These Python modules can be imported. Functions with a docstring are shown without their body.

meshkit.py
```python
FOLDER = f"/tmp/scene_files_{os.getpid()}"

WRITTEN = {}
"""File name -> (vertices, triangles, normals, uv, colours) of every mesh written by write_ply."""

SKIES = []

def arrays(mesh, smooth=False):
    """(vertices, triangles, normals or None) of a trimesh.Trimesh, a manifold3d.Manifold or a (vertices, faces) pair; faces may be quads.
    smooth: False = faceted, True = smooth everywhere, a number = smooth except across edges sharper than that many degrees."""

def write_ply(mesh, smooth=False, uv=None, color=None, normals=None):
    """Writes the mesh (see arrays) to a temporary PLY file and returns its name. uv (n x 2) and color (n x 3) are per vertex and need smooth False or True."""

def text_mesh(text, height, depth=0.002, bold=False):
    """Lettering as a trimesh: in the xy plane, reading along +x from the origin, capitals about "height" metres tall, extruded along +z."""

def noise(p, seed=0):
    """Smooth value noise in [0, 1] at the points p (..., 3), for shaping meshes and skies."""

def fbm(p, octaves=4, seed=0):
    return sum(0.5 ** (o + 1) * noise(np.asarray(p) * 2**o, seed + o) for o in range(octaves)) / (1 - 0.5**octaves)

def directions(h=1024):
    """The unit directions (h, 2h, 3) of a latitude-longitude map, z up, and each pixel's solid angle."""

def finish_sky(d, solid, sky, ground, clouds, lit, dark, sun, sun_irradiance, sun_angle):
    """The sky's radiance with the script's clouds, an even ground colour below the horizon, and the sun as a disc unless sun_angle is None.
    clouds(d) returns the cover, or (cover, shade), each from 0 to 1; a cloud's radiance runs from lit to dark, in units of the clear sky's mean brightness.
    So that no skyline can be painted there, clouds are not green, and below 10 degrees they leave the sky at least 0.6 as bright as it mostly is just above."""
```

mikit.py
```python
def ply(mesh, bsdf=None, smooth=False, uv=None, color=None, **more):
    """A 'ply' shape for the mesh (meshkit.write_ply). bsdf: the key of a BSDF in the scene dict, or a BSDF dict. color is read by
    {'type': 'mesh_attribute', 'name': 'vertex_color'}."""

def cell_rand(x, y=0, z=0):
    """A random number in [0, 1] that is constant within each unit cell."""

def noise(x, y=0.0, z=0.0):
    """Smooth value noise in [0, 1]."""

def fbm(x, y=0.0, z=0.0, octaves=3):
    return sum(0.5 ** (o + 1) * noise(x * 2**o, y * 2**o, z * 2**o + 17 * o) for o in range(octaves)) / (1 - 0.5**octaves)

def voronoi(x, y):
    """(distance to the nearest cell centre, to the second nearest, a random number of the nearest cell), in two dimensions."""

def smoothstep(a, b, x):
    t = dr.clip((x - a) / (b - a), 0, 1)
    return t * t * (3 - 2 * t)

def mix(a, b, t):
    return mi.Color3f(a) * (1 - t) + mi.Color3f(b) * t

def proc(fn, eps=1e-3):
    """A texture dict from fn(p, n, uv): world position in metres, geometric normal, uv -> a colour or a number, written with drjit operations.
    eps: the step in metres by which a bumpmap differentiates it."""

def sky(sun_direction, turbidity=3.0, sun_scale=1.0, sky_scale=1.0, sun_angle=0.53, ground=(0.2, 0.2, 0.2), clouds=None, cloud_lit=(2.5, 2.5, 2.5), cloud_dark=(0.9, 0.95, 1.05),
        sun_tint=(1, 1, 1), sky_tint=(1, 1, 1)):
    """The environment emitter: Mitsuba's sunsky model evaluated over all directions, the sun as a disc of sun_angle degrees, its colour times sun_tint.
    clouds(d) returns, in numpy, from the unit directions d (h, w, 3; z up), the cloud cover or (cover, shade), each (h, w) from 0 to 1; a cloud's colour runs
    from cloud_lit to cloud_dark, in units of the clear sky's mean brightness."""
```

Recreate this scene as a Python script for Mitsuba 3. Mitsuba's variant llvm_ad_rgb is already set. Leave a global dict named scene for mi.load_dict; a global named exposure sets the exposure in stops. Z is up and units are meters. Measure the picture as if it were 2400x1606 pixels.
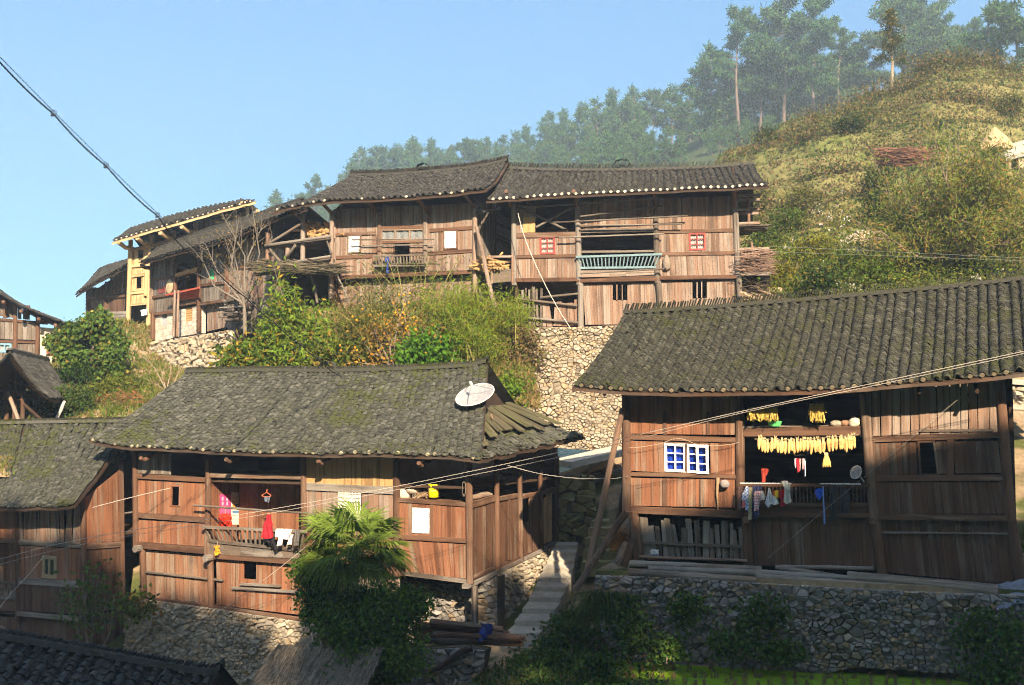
import math, numpy as np, drjit as dr, trimesh, mitsuba as mi, mikit, meshkit
from scipy.spatial import Voronoi
from scipy.interpolate import RBFInterpolator, PchipInterpolator
from shapely.geometry import Polygon, Point
from mikit import proc, noise, fbm, cell_rand, smoothstep, mix

T = mi.ScalarTransform4f
scene, labels, count = {}, {}, {}

# ---- camera, sky, exposure -------------------------------------------------------------
FOCAL, MIDX, MIDY = 2760.0, 1200.0, 803.0            # in pixels of the 2400 x 1606 photograph
PITCH = math.atan(180 / FOCAL)
CP, SP = math.cos(PITCH), math.sin(PITCH)
scene['camera'] = {'type': 'perspective', 'fov': math.degrees(2 * math.atan(1200 / FOCAL)), 'fov_axis': 'x', 'near_clip': 0.1, 'far_clip': 6000.0,
                   'to_world': T().look_at([0, 0, 0], [0, CP, SP], [0, 0, 1]), 'medium': {'type': 'ref', 'id': 'air'}}
SUN = np.array([0.2 * .87, -0.98 * .87, 0.50])
scene['sky'] = mikit.sky(SUN.tolist(), turbidity=2.5, sky_scale=1.5, sun_scale=2.4, sun_tint=(1.0, .965, .96), sky_tint=(.72, 1.03, 1.2), ground=(0.10, 0.10, 0.08))
exposure = 2.25
rng = np.random.default_rng(7)


def ray(px, py):
    dx, dy = (px - MIDX) / FOCAL, -(py - MIDY) / FOCAL
    return np.array([dx, CP - dy * SP, SP + dy * CP])


def at(px, py, y):
    r = ray(px, py)
    return r * (y / r[1])


# ---- scene bookkeeping -----------------------------------------------------------------
def new(name):
    n = count.get(name, 0)
    count[name] = n + 1
    return name if n == 0 else f'{name}_{n:03d}'


def thing(name, label, cat, group=None):
    key = new(name)
    labels[key] = {'label': label, 'category': cat}
    if group:
        labels[key]['group'] = group
    return key


def structure(name, mb, bsdf, label, smooth=False):
    key = new(name)
    scene[key] = mb.shape(bsdf, smooth)
    labels[key] = {'label': label, 'kind': 'structure'}
    return key


def part(parent, name, mb, bsdf, smooth=False, kind=None, label=None):
    key = new(parent + '__' + name)
    scene[key] = mb.shape(bsdf, smooth)
    if kind or label:
        labels[key] = {k: v for k, v in (('kind', kind), ('label', label)) if v}
    return key


def whole(name, label, cat, mb, bsdf, group=None, smooth=False, kind=None):
    key = thing(name, label, cat, group)
    scene[key] = mb.shape(bsdf, smooth)
    if kind:
        labels[key]['kind'] = kind
    return key


def unit(v):
    v = np.asarray(v, float)
    return v / np.linalg.norm(v)


_piece = [0]


def piece():
    """The u offset of a new piece: materials read floor(u / 8) as the piece's own random number, the rest as metres across."""
    _piece[0] += 1
    return (_piece[0] * 37 % 997) * 8 + 4.0


def paint(c):
    """uv of a plain colour for the materials that unpack it (linear rgb, square roots in 8 bits)."""
    r, g, b = np.round(np.sqrt(np.clip(c, 0, 1)) * 255)
    return r * 256 + g, b


class MB:
    """Collects pieces of one mesh: vertices, triangles, uv."""

    def __init__(self):
        self.v, self.f, self.t, self.n = [], [], [], 0

    def add(self, v, f, uv=None):
        v, f = np.asarray(v, float), np.asarray(f, int)
        if f.shape[1] == 4:
            f = np.vstack([f[:, [0, 1, 2]], f[:, [0, 2, 3]]])
        if uv is None:
            uv = np.zeros((len(v), 2)) + [piece(), 0]
        else:
            uv = np.asarray(uv, float)
            if uv.ndim == 1:
                uv = np.tile(uv, (len(v), 1))
        self.v.append(v); self.f.append(f + self.n); self.t.append(uv)
        self.n += len(v)
        return self

    def hexa(self, front, back, uv=None):
        """front and back: four corners each (TL, TR, BR, BL)."""
        v = np.vstack([front, back])
        f = [[0, 3, 2, 1], [4, 5, 6, 7], [0, 1, 5, 4], [1, 2, 6, 5], [2, 3, 7, 6], [3, 0, 4, 7]]
        if uv is None:
            p, w, h = piece(), np.linalg.norm(v[1] - v[0]), np.linalg.norm(v[3] - v[0])
            o = rng.uniform(0, 50)
            if h >= w:
                q = [[p, o + h], [p + w, o + h], [p + w, o], [p, o]]
            else:
                q = [[p + h, o], [p + h, o + w], [p, o + w], [p, o]]
            uv = np.array(q + q)
            uv[4:, 0] += .08
        return self.add(v, f, uv)

    def box(self, c, size, x=(1, 0, 0), y=(0, 1, 0), uv=None):
        x, y = unit(x), unit(y)
        z = np.cross(x, y)
        hx, hy, hz = np.asarray(size) / 2
        c = np.asarray(c, float)
        fr = [c - y * hy + x * a * hx + z * b * hz for a, b in ((-1, 1), (1, 1), (1, -1), (-1, -1))]
        return self.hexa(fr, [p + 2 * hy * y for p in fr], uv)

    def tube(self, pts, r, n=8, uv=None, caps=True):
        """A tube through pts; r is one radius or one per point. uv: a constant colour or None for wood-like uv."""
        pts = np.asarray(pts, float)
        r = np.broadcast_to(r, len(pts))
        d = np.gradient(pts, axis=0)
        d /= np.linalg.norm(d, axis=1, keepdims=True) + 1e-12
        up = np.array([0, 0, 1.0]) if abs(d[:, 2]).mean() < .9 else np.array([1.0, 0, 0])
        a = np.cross(d, up); a /= np.linalg.norm(a, axis=1, keepdims=True) + 1e-12
        b = np.cross(d, a)
        th = np.arange(n) * 2 * np.pi / n
        ring = pts[:, None] + r[:, None, None] * (np.cos(th)[None, :, None] * a[:, None] + np.sin(th)[None, :, None] * b[:, None])
        m = len(pts)
        i, j = np.meshgrid(np.arange(m - 1), np.arange(n), indexing='ij')
        k = (j + 1) % n
        f = np.stack([i * n + j, i * n + k, (i + 1) * n + k, (i + 1) * n + j], -1).reshape(-1, 4)
        v = ring.reshape(-1, 3)
        f = np.vstack([f[:, [0, 1, 2]], f[:, [0, 2, 3]]])
        if caps:
            v = np.vstack([v, pts[:1], pts[-1:]])
            e = np.arange(n)
            f = np.vstack([f, np.stack([(e + 1) % n, e, e * 0 + m * n], 1), np.stack([(m - 1) * n + e, (m - 1) * n + (e + 1) % n, e * 0 + m * n + 1], 1)])
        if uv is None:
            L = np.r_[0, np.cumsum(np.linalg.norm(np.diff(pts, axis=0), axis=1))]
            p = piece()
            uv = np.stack([np.tile(p + np.abs(th - np.pi) * float(r.mean()), m), np.repeat(L, n)], 1)
            if caps:
                uv = np.vstack([uv, [[p, 0], [p, 0]]])
        return self.add(v, f, uv)

    def grid(self, P, uv=None, flip=False):
        """P (m, n, 3) a sheet."""
        m, n = P.shape[:2]
        i, j = np.meshgrid(np.arange(m - 1), np.arange(n - 1), indexing='ij')
        f = np.stack([i * n + j, (i + 1) * n + j, (i + 1) * n + j + 1, i * n + j + 1], -1).reshape(-1, 4)
        if flip:
            f = f[:, ::-1]
        return self.add(P.reshape(-1, 3), f, uv)

    def many(self, v, f, uv):
        """v (k, n, 3): k copies of a piece with the triangles f; uv (k, 2) or (k, n, 2)."""
        k, n = v.shape[:2]
        uv = np.asarray(uv, float)
        if uv.ndim == 2:
            uv = np.repeat(uv[:, None], n, 1)
        f = (np.asarray(f)[None] + (np.arange(k) * n)[:, None, None]).reshape(-1, np.asarray(f).shape[1])
        return self.add(v.reshape(-1, 3), f, uv.reshape(-1, 2))

    def lathe(self, prof, c, axis=(0, 0, 1), n=20, uv=None):
        """prof: (radius, height) pairs about the axis through c."""
        z = unit(axis)
        x = unit(np.cross(z, [0, 1, 0.01])); y = np.cross(z, x)
        th = np.arange(n + 1) * 2 * np.pi / n
        P = np.array([[np.asarray(c) + z * h + r * (math.cos(t) * x + math.sin(t) * y) for t in th] for r, h in prof])
        return self.grid(P, uv)

    def shape(self, bsdf, smooth=False):
        v, f, t = np.vstack(self.v), np.vstack(self.f), np.vstack(self.t)
        return mikit.ply((v, f), bsdf, smooth=smooth, uv=t)


# ---- materials -------------------------------------------------------------------------
def wood_fn(light, dark, grey, grey_amount, tone=.45):
    def fn(p, n, uv):
        i = dr.floor(uv.x / 8)
        a, v = uv.x - 8 * i, uv.y
        r1, r2 = cell_rand(i, 3), cell_rand(i, 11)
        grain = .6 * noise(a * 90 + i * 13, v * 1.3, r1 * 40) + .4 * noise(a * 260, v * 4, r2 * 40)
        broad = fbm(a * 9 + i * 7, v * .8, r1 * 9, 2)
        c = mix(dark, light, dr.clip(.15 + .55 * grain + .5 * (broad - .4) + tone * (r1 - .5), 0, 1))
        worn = smoothstep(.75 - grey_amount, 1.15 - grey_amount, r2 * .35 + .65 * fbm(p.x * .9 + a * 6, p.z * .8 + p.y * .9, v * .35 + r1 * 5, 3) + .25 * (grain - .5))
        c = mix(c, mi.Color3f(grey) * (.7 + .5 * grain), worn)
        stain = smoothstep(.48, .74, .55 * noise(a * 13 + i * 3, v * .3, r2 * 20) + .45 * fbm(p.x * 2.3, p.z * 1.5, p.y * 2.3, 3))
        c = c * (1 - .45 * stain)
        knot = smoothstep(.10, .02, dr.sqrt(dr.square((a - .06 - .08 * r1) / .9) + dr.square(v / 4 - dr.floor(v / 4) - r2) * 3.0))
        return c * (1 - .45 * knot)
    return fn


def wood(name, *a, rough=.8):
    scene[name] = {'type': 'twosided', 'bsdf': {'type': 'principled', 'base_color': proc(wood_fn(*a)), 'roughness': rough, 'specular': .25}}


wood('wood_brown', (.31, .142, .078), (.122, .052, .031), (.25, .185, .14), .30, .40)
wood('wood_red_shade', (.135, .072, .045), (.06, .033, .022), (.145, .12, .10), .28, .36)  # dark weathered wood, lowered further to deepen the boards standing in shade
wood('wood_pale', (.29, .188, .138), (.135, .085, .062), (.285, .24, .21), .42, .44)
wood('wood_beam', (.17, .095, .062), (.075, .042, .029), (.22, .175, .14), .25)
wood('wood_grey', (.17, .14, .115), (.07, .054, .044), (.24, .225, .21), .42, .55)
wood('wood_new', (.50, .34, .17), (.36, .22, .10), (.50, .38, .24), .15, .3)
wood('wood_roof', (.105, .092, .060), (.05, .046, .032), (.075, .08, .035), .45, .6)
wood('white_wood', (.62, .60, .56), (.40, .37, .33), (.5, .48, .45), .3)
wood('wood_log', (.26, .205, .16), (.12, .09, .07), (.27, .26, .25), .50)
wood('wood_tan', (.29, .155, .094), (.135, .07, .044), (.25, .20, .16), .34, .4)
wood('wood_fresh', (.60, .45, .26), (.44, .31, .165), (.52, .42, .28), .15, .3)
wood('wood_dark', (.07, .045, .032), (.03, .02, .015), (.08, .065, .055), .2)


def tile_fn(base, pale, moss, moss_amount):
    def fn(p, n, uv):
        i = dr.floor(uv.x / 8)
        r1, r2 = cell_rand(i, 3), cell_rand(i, 17)
        c = mi.Color3f(base) * (.66 + .62 * r1 + .35 * (noise(p.x * 23, p.y * 23, p.z * 23) - .5))
        c = mix(c, pale, smoothstep(.72, 1., r2 + .25 * (noise(p.x * 31, p.y * 31, p.z * 31) - .5)) * .6)
        m = fbm(p.x * .55, p.y * .55, p.z * 1.1, 3) * .75 + .35 * noise(p.x * 8, p.y * 8, p.z * 8) + .18 * r1
        return mix(c, mi.Color3f(moss) * (.6 + .8 * noise(p.x * 40, p.y * 40, p.z * 40)), smoothstep(1.05 - moss_amount, 1.3 - moss_amount, m))
    return fn


def rough(name, fn, roughness=.85, spec=.2):
    scene[name] = {'type': 'twosided', 'bsdf': {'type': 'principled', 'base_color': proc(fn), 'roughness': roughness, 'specular': spec}}


rough('tile_mossy', tile_fn((.038, .040, .033), (.095, .098, .082), (.040, .046, .019), .42), .75)
rough('tile_slate', tile_fn((.058, .062, .053), (.14, .146, .132), (.054, .063, .024), .41), .7)
rough('tile_black', tile_fn((.042, .043, .041), (.095, .098, .092), (.05, .048, .03), .30), .7)


def stone_fn(a, b, c):
    def fn(p, n, uv):
        i = dr.floor(uv.x / 8)
        r1, r2 = cell_rand(i, 3), cell_rand(i, 17)
        g = fbm(p.x * 7, p.y * 7, p.z * 7, 3)
        col = mix(mix(a, b, r1), c, smoothstep(.62, .95, r2))
        col = col * (.62 + .75 * g)
        lich = smoothstep(.60, .75, fbm(p.x * 3 + r1 * 9, p.y * 3, p.z * 3, 3))
        return mix(col, mi.Color3f(.11, .105, .06), lich * .55)
    return fn


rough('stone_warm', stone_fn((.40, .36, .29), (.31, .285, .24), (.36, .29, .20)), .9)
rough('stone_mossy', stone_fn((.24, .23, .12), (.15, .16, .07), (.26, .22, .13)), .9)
rough('stone_grey_shade', stone_fn((.26, .255, .25), (.16, .16, .16), (.29, .23, .16)), .9)  # grey stone, its colour lowered to darken walls standing in shade


def unpack(uv):
    r = dr.floor(uv.x / 256 + .001)
    g = dr.round(uv.x - r * 256)
    return mi.Color3f(dr.square(r / 255), dr.square(g / 255), dr.square(uv.y / 255))


rough('painted', lambda p, n, uv: unpack(uv) * (.8 + .4 * noise(p.x * 19, p.y * 19, p.z * 19)), .75, .25)
scene['leaf'] = {'type': 'principledthin', 'base_color': proc(lambda p, n, uv: unpack(uv)), 'roughness': .5, 'spec_trans': 0.0, 'diff_trans': .7}
scene['shiny'] = {'type': 'twosided', 'bsdf': {'type': 'principled', 'base_color': proc(lambda p, n, uv: unpack(uv) * 1.0), 'roughness': .35, 'specular': .5}}
scene['glass'] = {'type': 'thindielectric'}


def earth_fn(p, n, uv):
    g = fbm(p.x * 1.7, p.y * 1.7, p.z * 1.7, 4)
    h = fbm(p.x * 9, p.y * 9, p.z * 9, 3)
    c = mix((.17, .13, .085), (.34, .27, .185), g)
    return mix(c, (.07, .085, .03), smoothstep(.45, .62, fbm(p.x * .8 + 5, p.y * .8, p.z * .8, 3))) * (.6 + .8 * h)


def turf_fn(p, n, uv):
    g = fbm(p.x * .16, p.y * .16, p.z * .3, 4)
    h = fbm(p.x * 3.1, p.y * 3.1, p.z * 3.1, 4)
    c = mix((.115, .145, .045), (.185, .172, .075), smoothstep(.34, .66, g * .6 + h * .4))
    return c * (.6 + .75 * h)


def paddy_fn(p, n, uv):
    g = fbm(p.x * .9, p.y * .9, 0, 4)
    h = fbm(p.x * 8, p.y * 8, 0, 3)
    return mix((.13, .24, .008), (.045, .075, .02), smoothstep(.5, .72, g * .7 + h * .3)) * (.7 + .6 * h)


def concrete_fn(p, n, uv):
    return mix((.40, .385, .345), (.27, .26, .225), fbm(p.x * 3, p.y * 3, p.z * 3, 4)) * (.75 + .5 * fbm(p.x * 15, p.y * 15, p.z * 15, 3))


rough('earth', earth_fn, .95, .1)
rough('mud', lambda p, n, uv: mix((.055, .046, .036), (.11, .09, .068), fbm(p.x * 5, p.y * 5, p.z * 5, 3)), .95, .1)
rough('turf', turf_fn, .95, .1)
rough('algae', paddy_fn, .6, .3)
rough('concrete', concrete_fn, .9, .2)
rough('forest_floor', lambda p, n, uv: mix((.022, .045, .018), (.05, .065, .028), fbm(p.x * .3, p.y * .3, p.z * .3, 4)), .95, .1)


# ---- buildings: an upright plane with its own coordinates u (along), z (up), w (out of the wall) ------------------
class Wall:
    def __init__(s, p0, d):
        s.p0 = np.array([p0[0], p0[1], 0.0])
        s.d = unit([d[0], d[1], 0]); s.n = np.array([s.d[1], -s.d[0], 0])

    def uz(s, px, py, w=0.0):
        r = ray(px, py)
        q = s.p0 + s.n * w
        p = r * (q @ s.n) / (r @ s.n)
        return np.array([(p - s.p0) @ s.d, p[2]])

    def P(s, u, z, w=0.0):
        return s.p0 + s.d * u + s.n * w + np.array([0, 0, z])

    def side(s, u, w=0.0):
        """The wall that goes back from here, at a right angle, facing the end of larger u."""
        return Wall(s.P(u, 0, w), -s.n)


def quad(wall, pts, w=0.0):
    return [wall.uz(x, y, w) for x, y in pts]


def slab(mb, wall, q, w0, w1, uv=None):
    """q: TL, TR, BR, BL in (u, z); w0 the back, w1 the front."""
    mb.hexa([wall.P(*p, w1) for p in q], [wall.P(*p, w0) for p in q], uv)


def lerp(a, b, t):
    return np.asarray(a) * (1 - t) + np.asarray(b) * t


def planks(parent, wall, pts, width, mat, w=0.0, thick=.03, gap=.006, ragged=(0, 0), lean=0.0, miss=0.0, name='plank', depth_jitter=.006, group_all=False, proj=0.0):
    """Fills the quad (TL, TR, BR, BL in photograph pixels, read in the plane w = proj) with upright boards, each an entry of its own."""
    tl, tr, br, bl = quad(wall, pts, proj)
    n = max(1, round((np.linalg.norm(tr - tl) + np.linalg.norm(br - bl)) / 2 / width))
    c = np.linspace(0, 1, n + 1)
    c[1:-1] += rng.uniform(-.22, .22, n - 1) / n
    one = MB()
    for i in range(n):
        if rng.random() < miss:
            continue
        g = gap / max(np.linalg.norm(tr - tl), .1) * (.5 + rng.random())
        a, b = c[i] + g / 2, c[i + 1] - g / 2
        s = rng.normal(0, lean) / n
        q = [lerp(tl, tr, a + s), lerp(tl, tr, b + s), lerp(bl, br, b), lerp(bl, br, a)]
        dz = rng.uniform(0, 1, 2) * ragged
        q[0] = q[0] - [0, dz[0]]; q[1] = q[1] - [0, dz[0] + rng.normal(0, .02) * (ragged[0] > 0)]
        q[2] = q[2] + [0, dz[1]]; q[3] = q[3] + [0, dz[1]]
        m = one if group_all else MB()
        o = w + rng.uniform(-1, 1) * depth_jitter
        slab(m, wall, q, o - thick, o)
        if not group_all:
            part(parent, name, m, mat)
    if group_all and one.n:
        part(parent, name, one, mat, kind='stuff')


def beam(parent, wall, p1, p2, h, mat, w0=-.05, w1=.05, name='beam', proj=None):
    """A board or beam along the top-edge pixels p1 to p2, h pixels high."""
    proj = w1 if proj is None else proj
    q = quad(wall, [p1, p2, (p2[0], p2[1] + h), (p1[0], p1[1] + h)], proj)
    m = MB(); slab(m, wall, q, w0, w1)
    return part(parent, name, m, mat)


def post(parent, wall, p1, p2, r, mat, w=0.0, name='post'):
    a, b = wall.uz(*p1, w), wall.uz(*p2, w)
    m = MB(); m.tube([wall.P(*a, w), wall.P(*lerp(a, b, .5), w), wall.P(*b, w)], [r * .95, r, r * 1.05], 8)
    return part(parent, name, m, mat, smooth=True)


def stick(parent, name, mat, a, b, r, r2=None, n=7, bend=0.0):
    a, b = np.asarray(a), np.asarray(b)
    k = 6
    pts = [lerp(a, b, t) + np.array([0, 0, 1]) * bend * math.sin(math.pi * t) for t in np.linspace(0, 1, k)]
    m = MB(); m.tube(pts, np.linspace(r, r2 or r, k), n)
    return part(parent, name, m, mat, smooth=True)


def panelled(parent, wall, tl, tr, br, bl, mat, frame_mat, width=.17, rails=True, panels=1, **kw):
    """A board wall between posts, framed by a rail above and below and stiles between its panels."""
    for k in range(panels):
        a, b = k / panels, (k + 1) / panels
        t0, t1, b0, b1 = lerp(tl, tr, a), lerp(tl, tr, b), lerp(bl, br, a), lerp(bl, br, b)
        planks(parent, wall, [t0, t1, b1, b0], width, mat, **kw)
        if k:
            st = lerp(tl, tr, a), lerp(bl, br, a)
            q = quad(wall, [(st[0][0] - 5, st[0][1]), (st[0][0] + 5, st[0][1]), (st[1][0] + 5, st[1][1]), (st[1][0] - 5, st[1][1])])
            m = MB(); slab(m, wall, q, -.02, .035); part(parent, 'stile', m, frame_mat)


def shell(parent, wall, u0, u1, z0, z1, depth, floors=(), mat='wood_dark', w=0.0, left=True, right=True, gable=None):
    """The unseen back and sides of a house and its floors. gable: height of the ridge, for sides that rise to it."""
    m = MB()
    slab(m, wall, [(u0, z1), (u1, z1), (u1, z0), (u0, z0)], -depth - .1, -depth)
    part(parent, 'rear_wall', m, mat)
    for on, u in ((left, u0), (right, u1)):
        if on:
            m = MB(); slab(m, wall, [(u - .05, z1), (u + .05, z1), (u + .05, z0), (u - .05, z0)], -depth, -.07 + w)
            if gable:
                tri = lambda du: [wall.P(u + du, z1 + .02, -.1 + w), wall.P(u + du, z1 + .02, -depth), wall.P(u + du, gable, -depth / 2)]
                v = np.array(tri(-.05) + tri(.05))
                m.add(v, [[0, 1, 2], [3, 5, 4], [0, 3, 4], [0, 4, 1], [1, 4, 5], [1, 5, 2], [2, 5, 3], [2, 3, 0]])
            part(parent, 'side_wall', m, mat)
    for z in floors:
        m = MB(); slab(m, wall, [(u0 + .06, z), (u1 - .06, z), (u1 - .06, z - .08), (u0 + .06, z - .08)], -depth + .02, -.06 + w)
        part(parent, 'floor', m, mat)


# ---- tiled roofs -----------------------------------------------------------------------
def poly3(wall, pts, w):
    """Pixels on the plane w -> 3-D points; pts may give (px, py) or (px, py, w)."""
    return np.array([wall.P(*wall.uz(p[0], p[1], p[2] if len(p) > 2 else w), p[2] if len(p) > 2 else w) for p in pts])


def along(P):
    L = np.r_[0, np.cumsum(np.linalg.norm(np.diff(P, axis=0), axis=1))]
    L /= L[-1]
    c = [PchipInterpolator(L, P[:, k]) for k in range(3)]
    return lambda s: np.stack([f(s) for f in c], -1)


def tiled_roof(parent, ridge, eave, mat, pitch=.26, expose=.12, sag=.18, shown=300, lime=None, lime_size=1.0, wobble=1.0, deck_mat='wood_dark', fascia='wood_dark',
               rear=None, ridge_cap=True, flat=False, fascia_h=.10, name='roof', lime_share=1.0, cap_h=.16, gap_fill=True):
    """Curved clay tiles in columns from the ridge line to the eave line (3-D polylines)."""
    R, E = along(np.asarray(ridge)), along(np.asarray(eave))
    key = parent + '__' + name

    def S(s, t):
        s, t = np.broadcast_arrays(np.asarray(s, float), np.asarray(t, float))
        p = R(s) * (1 - t[..., None]) + E(s) * t[..., None]
        p[..., 2] -= sag * np.sin(np.pi * t) ** 1.0
        k = np.stack([s * 61, t * 17, s * 0], -1) + key.__len__() * 3.7
        p[..., 2] += wobble * .05 * (meshkit.fbm(k * .35, 3, 4) - .5) * 2
        return p

    def frame(s, t):
        e = 1e-3
        p = S(s, t)
        x = S(s + e, t) - S(s - e, t)
        y = S(s, t + e) - S(s, t - e)
        y /= np.linalg.norm(y, axis=-1, keepdims=True)
        x -= (x * y).sum(-1, keepdims=True) * y
        x /= np.linalg.norm(x, axis=-1, keepdims=True)
        z = np.cross(x, y)
        sg = np.sign(z[..., 2:])
        return p, x, y, z * sg

    wid = np.linalg.norm(np.diff(E(np.linspace(0, 1, 60)), axis=0), axis=1).sum()
    length = np.linalg.norm(np.diff(S(np.full(30, .5), np.linspace(0, 1, 30)), axis=0), axis=1).sum()
    nc, nr = max(3, round(wid / pitch)), max(3, round(length / expose))
    real_pitch, real_exp = wid / nc, length / nr
    # two kinds of tile: covers (crown up) over the joints of troughs (hollow up)
    out = []
    for kind in (1, 0):
        cols = (np.arange(nc) + .5) / nc if kind == 0 else (np.arange(nc - 1) + 1) / nc
        s, t = np.meshgrid(cols, (np.arange(nr) + 1) / nr, indexing='ij')
        colj = rng.normal(0, .06, (len(cols), 1)) / nc * wobble
        s = np.clip(s + colj + rng.normal(0, .045, s.shape) / nc * wobble, .002, .998)
        t = t + rng.normal(0, .10, t.shape) / nr * wobble
        t[:, -1] = 1 + rng.normal(0, .15, len(cols)) / nr * wobble
        s, t = s.ravel(), np.clip(t.ravel(), 0, 1.01)
        p, x, y, z = frame(s, t)
        # arc across, from the lower edge back up the slope
        na = 5
        th = np.linspace(-1, 1, na + 1)
        rad = real_pitch * (.335 if kind else .40)
        if flat:
            rad = real_pitch * (.36 if kind else .42)
        ax = rad * np.sin(th * 1.25)
        hh = rad * ((1.5 if kind else .95) if not flat else .62)
        az = hh * np.cos(th * 1.25) * (1 if kind else -1)
        az = az - az.min() + (.012 if kind else 0.0)
        if kind:
            az = az + .01
        tl = real_exp * 1.5
        thick = .026 if kind else .018
        n = len(s)
        jt = rng.normal(0, .018, n) * wobble
        yaw = rng.normal(0, .05, n) * wobble
        lift = np.abs(rng.normal(0, .006, n)) * wobble
        tx = x + yaw[:, None] * y; ty = y - yaw[:, None] * x
        low = p[:, None] + ax[None, :, None] * tx[:, None] + (az[None, :] + thick + lift[:, None] + jt[:, None] * th[None] * .3)[..., None] * z[:, None]
        high = low - ty[:, None] * tl - (thick * 1.3) * z[:, None]
        und = low - thick * z[:, None] * 1.0 + ty[:, None] * 0.0
        v = np.concatenate([high, low, und], 1)             # n, 3*(na+1), 3
        m = na + 1
        f = []
        for i in range(na):
            f += [[i, m + i, m + i + 1], [i, m + i + 1, i + 1], [m + i, 2 * m + i, 2 * m + i + 1], [m + i, 2 * m + i + 1, m + i + 1]]
        out.append((v, np.array(f)))
    # the nearest covers are parts of their own, all other tiles one part
    v, f = out[0]
    near = np.argsort(np.linalg.norm(v.mean(1), axis=1))[:shown]
    rest = np.setdiff1d(np.arange(len(v)), near)
    for k in near:
        m = MB(); m.add(v[k], f); part(key, 'tile', m, mat)
    m = MB()
    for vv, ff in ((v[rest], f), out[1]):
        ids = np.array([piece() for _ in range(len(vv))])
        m.many(vv, ff, np.stack([ids, ids * 0], 1))
    part(key, 'tile_courses', m, mat, kind='stuff')
    # boards under the tiles
    ss, tt = np.linspace(0, 1, 25), np.linspace(0, 1, 13)
    _, _, _, zz = frame(np.full(1, .5), np.full(1, .5))
    P = S(ss[:, None] + 0 * tt, tt[None] + 0 * ss[:, None])
    m = MB(); m.grid(P - zz[0] * .03); m.grid(P - zz[0] * .09)
    part(key, 'deck', m, deck_mat)
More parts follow.
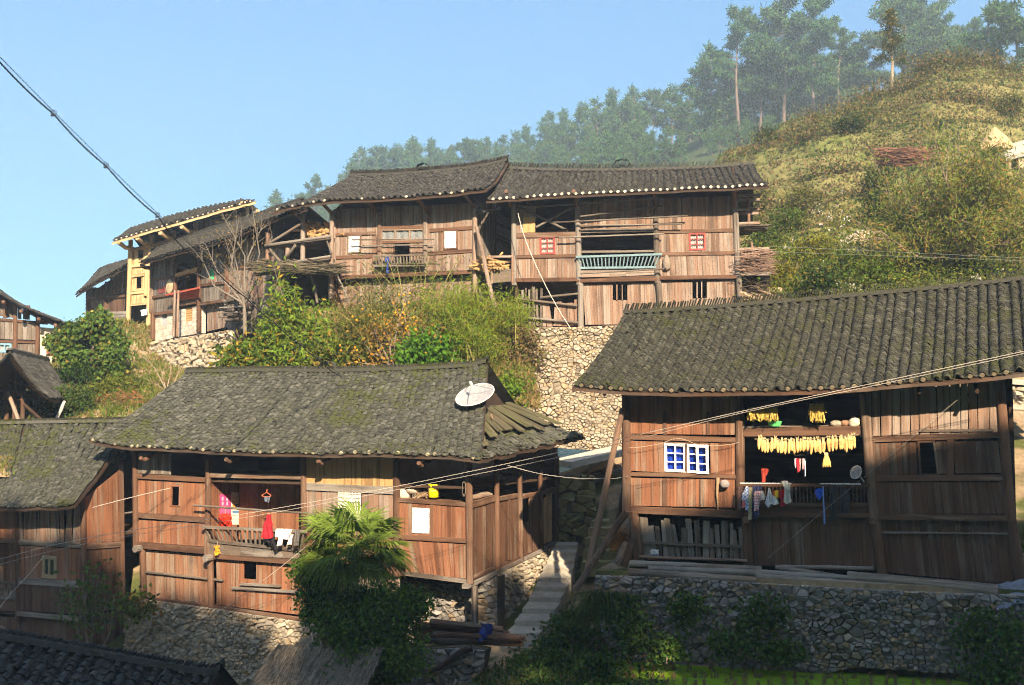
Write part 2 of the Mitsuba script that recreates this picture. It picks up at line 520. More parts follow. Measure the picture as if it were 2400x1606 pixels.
    if fascia:
        m = MB()
        e0 = S(np.linspace(0, 1, 60), np.full(60, .992))
        nn = unit(np.cross(E(1.0) - E(0.0), [0, 0, 1])); nn = nn * np.sign((E(.5) - R(.5)) @ nn)
        m.grid(np.stack([e0 + nn * .004 - [0, 0, .03], e0 + nn * .004 - [0, 0, .03 + fascia_h]]))
        m.grid(np.stack([e0 - nn * .03 - [0, 0, .03], e0 - nn * .03 - [0, 0, .03 + fascia_h]]))
        m.grid(np.stack([e0 + nn * .004 - [0, 0, .03 + fascia_h], e0 - nn * .03 - [0, 0, .03 + fascia_h]]))
        part(key, 'fascia', m, fascia)
    if lime:
        cols = (np.arange(nc - 1) + 1) / nc
        p, x, y, z = frame(cols, np.full(len(cols), 1.0))
        for k in range(len(cols)):
            if rng.random() > lime_share:
                continue
            r = real_pitch * .30 * lime_size
            th = np.linspace(0, np.pi, 7)
            q = [p[k] + y[k] * .025 + x[k] * r * math.cos(a) + z[k] * (.03 + r * .95 * math.sin(a)) for a in th] + [p[k] + y[k] * .025 - z[k] * .02 * lime_size]
            q = np.array(q + [b - y[k] * .07 for b in q])
            c = len(q) // 2
            f = [[i, (i + 1) % c, 7] for i in range(6)] + [[i, i + c, (i + 1) % c + c] for i in range(c)] + [[i, (i + 1) % c + c, (i + 1) % c] for i in range(c)]
            m = MB(); m.add(q, f, paint(np.array(lime) * rng.uniform(.75, 1.1))); part(key, 'lime_plug', m, 'painted')
    if rear is not None:
        B = along(np.asarray(rear))
        sb = np.linspace(0, 1, 25)
        P = R(sb)[:, None] * (1 - tt)[None, :, None] + B(sb)[:, None] * tt[None, :, None]
        P[..., 2] -= sag * np.sin(np.pi * tt)[None]
        m = MB(); ids = piece(); m.grid(P + [0, 0, .06], [ids, 0]); m.grid(P - [0, 0, .05], [ids, 0])
        part(key, 'rear_slope', m, mat)
    if ridge_cap:
        r = R(np.linspace(0, 1, 40)); r[:, 2] += .06
        up = np.array([0, 0, 1.0]); dd = unit(r[-1] - r[0]); nn = np.cross(dd, up)
        for sgn, hh in ((.12, .08),):
            m = MB(); ring = [(-sgn, -.03), (-sgn * .9, hh), (sgn * .9, hh), (sgn, -.03)]
            m.grid(np.stack([r + nn * a + up * b for a, b in ring], 1), [piece(), 0])
            part(key, 'ridge_base', m, mat)
        L = np.linalg.norm(np.diff(R(np.linspace(0, 1, 60)), axis=0), axis=1).sum()
        n = int(L / .075)
        s = (np.arange(n) + .5) / n
        q = R(s) + [0, 0, .13]
        lean = .35
        vs = []
        for k in range(n):
            h = cap_h * rng.uniform(.85, 1.12)
            a = q[k] + dd * rng.normal(0, .01)
            c = lean + rng.normal(0, .08)
            o = dd * h * c
            w = nn * .09 * rng.uniform(.85, 1.1)
            t = dd * .009
            bx = [a - w - t, a - w + t, a + w + t, a + w - t]
            vs.append(np.array(bx + [b + up * h + o for b in bx]))
        f = [[0, 1, 5], [0, 5, 4], [1, 2, 6], [1, 6, 5], [2, 3, 7], [2, 7, 6], [3, 0, 4], [3, 4, 7], [4, 5, 6], [4, 6, 7]]
        ids = np.array([piece() for _ in range(n)])
        m = MB(); m.many(np.array(vs), f, np.stack([ids, ids * 0], 1))
        part(key, 'ridge_tiles', m, mat, kind='stuff')
    return S


# ---- rubble stone walls ----------------------------------------------------------------
def stones(parent, wall, pts, size, mat, w=0.0, bulge=.095, squash=1.35, shown=300, joint=.008, core='mud', core_depth=.5, proj=0.0, name='stone', seed=1):
    """Random rubble in the polygon pts (pixels on the plane proj): each stone a rounded block standing proud of the recessed joints."""
    g = np.random.default_rng(seed)
    poly = Polygon(quad(wall, pts, proj)).buffer(0)
    u0, z0, u1, z1 = poly.bounds
    sx, sz = size, size / squash
    gx, gz = np.meshgrid(np.arange(u0 - 2 * sx, u1 + 2 * sx, sx), np.arange(z0 - 2 * sz, z1 + 2 * sz, sz), indexing='ij')
    gx = gx + (np.arange(gx.shape[1]) % 2) * sx / 2
    c = np.stack([gx + g.uniform(-.46, .46, gx.shape) * sx, gz + g.uniform(-.42, .42, gz.shape) * sz], -1).reshape(-1, 2)
    c = c[g.random(len(c)) > .15 + .4 * (meshkit.noise(np.c_[c * 2.2, c[:, 0] * 0], seed) > .5)]
    sc = np.array([1, squash])
    vor = Voronoi(c * sc)
    made = []
    for k, reg in enumerate(vor.point_region):
        idx = vor.regions[reg]
        if -1 in idx or len(idx) < 3:
            continue
        q = Polygon(vor.vertices[idx] / sc).intersection(poly)
        if q.is_empty or q.geom_type != 'Polygon' or q.area < .1 * sx * sz:
            continue
        q = q.buffer(-joint * g.uniform(.2, 1.0)).simplify(size * .05)
        if q.is_empty or q.geom_type != 'Polygon' or q.area < .05 * sx * sz:
            continue
        made.append(q)
    key = parent
    mesh = []
    for q in made:
        if g.random() < .35:
            cx_, cy_ = q.centroid.coords[0]; kk = g.uniform(.80, .96)
            q = Polygon([(cx_ + (a - cx_) * kk, cy_ + (b - cy_) * kk) for a, b in q.exterior.coords])
        o = np.array(q.exterior.coords)[:-1]
        if q.exterior.is_ccw:
            o = o[::-1]
        m = len(o); ce = o.mean(0)
        h = bulge * g.uniform(.25, 1.5)
        tilt = g.normal(0, .42, 2)
        def ring(k, ww):
            a = ce + (o - ce) * k
            return np.array([wall.P(b[0], b[1], w + ww + ((b - ce) @ tilt) * (ww > 0) * min(1., .5 + k)) for b in a])
        v = np.vstack([ring(1.0, -.08), ring(.985, h * .6), ring(.66 + .26 * g.random(), h), [wall.P(*ce, w + h * 1.02)]])
        f = []
        for r in (0, 1):
            for i in range(m):
                j = (i + 1) % m
                f += [[r * m + i, r * m + j, (r + 1) * m + j], [r * m + i, (r + 1) * m + j, (r + 1) * m + i]]
        f += [[2 * m + i, 2 * m + (i + 1) % m, 3 * m] for i in range(m)]
        mesh.append((q.area, v, np.array(f)[:, ::-1]))
    mesh.sort(key=lambda x: -x[0] / (np.linalg.norm(x[1].mean(0)) ** 2))
    rest = MB()
    for i, (_, v, f) in enumerate(mesh):
        if i < shown:
            m = MB(); m.add(v, f); part(key, name, m, mat, smooth=False)
        else:
            rest.add(v, f)
    if rest.n:
        part(key, 'small_' + name, rest, mat, kind='stuff')
    m = MB()
    for tri in [poly]:
        tm = trimesh.creation.extrude_polygon(tri.simplify(.02), 1.0, engine='earcut')
        vv = np.array([wall.P(a[0], a[1], w - .055 - core_depth * (1 - a[2])) for a in tm.vertices])
        m.add(vv, tm.faces)
    part(key, 'core', m, core)


# ---- sheets of ground ------------------------------------------------------------------
def loft(rows, nu=120, nv=80, rough_=.25, scale=.35, seed=0, step=None):
    """rows: lists of 3-D points, each list a line across; a smooth sheet through them. Returns the (nv, nu, 3) grid."""
    rows = [np.asarray(r, float) for r in rows]
    s = np.linspace(0, 1, nu)
    R = []
    for r in rows:
        k = np.linspace(0, 1, len(r))
        R.append(np.stack([PchipInterpolator(k, r[:, a])(s) for a in range(3)], -1))
    R = np.array(R)
    k = np.linspace(0, 1, len(R))
    t = np.linspace(0, 1, nv)
    P = PchipInterpolator(k, R, axis=0)(t)
    d = meshkit.fbm(P * [scale, scale, scale], 4, seed) - .5
    P[..., 2] += rough_ * 2 * d
    return P


def sampler(P):
    """(s, t) arrays in [0, 1] -> points and normals of the sheet P."""
    nv, nu = P.shape[:2]
    def f(s, t):
        x, y = np.clip(s, 0, .9999) * (nu - 1), np.clip(t, 0, .9999) * (nv - 1)
        i, j = x.astype(int), y.astype(int)
        a, b = (x - i)[:, None], (y - j)[:, None]
        p = P[j, i] * (1 - a) * (1 - b) + P[j, i + 1] * a * (1 - b) + P[j + 1, i] * (1 - a) * b + P[j + 1, i + 1] * a * b
        return p
    return f


def frame_of(x0, y0, k):
    return lambda x, y: (x0 + k * x, y0 + k * y)


c1, c2, c3, c4 = (frame_of(x, 850, .4822) for x in (0, 600, 1250, 1750))
c5, c6, c7, c8 = frame_of(0, 420, .37), frame_of(600, 350, .3507), frame_of(1100, 350, .3508), frame_of(1650, 0, .4593)


def m_(c, pts):
    return [c(*p) for p in pts]


# ---- the land ----------------------------------------------------------------------------
def land(name, P, mat, label):
    m = MB(); m.grid(P)
    return structure(name, m, mat, label, smooth=True)


m = MB(); m.grid(np.array([[[-4000, -3000, -14], [-4000, 5000, -14]], [[4000, -3000, -14], [4000, 5000, -14]]], float), flip=True)
structure('ground', m, 'turf', 'valley floor far below the village')

HX = [1100, 1400, 1600, 1719, 1834, 1935, 2040, 2109, 2201, 2284, 2400, 2600, 2900]
HR = [500, 455, 420, 358, 302, 250, 226, 206, 146, 146, 180, 250, 330]
HB = [735, 735, 725, 705, 695, 690, 690, 690, 690, 690, 690, 700, 720]


def hill_row(f, y, dz=0.0):
    return [at(px, b + (r - b) * f, y if px > 1740 else max(y, 54.5 + (y - 42) * .06) if px < 1700 else max(y, 49 + (y - 42) * .1)) + [0, 0, dz] for px, r, b in zip(HX, HR, HB)]


hill = loft([hill_row(-.10, 42.5), hill_row(0, 47), hill_row(.13, 51.5), hill_row(.27, 57), hill_row(.42, 62.5), hill_row(.55, 67), hill_row(.66, 72.5), hill_row(.82, 79), hill_row(.94, 84), hill_row(1, 88),
             hill_row(1, 95, -2.5), hill_row(1, 118, -8)], 220, 200, .35, .25, 3)
# terraces: level benches with steep banks between them
_q = hill[..., 2] / 2.3 + 1.1 * meshkit.fbm(hill * [.05, .05, 0], 3, 6)
_fr = _q - np.floor(_q)
_st = np.clip((_fr - .55) / .45, 0, 1); _st = _st * _st * (3 - 2 * _st)
_am = np.clip((hill[..., 1] - 52) / 8, 0, 1) * np.clip((92 - hill[..., 1]) / 4, 0, 1)
hill[..., 2] += _am * .8 * 2.3 * (_st - _fr)
land('hill', hill, 'turf', 'steep grassy hill with terraces behind the upper houses')
hill_at = sampler(hill)

FX = [-500, 300, 620, 830, 1100, 1300, 1500, 1700, 1950, 2250, 2500, 2900]
FB = [1010, 900, 650, 550, 500, 470, 420, 330, 300, 280, 270, 300]


def far_row(y, d, dz=0):
    return [at(px, b + d, y) + [0, 0, dz] for px, b in zip(FX, FB)]


far = loft([far_row(175, 260), far_row(215, 90), far_row(255, 20), far_row(295, -25), far_row(340, -40), far_row(430, 0)], 60, 50, 1.2, .05, 8)
land('wooded_hillside', far, 'forest_floor', 'misty hillside under the pine forest')
far_at = sampler(far)

bank = loft([[at(x, y, d) for x, y, d in ((-200, 1130, 41), (60, 1120, 42), (240, 1090, 43.5), (440, 1000, 46.5), (800, 960, 43.5), (1150, 950, 43), (1260, 960, 43.2))],
             [at(x, y, d) for x, y, d in ((-200, 1010, 46), (60, 1000, 47), (240, 960, 48), (440, 912, 50), (800, 880, 46), (1150, 868, 44.3), (1240, 880, 44.4))],
             [at(x, y, d) for x, y, d in ((-200, 960, 50), (60, 930, 51), (260, 890, 52.5), (460, 890, 53), (800, 800, 46.9), (1100, 800, 45.6), (1215, 800, 45.6))],
             [at(x, y, d) for x, y, d in ((-200, 900, 56), (60, 880, 56.5), (260, 800, 58), (470, 872, 55.5), (760, 738, 48.0), (1100, 732, 46.2), (1200, 742, 46.4))],
             [at(x, y, d) for x, y, d in ((-200, 860, 64), (60, 860, 64), (260, 752, 64), (470, 780, 61), (760, 712, 56), (1100, 700, 54), (1200, 700, 54))]], 130, 90, .22, .6, 11)
land('bank', bank, 'earth', 'overgrown earth bank between the lower and the upper houses')
bank_at = sampler(bank)

_pts = np.array([(-30, 10, -11), (-16, 20, -10.5), (-9, 28, -9.6), (-12, 36, -9.3), (-7, 37, -9.0), (-3.4, 34, -7.4), (-4, 30, -8.0), (-1.2, 30.5, -7.0), (0, 33.8, -6.85), (.4, 28, -6.75), (1.6, 29.6, -6.2), (1.6, 27.6, -6.4),
                 (2.8, 28.6, -6.42), (4, 25, -6.6), (9, 22, -6.6), (6, 28, -6.42), (10.5, 26.6, -6.42), (16, 24, -6.2), (20, 20, -6.2), (0, 20, -8), (0, 10, -9), (20, 5, -7), (-20, 0, -9), (2.5, 30.9, -6.5), (4, 30.7, -6.5), (6, 30.2, -6.5), (8, 29.6, -6.5), (10, 29.0, -6.5), (12, 28.2, -6.5), (2.6, 29.4, -6.5), (5, 29, -6.5), (8, 28, -6.5), (14, 27, -6.4), (14, 29.4, -4.6), (18, 30, -4.2),
                 (4.3, 32.6, -4.35), (1.9, 33.0, -5.75), (2.4, 36, -5.5), (2.3, 39.5, -5.0), (2.1, 42, -4.9), (3.0, 40.5, -5.0), (1.5, 40.5, -5.2), (.9, 37, -5.95), (2.9, 43, -2.8), (5, 42, -2.4), (12, 38, -2.4), (-1, 42, -4.6), (1.2, 43.2, -4.2), (-3, 36.5, -7.0), (20, 36, -1.4), (14, 42, 0.6), (7, 33.0, -4.2), (12, 31.2, -4.25),
                 (22, 42, 1.5), (-12, 42, -7), (-16, 40, -8), (-12, 47, -3), (-4, 45, -3), (-22, 42, -6)], float)
_rbf = RBFInterpolator(_pts[:, :2], _pts[:, 2], kernel='linear')
_gx, _gy = np.meshgrid(np.linspace(-26, 24, 170), np.linspace(5, 46, 150), indexing='xy')
_gz = _rbf(np.stack([_gx.ravel(), _gy.ravel()], 1)).reshape(_gx.shape)
yard = np.stack([_gx, _gy, _gz], -1)
yard[..., 2] += .25 * (meshkit.fbm(yard * .9, 4, 5) - .5)
land('terrace', yard, 'earth', 'uneven earth around the foot of the lower houses')
yard_z = lambda x, y: float(_rbf(np.array([[x, y]]))[0])

PADDY = -6.28
m = MB()
pp = [at(x, y, 30)[:2] for x, y in ()]


def on_level(px, py, z):
    r = ray(px, py)
    return r * (z / r[2])


edge = [on_level(x, y, PADDY) for x, y in ((1345, 1620), (1400, 1575), (1460, 1545), (1530, 1538), (1640, 1545), (1800, 1556), (1990, 1570), (2180, 1582), (2260, 1600), (2330, 1640))]
edge = edge + [np.array([14.0, 20, PADDY]), np.array([2.0, 20, PADDY])]
pl = Polygon([e[:2] for e in edge]).buffer(.15).buffer(-.1)
tm = trimesh.creation.triangulate_polygon(pl, engine='earcut')
m.add(np.c_[tm[0], np.full(len(tm[0]), PADDY)], tm[1])
structure('paddy_field', m, 'algae', 'bright green flooded paddy with cut rice stubble')

# the slope on our own side of the valley, behind the camera: it keeps the foot of the picture in shade; raised flanks added to dim the sky light
own = loft([[(x, y, z + .04 * x * (y < -3) + .75 * max(0, abs(x - 5) - 36) * (y < -1)) for x in np.linspace(-100, 110, 22)] for y, z in ((7, -10), (2.5, -5.5), (1, -2.0), (-1.5, -1.8), (-5, 2.0), (-11, 10), (-17, 18.5), (-21, 22.5), (-28, 24), (-45, 31), (-70, 40))], 90, 80, .4, .2, 21)
land('near_hillside', own, 'turf', 'unseen steep hillside on the near side, flanks raised to cut sky light')


# ---- the right-hand house near us ---------------------------------------------------------
def window_grid(parent, wall, pts, frame, rows, cols, bar=.035, frame_mat='shiny', pane='glass', back=None, w=0.03, name='window', open_cols=(), depth=.06, back_w=-.10, skip=()):
    """A window in the quad pts: frame, glazing bars, each pane, and what hangs behind it."""
    q = quad(wall, pts)
    k = new(parent + '__' + name)
    m = MB()
    tl, tr, br, bl = q
    f = paint(frame)
    def pt(a, b):
        return lerp(lerp(tl, tr, a), lerp(bl, br, a), b)
    W_, H_ = np.linalg.norm(tr - tl), np.linalg.norm(bl - tl)
    def bar_(a0, b0, a1, b1, w0=w - depth, w1=w):
        slab(m, wall, [pt(a0, b0), pt(a1, b0), pt(a1, b1), pt(a0, b1)], w0, w1, f)
    e, h = bar / W_, bar / H_
    bar_(-e, -h, 1 + e, h); bar_(-e, 1 - h, 1 + e, 1 + h); bar_(-e, h, e, 1 - h); bar_(1 - e, h, 1 + e, 1 - h)
    for c in range(1, cols):
        bar_(c / cols - e * .6, h, c / cols + e * .6, 1 - h, w - depth * .9, w - .004)
    for r in range(1, rows):
        bar_(e, r / rows - h * .45, 1 - e, r / rows + h * .45, w - depth * .8, w - .009)
    part(k, 'frame', m, frame_mat)
    if pane:
        for r in range(rows):
            for c in range(cols):
                if (r, c) in skip:
                    continue
                m = MB()
                a, b, d, g = (pt(x, y) for x, y in ((c / cols, r / rows), ((c + 1) / cols, r / rows), ((c + 1) / cols, (r + 1) / rows), (c / cols, (r + 1) / rows)))
                P = np.array([[wall.P(*a, w - depth * .5), wall.P(*b, w - depth * .5)], [wall.P(*g, w - depth * .5), wall.P(*d, w - depth * .5)]])
                m.grid(P); part(k, 'pane', m, pane)
    if back is not None:
        m = MB()
        xs = np.linspace(0.02, .98, 40)
        P = np.array([[wall.P(*pt(x, y), back_w + .02 * math.sin(x * 37 + math.sin(y * 3))) for x in xs] for y in np.linspace(.02, .98, 8)])
        m.grid(P, paint(back)); part(k, 'curtain', m, 'painted', smooth=True)
    return k


def hole_frame(parent, wall, pts, mat, bar=.05, w=.02, name='window_frame'):
    tl, tr, br, bl = quad(wall, pts)
    W_, H_ = np.linalg.norm(tr - tl), np.linalg.norm(bl - tl)
    e, h = bar / W_, bar / H_
    pt = lambda a, b: lerp(lerp(tl, tr, a), lerp(bl, br, a), b)
    m = MB()
    for a0, b0, a1, b1 in ((-e, -h, 1 + e, 0), (-e, 1, 1 + e, 1 + h), (-e, 0, 0, 1), (1, 0, 1 + e, 1)):
        slab(m, wall, [pt(a0, b0), pt(a1, b0), pt(a1, b1), pt(a0, b1)], -.05, w)
    part(parent, name, m, mat)


def around(pts, hole):
    """The four quads left of, right of, above and below a hole in a quad (pixels)."""
    tl, tr, br, bl = pts
    a, b, c, d = hole
    top = lambda x: lerp(tl, tr, (x - tl[0]) / (tr[0] - tl[0]))
    bot = lambda x: lerp(bl, br, (x - bl[0]) / (br[0] - bl[0]))
    L = [tl, tuple(top(a[0])), tuple(bot(d[0])), bl]
    R = [tuple(top(b[0])), tr, br, tuple(bot(c[0]))]
    U = [tuple(top(a[0])), tuple(top(b[0])), b, a]
    D = [d, c, tuple(bot(c[0])), tuple(bot(d[0]))]
    return L, R, U, D


def boarded_with_hole(parent, wall, pts, hole, width, mat, **kw):
    for q in around(pts, hole):
        q = [np.array(p, float) for p in q]
        if np.linalg.norm(q[1] - q[0]) > 4 and max(np.linalg.norm(q[3] - q[0]), np.linalg.norm(q[2] - q[1])) > 4:
            planks(parent, wall, q, width, mat, **kw)


def rails(parent, wall, tl, tr, bl, br, n, mat, w_top=.12, w_bot=.05, thick=.05, paint_=None, height_px=8, name='railing', bar=.03):
    """Top rail, bottom rail and n balusters, each an entry of its own."""
    k = new(parent + '__' + name)
    uv = paint(paint_) if paint_ is not None else None
    for nm, a, b, w in (('top_rail', tl, tr, w_top), ('bottom_rail', bl, br, w_bot)):
        q = quad(wall, [a, b, (b[0], b[1] + height_px), (a[0], a[1] + height_px)], w)
        m = MB(); slab(m, wall, q, w - thick, w + .01, uv); part(k, nm, m, 'painted' if uv else mat)
    for i in range(n):
        t = (i + .5) / n
        a, b = wall.uz(*lerp(tl, tr, t), w_top), wall.uz(*lerp(bl, br, t), w_bot)
        pa, pb = wall.P(*a, w_top - thick / 2), wall.P(*b, w_bot - thick / 2)
        m = MB()
        d = wall.d * bar / 2; e = wall.n * bar / 2
        m.hexa([pa - d + e, pa + d + e, pb + d + e, pb - d + e], [pa - d - e, pa + d - e, pb + d - e, pb - d - e], uv)
        part(k, 'baluster', m, 'painted' if uv else mat)
    return k


def vsplit(parent, wall, x0, x1, y0, y1, mat, name='stile', w=.04):
    q = quad(wall, [(x0, y0), (x1, y0), (x1, y1), (x0, y1)])
    m = MB(); slab(m, wall, q, -.02, w); part(parent, name, m, mat)


RA, RB = at(1469, 1190, 32.0), at(2367, 1221, 29.0)
RW = Wall(RA, (RB - RA)[:2])
R_ = thing('wooden_house', 'brown wooden house on the right with blue curtained windows and corn in its gallery', 'house')
S_ = lambda c, *pts: [c(*p) for p in pts]
u0, u1 = RW.uz(1469, 1100)[0], RW.uz(2367, 1221)[0]
DEP = 7.0
zr, zf2, zatt, zg = RW.uz(1469, 905)[1] + .1, RW.uz(1469, 1195)[1], RW.uz(1469, 1022)[1], RW.uz(1500, 1335)[1]
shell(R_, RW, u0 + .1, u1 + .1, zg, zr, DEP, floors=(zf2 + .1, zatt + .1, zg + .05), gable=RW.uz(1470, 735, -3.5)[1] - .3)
# ground storey
planks(R_, RW, [c3(485, 738), c3(1030, 752), c3(1040, 968), c3(505, 950)], .17, 'wood_grey', w=-.08, ragged=(.35, .05), gap=.03, lean=.25, miss=.04)
planks(R_, RW, [c4(8, 752), c4(612, 760), c4(628, 1010), c4(20, 985)], .19, 'wood_red_shade', w=-.08)  # shade on these lower boards is deepened by the wood colour
planks(R_, RW, [c4(640, 765), c4(1285, 770), c4(1330, 1085), c4(668, 1020)], .2, 'wood_red_shade', w=-.08)
beam(R_, RW, c3(530, 868), c3(1040, 890), 6, 'wood_grey', -.06, 0.0, 'rail')
beam(R_, RW, c4(660, 822), c4(1280, 828), 4, 'wood_grey', -.06, 0.0, 'rail')
# boarded bays of the upper storey
panelled(R_, RW, c3(462, 380), c3(632, 385), c3(640, 535), c3(462, 525), 'wood_brown', 'wood_beam', .17)
panelled(R_, RW, c3(858, 388), c3(1000, 392), c3(1000, 545), c3(862, 540), 'wood_brown', 'wood_beam', .17)
planks(R_, RW, [c3(636, 382), c3(858, 388), c3(856, 399), c3(636, 394)], .3, 'wood_beam')
planks(R_, RW, [c3(636, 527), c3(862, 537), c3(862, 548), c3(640, 535)], .3, 'wood_beam')
vsplit(R_, RW, c3(738, 0)[0], c3(748, 0)[0], c3(0, 396)[1], c3(0, 530)[1], 'wood_beam')
panelled(R_, RW, c3(460, 560), c3(1000, 570), c3(1000, 705), c3(460, 695), 'wood_brown', 'wood_beam', .16, panels=3)
planks(R_, RW, [c3(450, 130), c3(1000, 130), c3(1000, 352), c3(450, 345)], .2, 'wood_brown')
for x in (640, 850):
    vsplit(R_, RW, c3(x - 8, 0)[0], c3(x + 8, 0)[0], c3(0, 240)[1], c3(0, 352)[1], 'wood_beam')
beam(R_, RW, c3(447, 348), c3(1010, 365), 12, 'wood_beam', -.06, .05)
beam(R_, RW, c3(450, 532), c3(1005, 546), 9, 'wood_beam', -.06, .045)
beam(R_, RW, c3(450, 698), c3(1010, 722), 16, 'wood_beam', -.06, .07)
# gallery
q = quad(RW, [c3(1016, 320), c4(552, 308), c4(552, 350), c3(1016, 360)], .06)
mm = MB(); slab(mm, RW, q, -1.2, .06); part(R_, 'loft_floor', mm, 'wood_beam')
rails(R_, RW, c3(1005, 588), c4(600, 590), c3(1010, 680), c4(600, 682), 34, 'wood_red_shade', .10, .06, height_px=7)
planks(R_, RW, [c3(1010, 690), c4(600, 690), c4(600, 722), c3(1010, 722)], 1.3, 'wood_red_shade', w=.02)
beam(R_, RW, c3(1010, 722), c4(600, 725), 15, 'wood_beam', -.06, .06)
# right bay
planks(R_, RW, [c4(565, 60), c4(1220, 20), c4(1222, 338), c4(570, 358)], .22, 'wood_pale', gap=.02, lean=.12, depth_jitter=.012)
beam(R_, RW, c4(570, 362), c4(1240, 338), 13, 'wood_beam', -.06, .05)
beam(R_, RW, c4(840, 325), c4(1200, 322), 6, 'wood_grey', .0, .05, 'rail')
panelled(R_, RW, c4(612, 392), c4(825, 388), c4(830, 545), c4(625, 548), 'wood_red_shade', 'wood_beam', .16)
panelled(R_, RW, c4(918, 385), c4(972, 384), c4(985, 540), c4(926, 541), 'wood_red_shade', 'wood_beam', .2)
panelled(R_, RW, c4(1005, 384), c4(1222, 380), c4(1240, 535), c4(1015, 540), 'wood_red_shade', 'wood_beam', .17)
hole_frame(R_, RW, [c4(840, 390), c4(906, 389), c4(924, 540), c4(852, 542)], 'wood_beam')
vsplit(R_, RW, *[c4(x, 0)[0] for x in (972, 1008)], c4(0, 375)[1], c4(0, 550)[1], 'wood_beam')
vsplit(R_, RW, *[c4(x, 0)[0] for x in (588, 622)], c4(0, 380)[1], c4(0, 560)[1], 'wood_beam')
beam(R_, RW, c4(600, 548), c4(1245, 545), 14, 'wood_beam', -.06, .05)
panelled(R_, RW, c4(630, 580), c4(1250, 578), c4(1275, 735), c4(640, 735), 'wood_red_shade', 'wood_beam', .17, panels=3)
beam(R_, RW, c4(630, 735), c4(1285, 742), 14, 'wood_beam', -.06, .07)
# posts
for a, b in ((c3(452, 100), c3(455, 735)), (c3(488, 730), c3(512, 968)), (c3(1002, 100), c3(1006, 745)), (c3(1036, 745), c3(1046, 985)), (c4(562, 40), c4(618, 760)), (c4(625, 755), c4(660, 1030)), (c4(1222, 0), c4(1284, 770)), (c4(1288, 765), c4(1335, 1085))):
    post(R_, RW, a, b, .13, 'wood_beam', w=-.02)
for x, y in ((c3(1040, 760)), (c4(610, 765)), (c3(470, 735))):
    q = RW.uz(x, y)
    mm = MB(); mm.box(RW.P(q[0], q[1], .14), (.16, .34, .16), RW.d, RW.n); part(R_, 'beam_end', mm, 'wood_beam')
window_grid(R_, RW, [c3(642, 397), c3(736, 401), c3(737, 527), c3(645, 523)], (.75, .77, .78), 3, 2, back=(.006, .045, .42))
window_grid(R_, RW, [c3(750, 402), c3(796, 404), c3(799, 531), c3(753, 528)], (.75, .77, .78), 3, 1, back=(.006, .045, .42))
window_grid(R_, RW, [c3(798, 405), c3(846, 406), c3(849, 535), c3(802, 533)], (.75, .77, .78), 3, 1, back=(.006, .045, .42), w=.09)
# roof
ridge = poly3(RW, [(1462, 738), (1560, 733), (1800, 716), (2100, 690), (2330, 668), (2520, 640)], -3.5)
eave = poly3(RW, [(1340, 904), (1450, 914), (1600, 918), (1850, 916), (2100, 900), (2400, 872), (2560, 850)], 1.1)
rear = np.array([p - RW.n * 4.6 - [0, 0, 2.4] for p in ridge])
tiled_roof(R_, ridge, eave, 'tile_mossy', pitch=.27, expose=.115, sag=.16, lime=(.20, .17, .12), lime_size=.75, fascia='wood_red_shade', fascia_h=.11, rear=rear, cap_h=.20, lime_share=.8, wobble=.75)
for k in range(9):
    u = lerp(u0 - .4, u1 + .6, k / 8)
    mm = MB(); mm.tube([RW.P(u, zr + .12, -.3), RW.P(u, zr - .34, .85)], .05); part(R_, 'rafter', mm, 'wood_dark')

# ---- the left-hand house near us ------------------------------------------------------------
LC = at(c2(1035, 0)[0], 1300, 35.0)
LW = Wall(LC, (.904, -.428))
L_ = thing('wooden_house', 'brown wooden house in the middle with a balcony and a large dish on its roof', 'house')
LS = LW.side(0.0)
ul = LW.uz(*c1(660, 700))[0]
zt = LW.uz(*c1(660, 450))[1] + .25
zfl = LW.uz(*c1(660, 885))[1]
zb = LW.uz(*c1(700, 1180))[1]
zce = LW.uz(*c1(700, 560))[1]
shell(L_, LW, ul + .1, -.05, zfl - .05, zt, 6.7, floors=(zfl, zce), gable=None, right=False)
# lower storey
boarded_with_hole(L_, LW, [c1(1040, 948), c2(300, 1005), c2(300, 1240), c1(1045, 1180)], [c1(1177, 965), c1(1235, 970), c1(1233, 1056), c1(1174, 1052)], .2, 'wood_brown', w=-.1)
planks(L_, LW, [c1(697, 912), c1(1018, 942), c1(1026, 1180), c1(700, 1145)], .2, 'wood_tan', w=-.1, gap=.02, ragged=(0, .05))
planks(L_, LW, [c2(300, 1005), c2(690, 1040), c2(690, 1280), c2(300, 1240)], .2, 'wood_pale', w=-.1)
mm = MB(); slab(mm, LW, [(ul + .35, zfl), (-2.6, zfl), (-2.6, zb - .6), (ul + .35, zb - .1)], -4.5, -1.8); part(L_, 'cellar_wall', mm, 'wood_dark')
beam(L_, LW, c1(718, 1142), c1(1050, 1182), 6, 'wood_beam', -.1, .04)
beam(L_, LW, c1(1050, 1184), c2(400, 1268), 7, 'wood_beam', -.1, .04)
beam(L_, LW, c1(685, 1012), c1(1078, 1055), 4, 'wood_grey', -.08, .02, 'rail')
beam(L_, LW, c1(1125, 1090), c2(330, 1118), 6, 'wood_grey', -.08, .02, 'rail')
beam(L_, LW, c1(1165, 1072), c1(1360, 1082), 5, 'wood_grey', -.08, .02, 'rail')
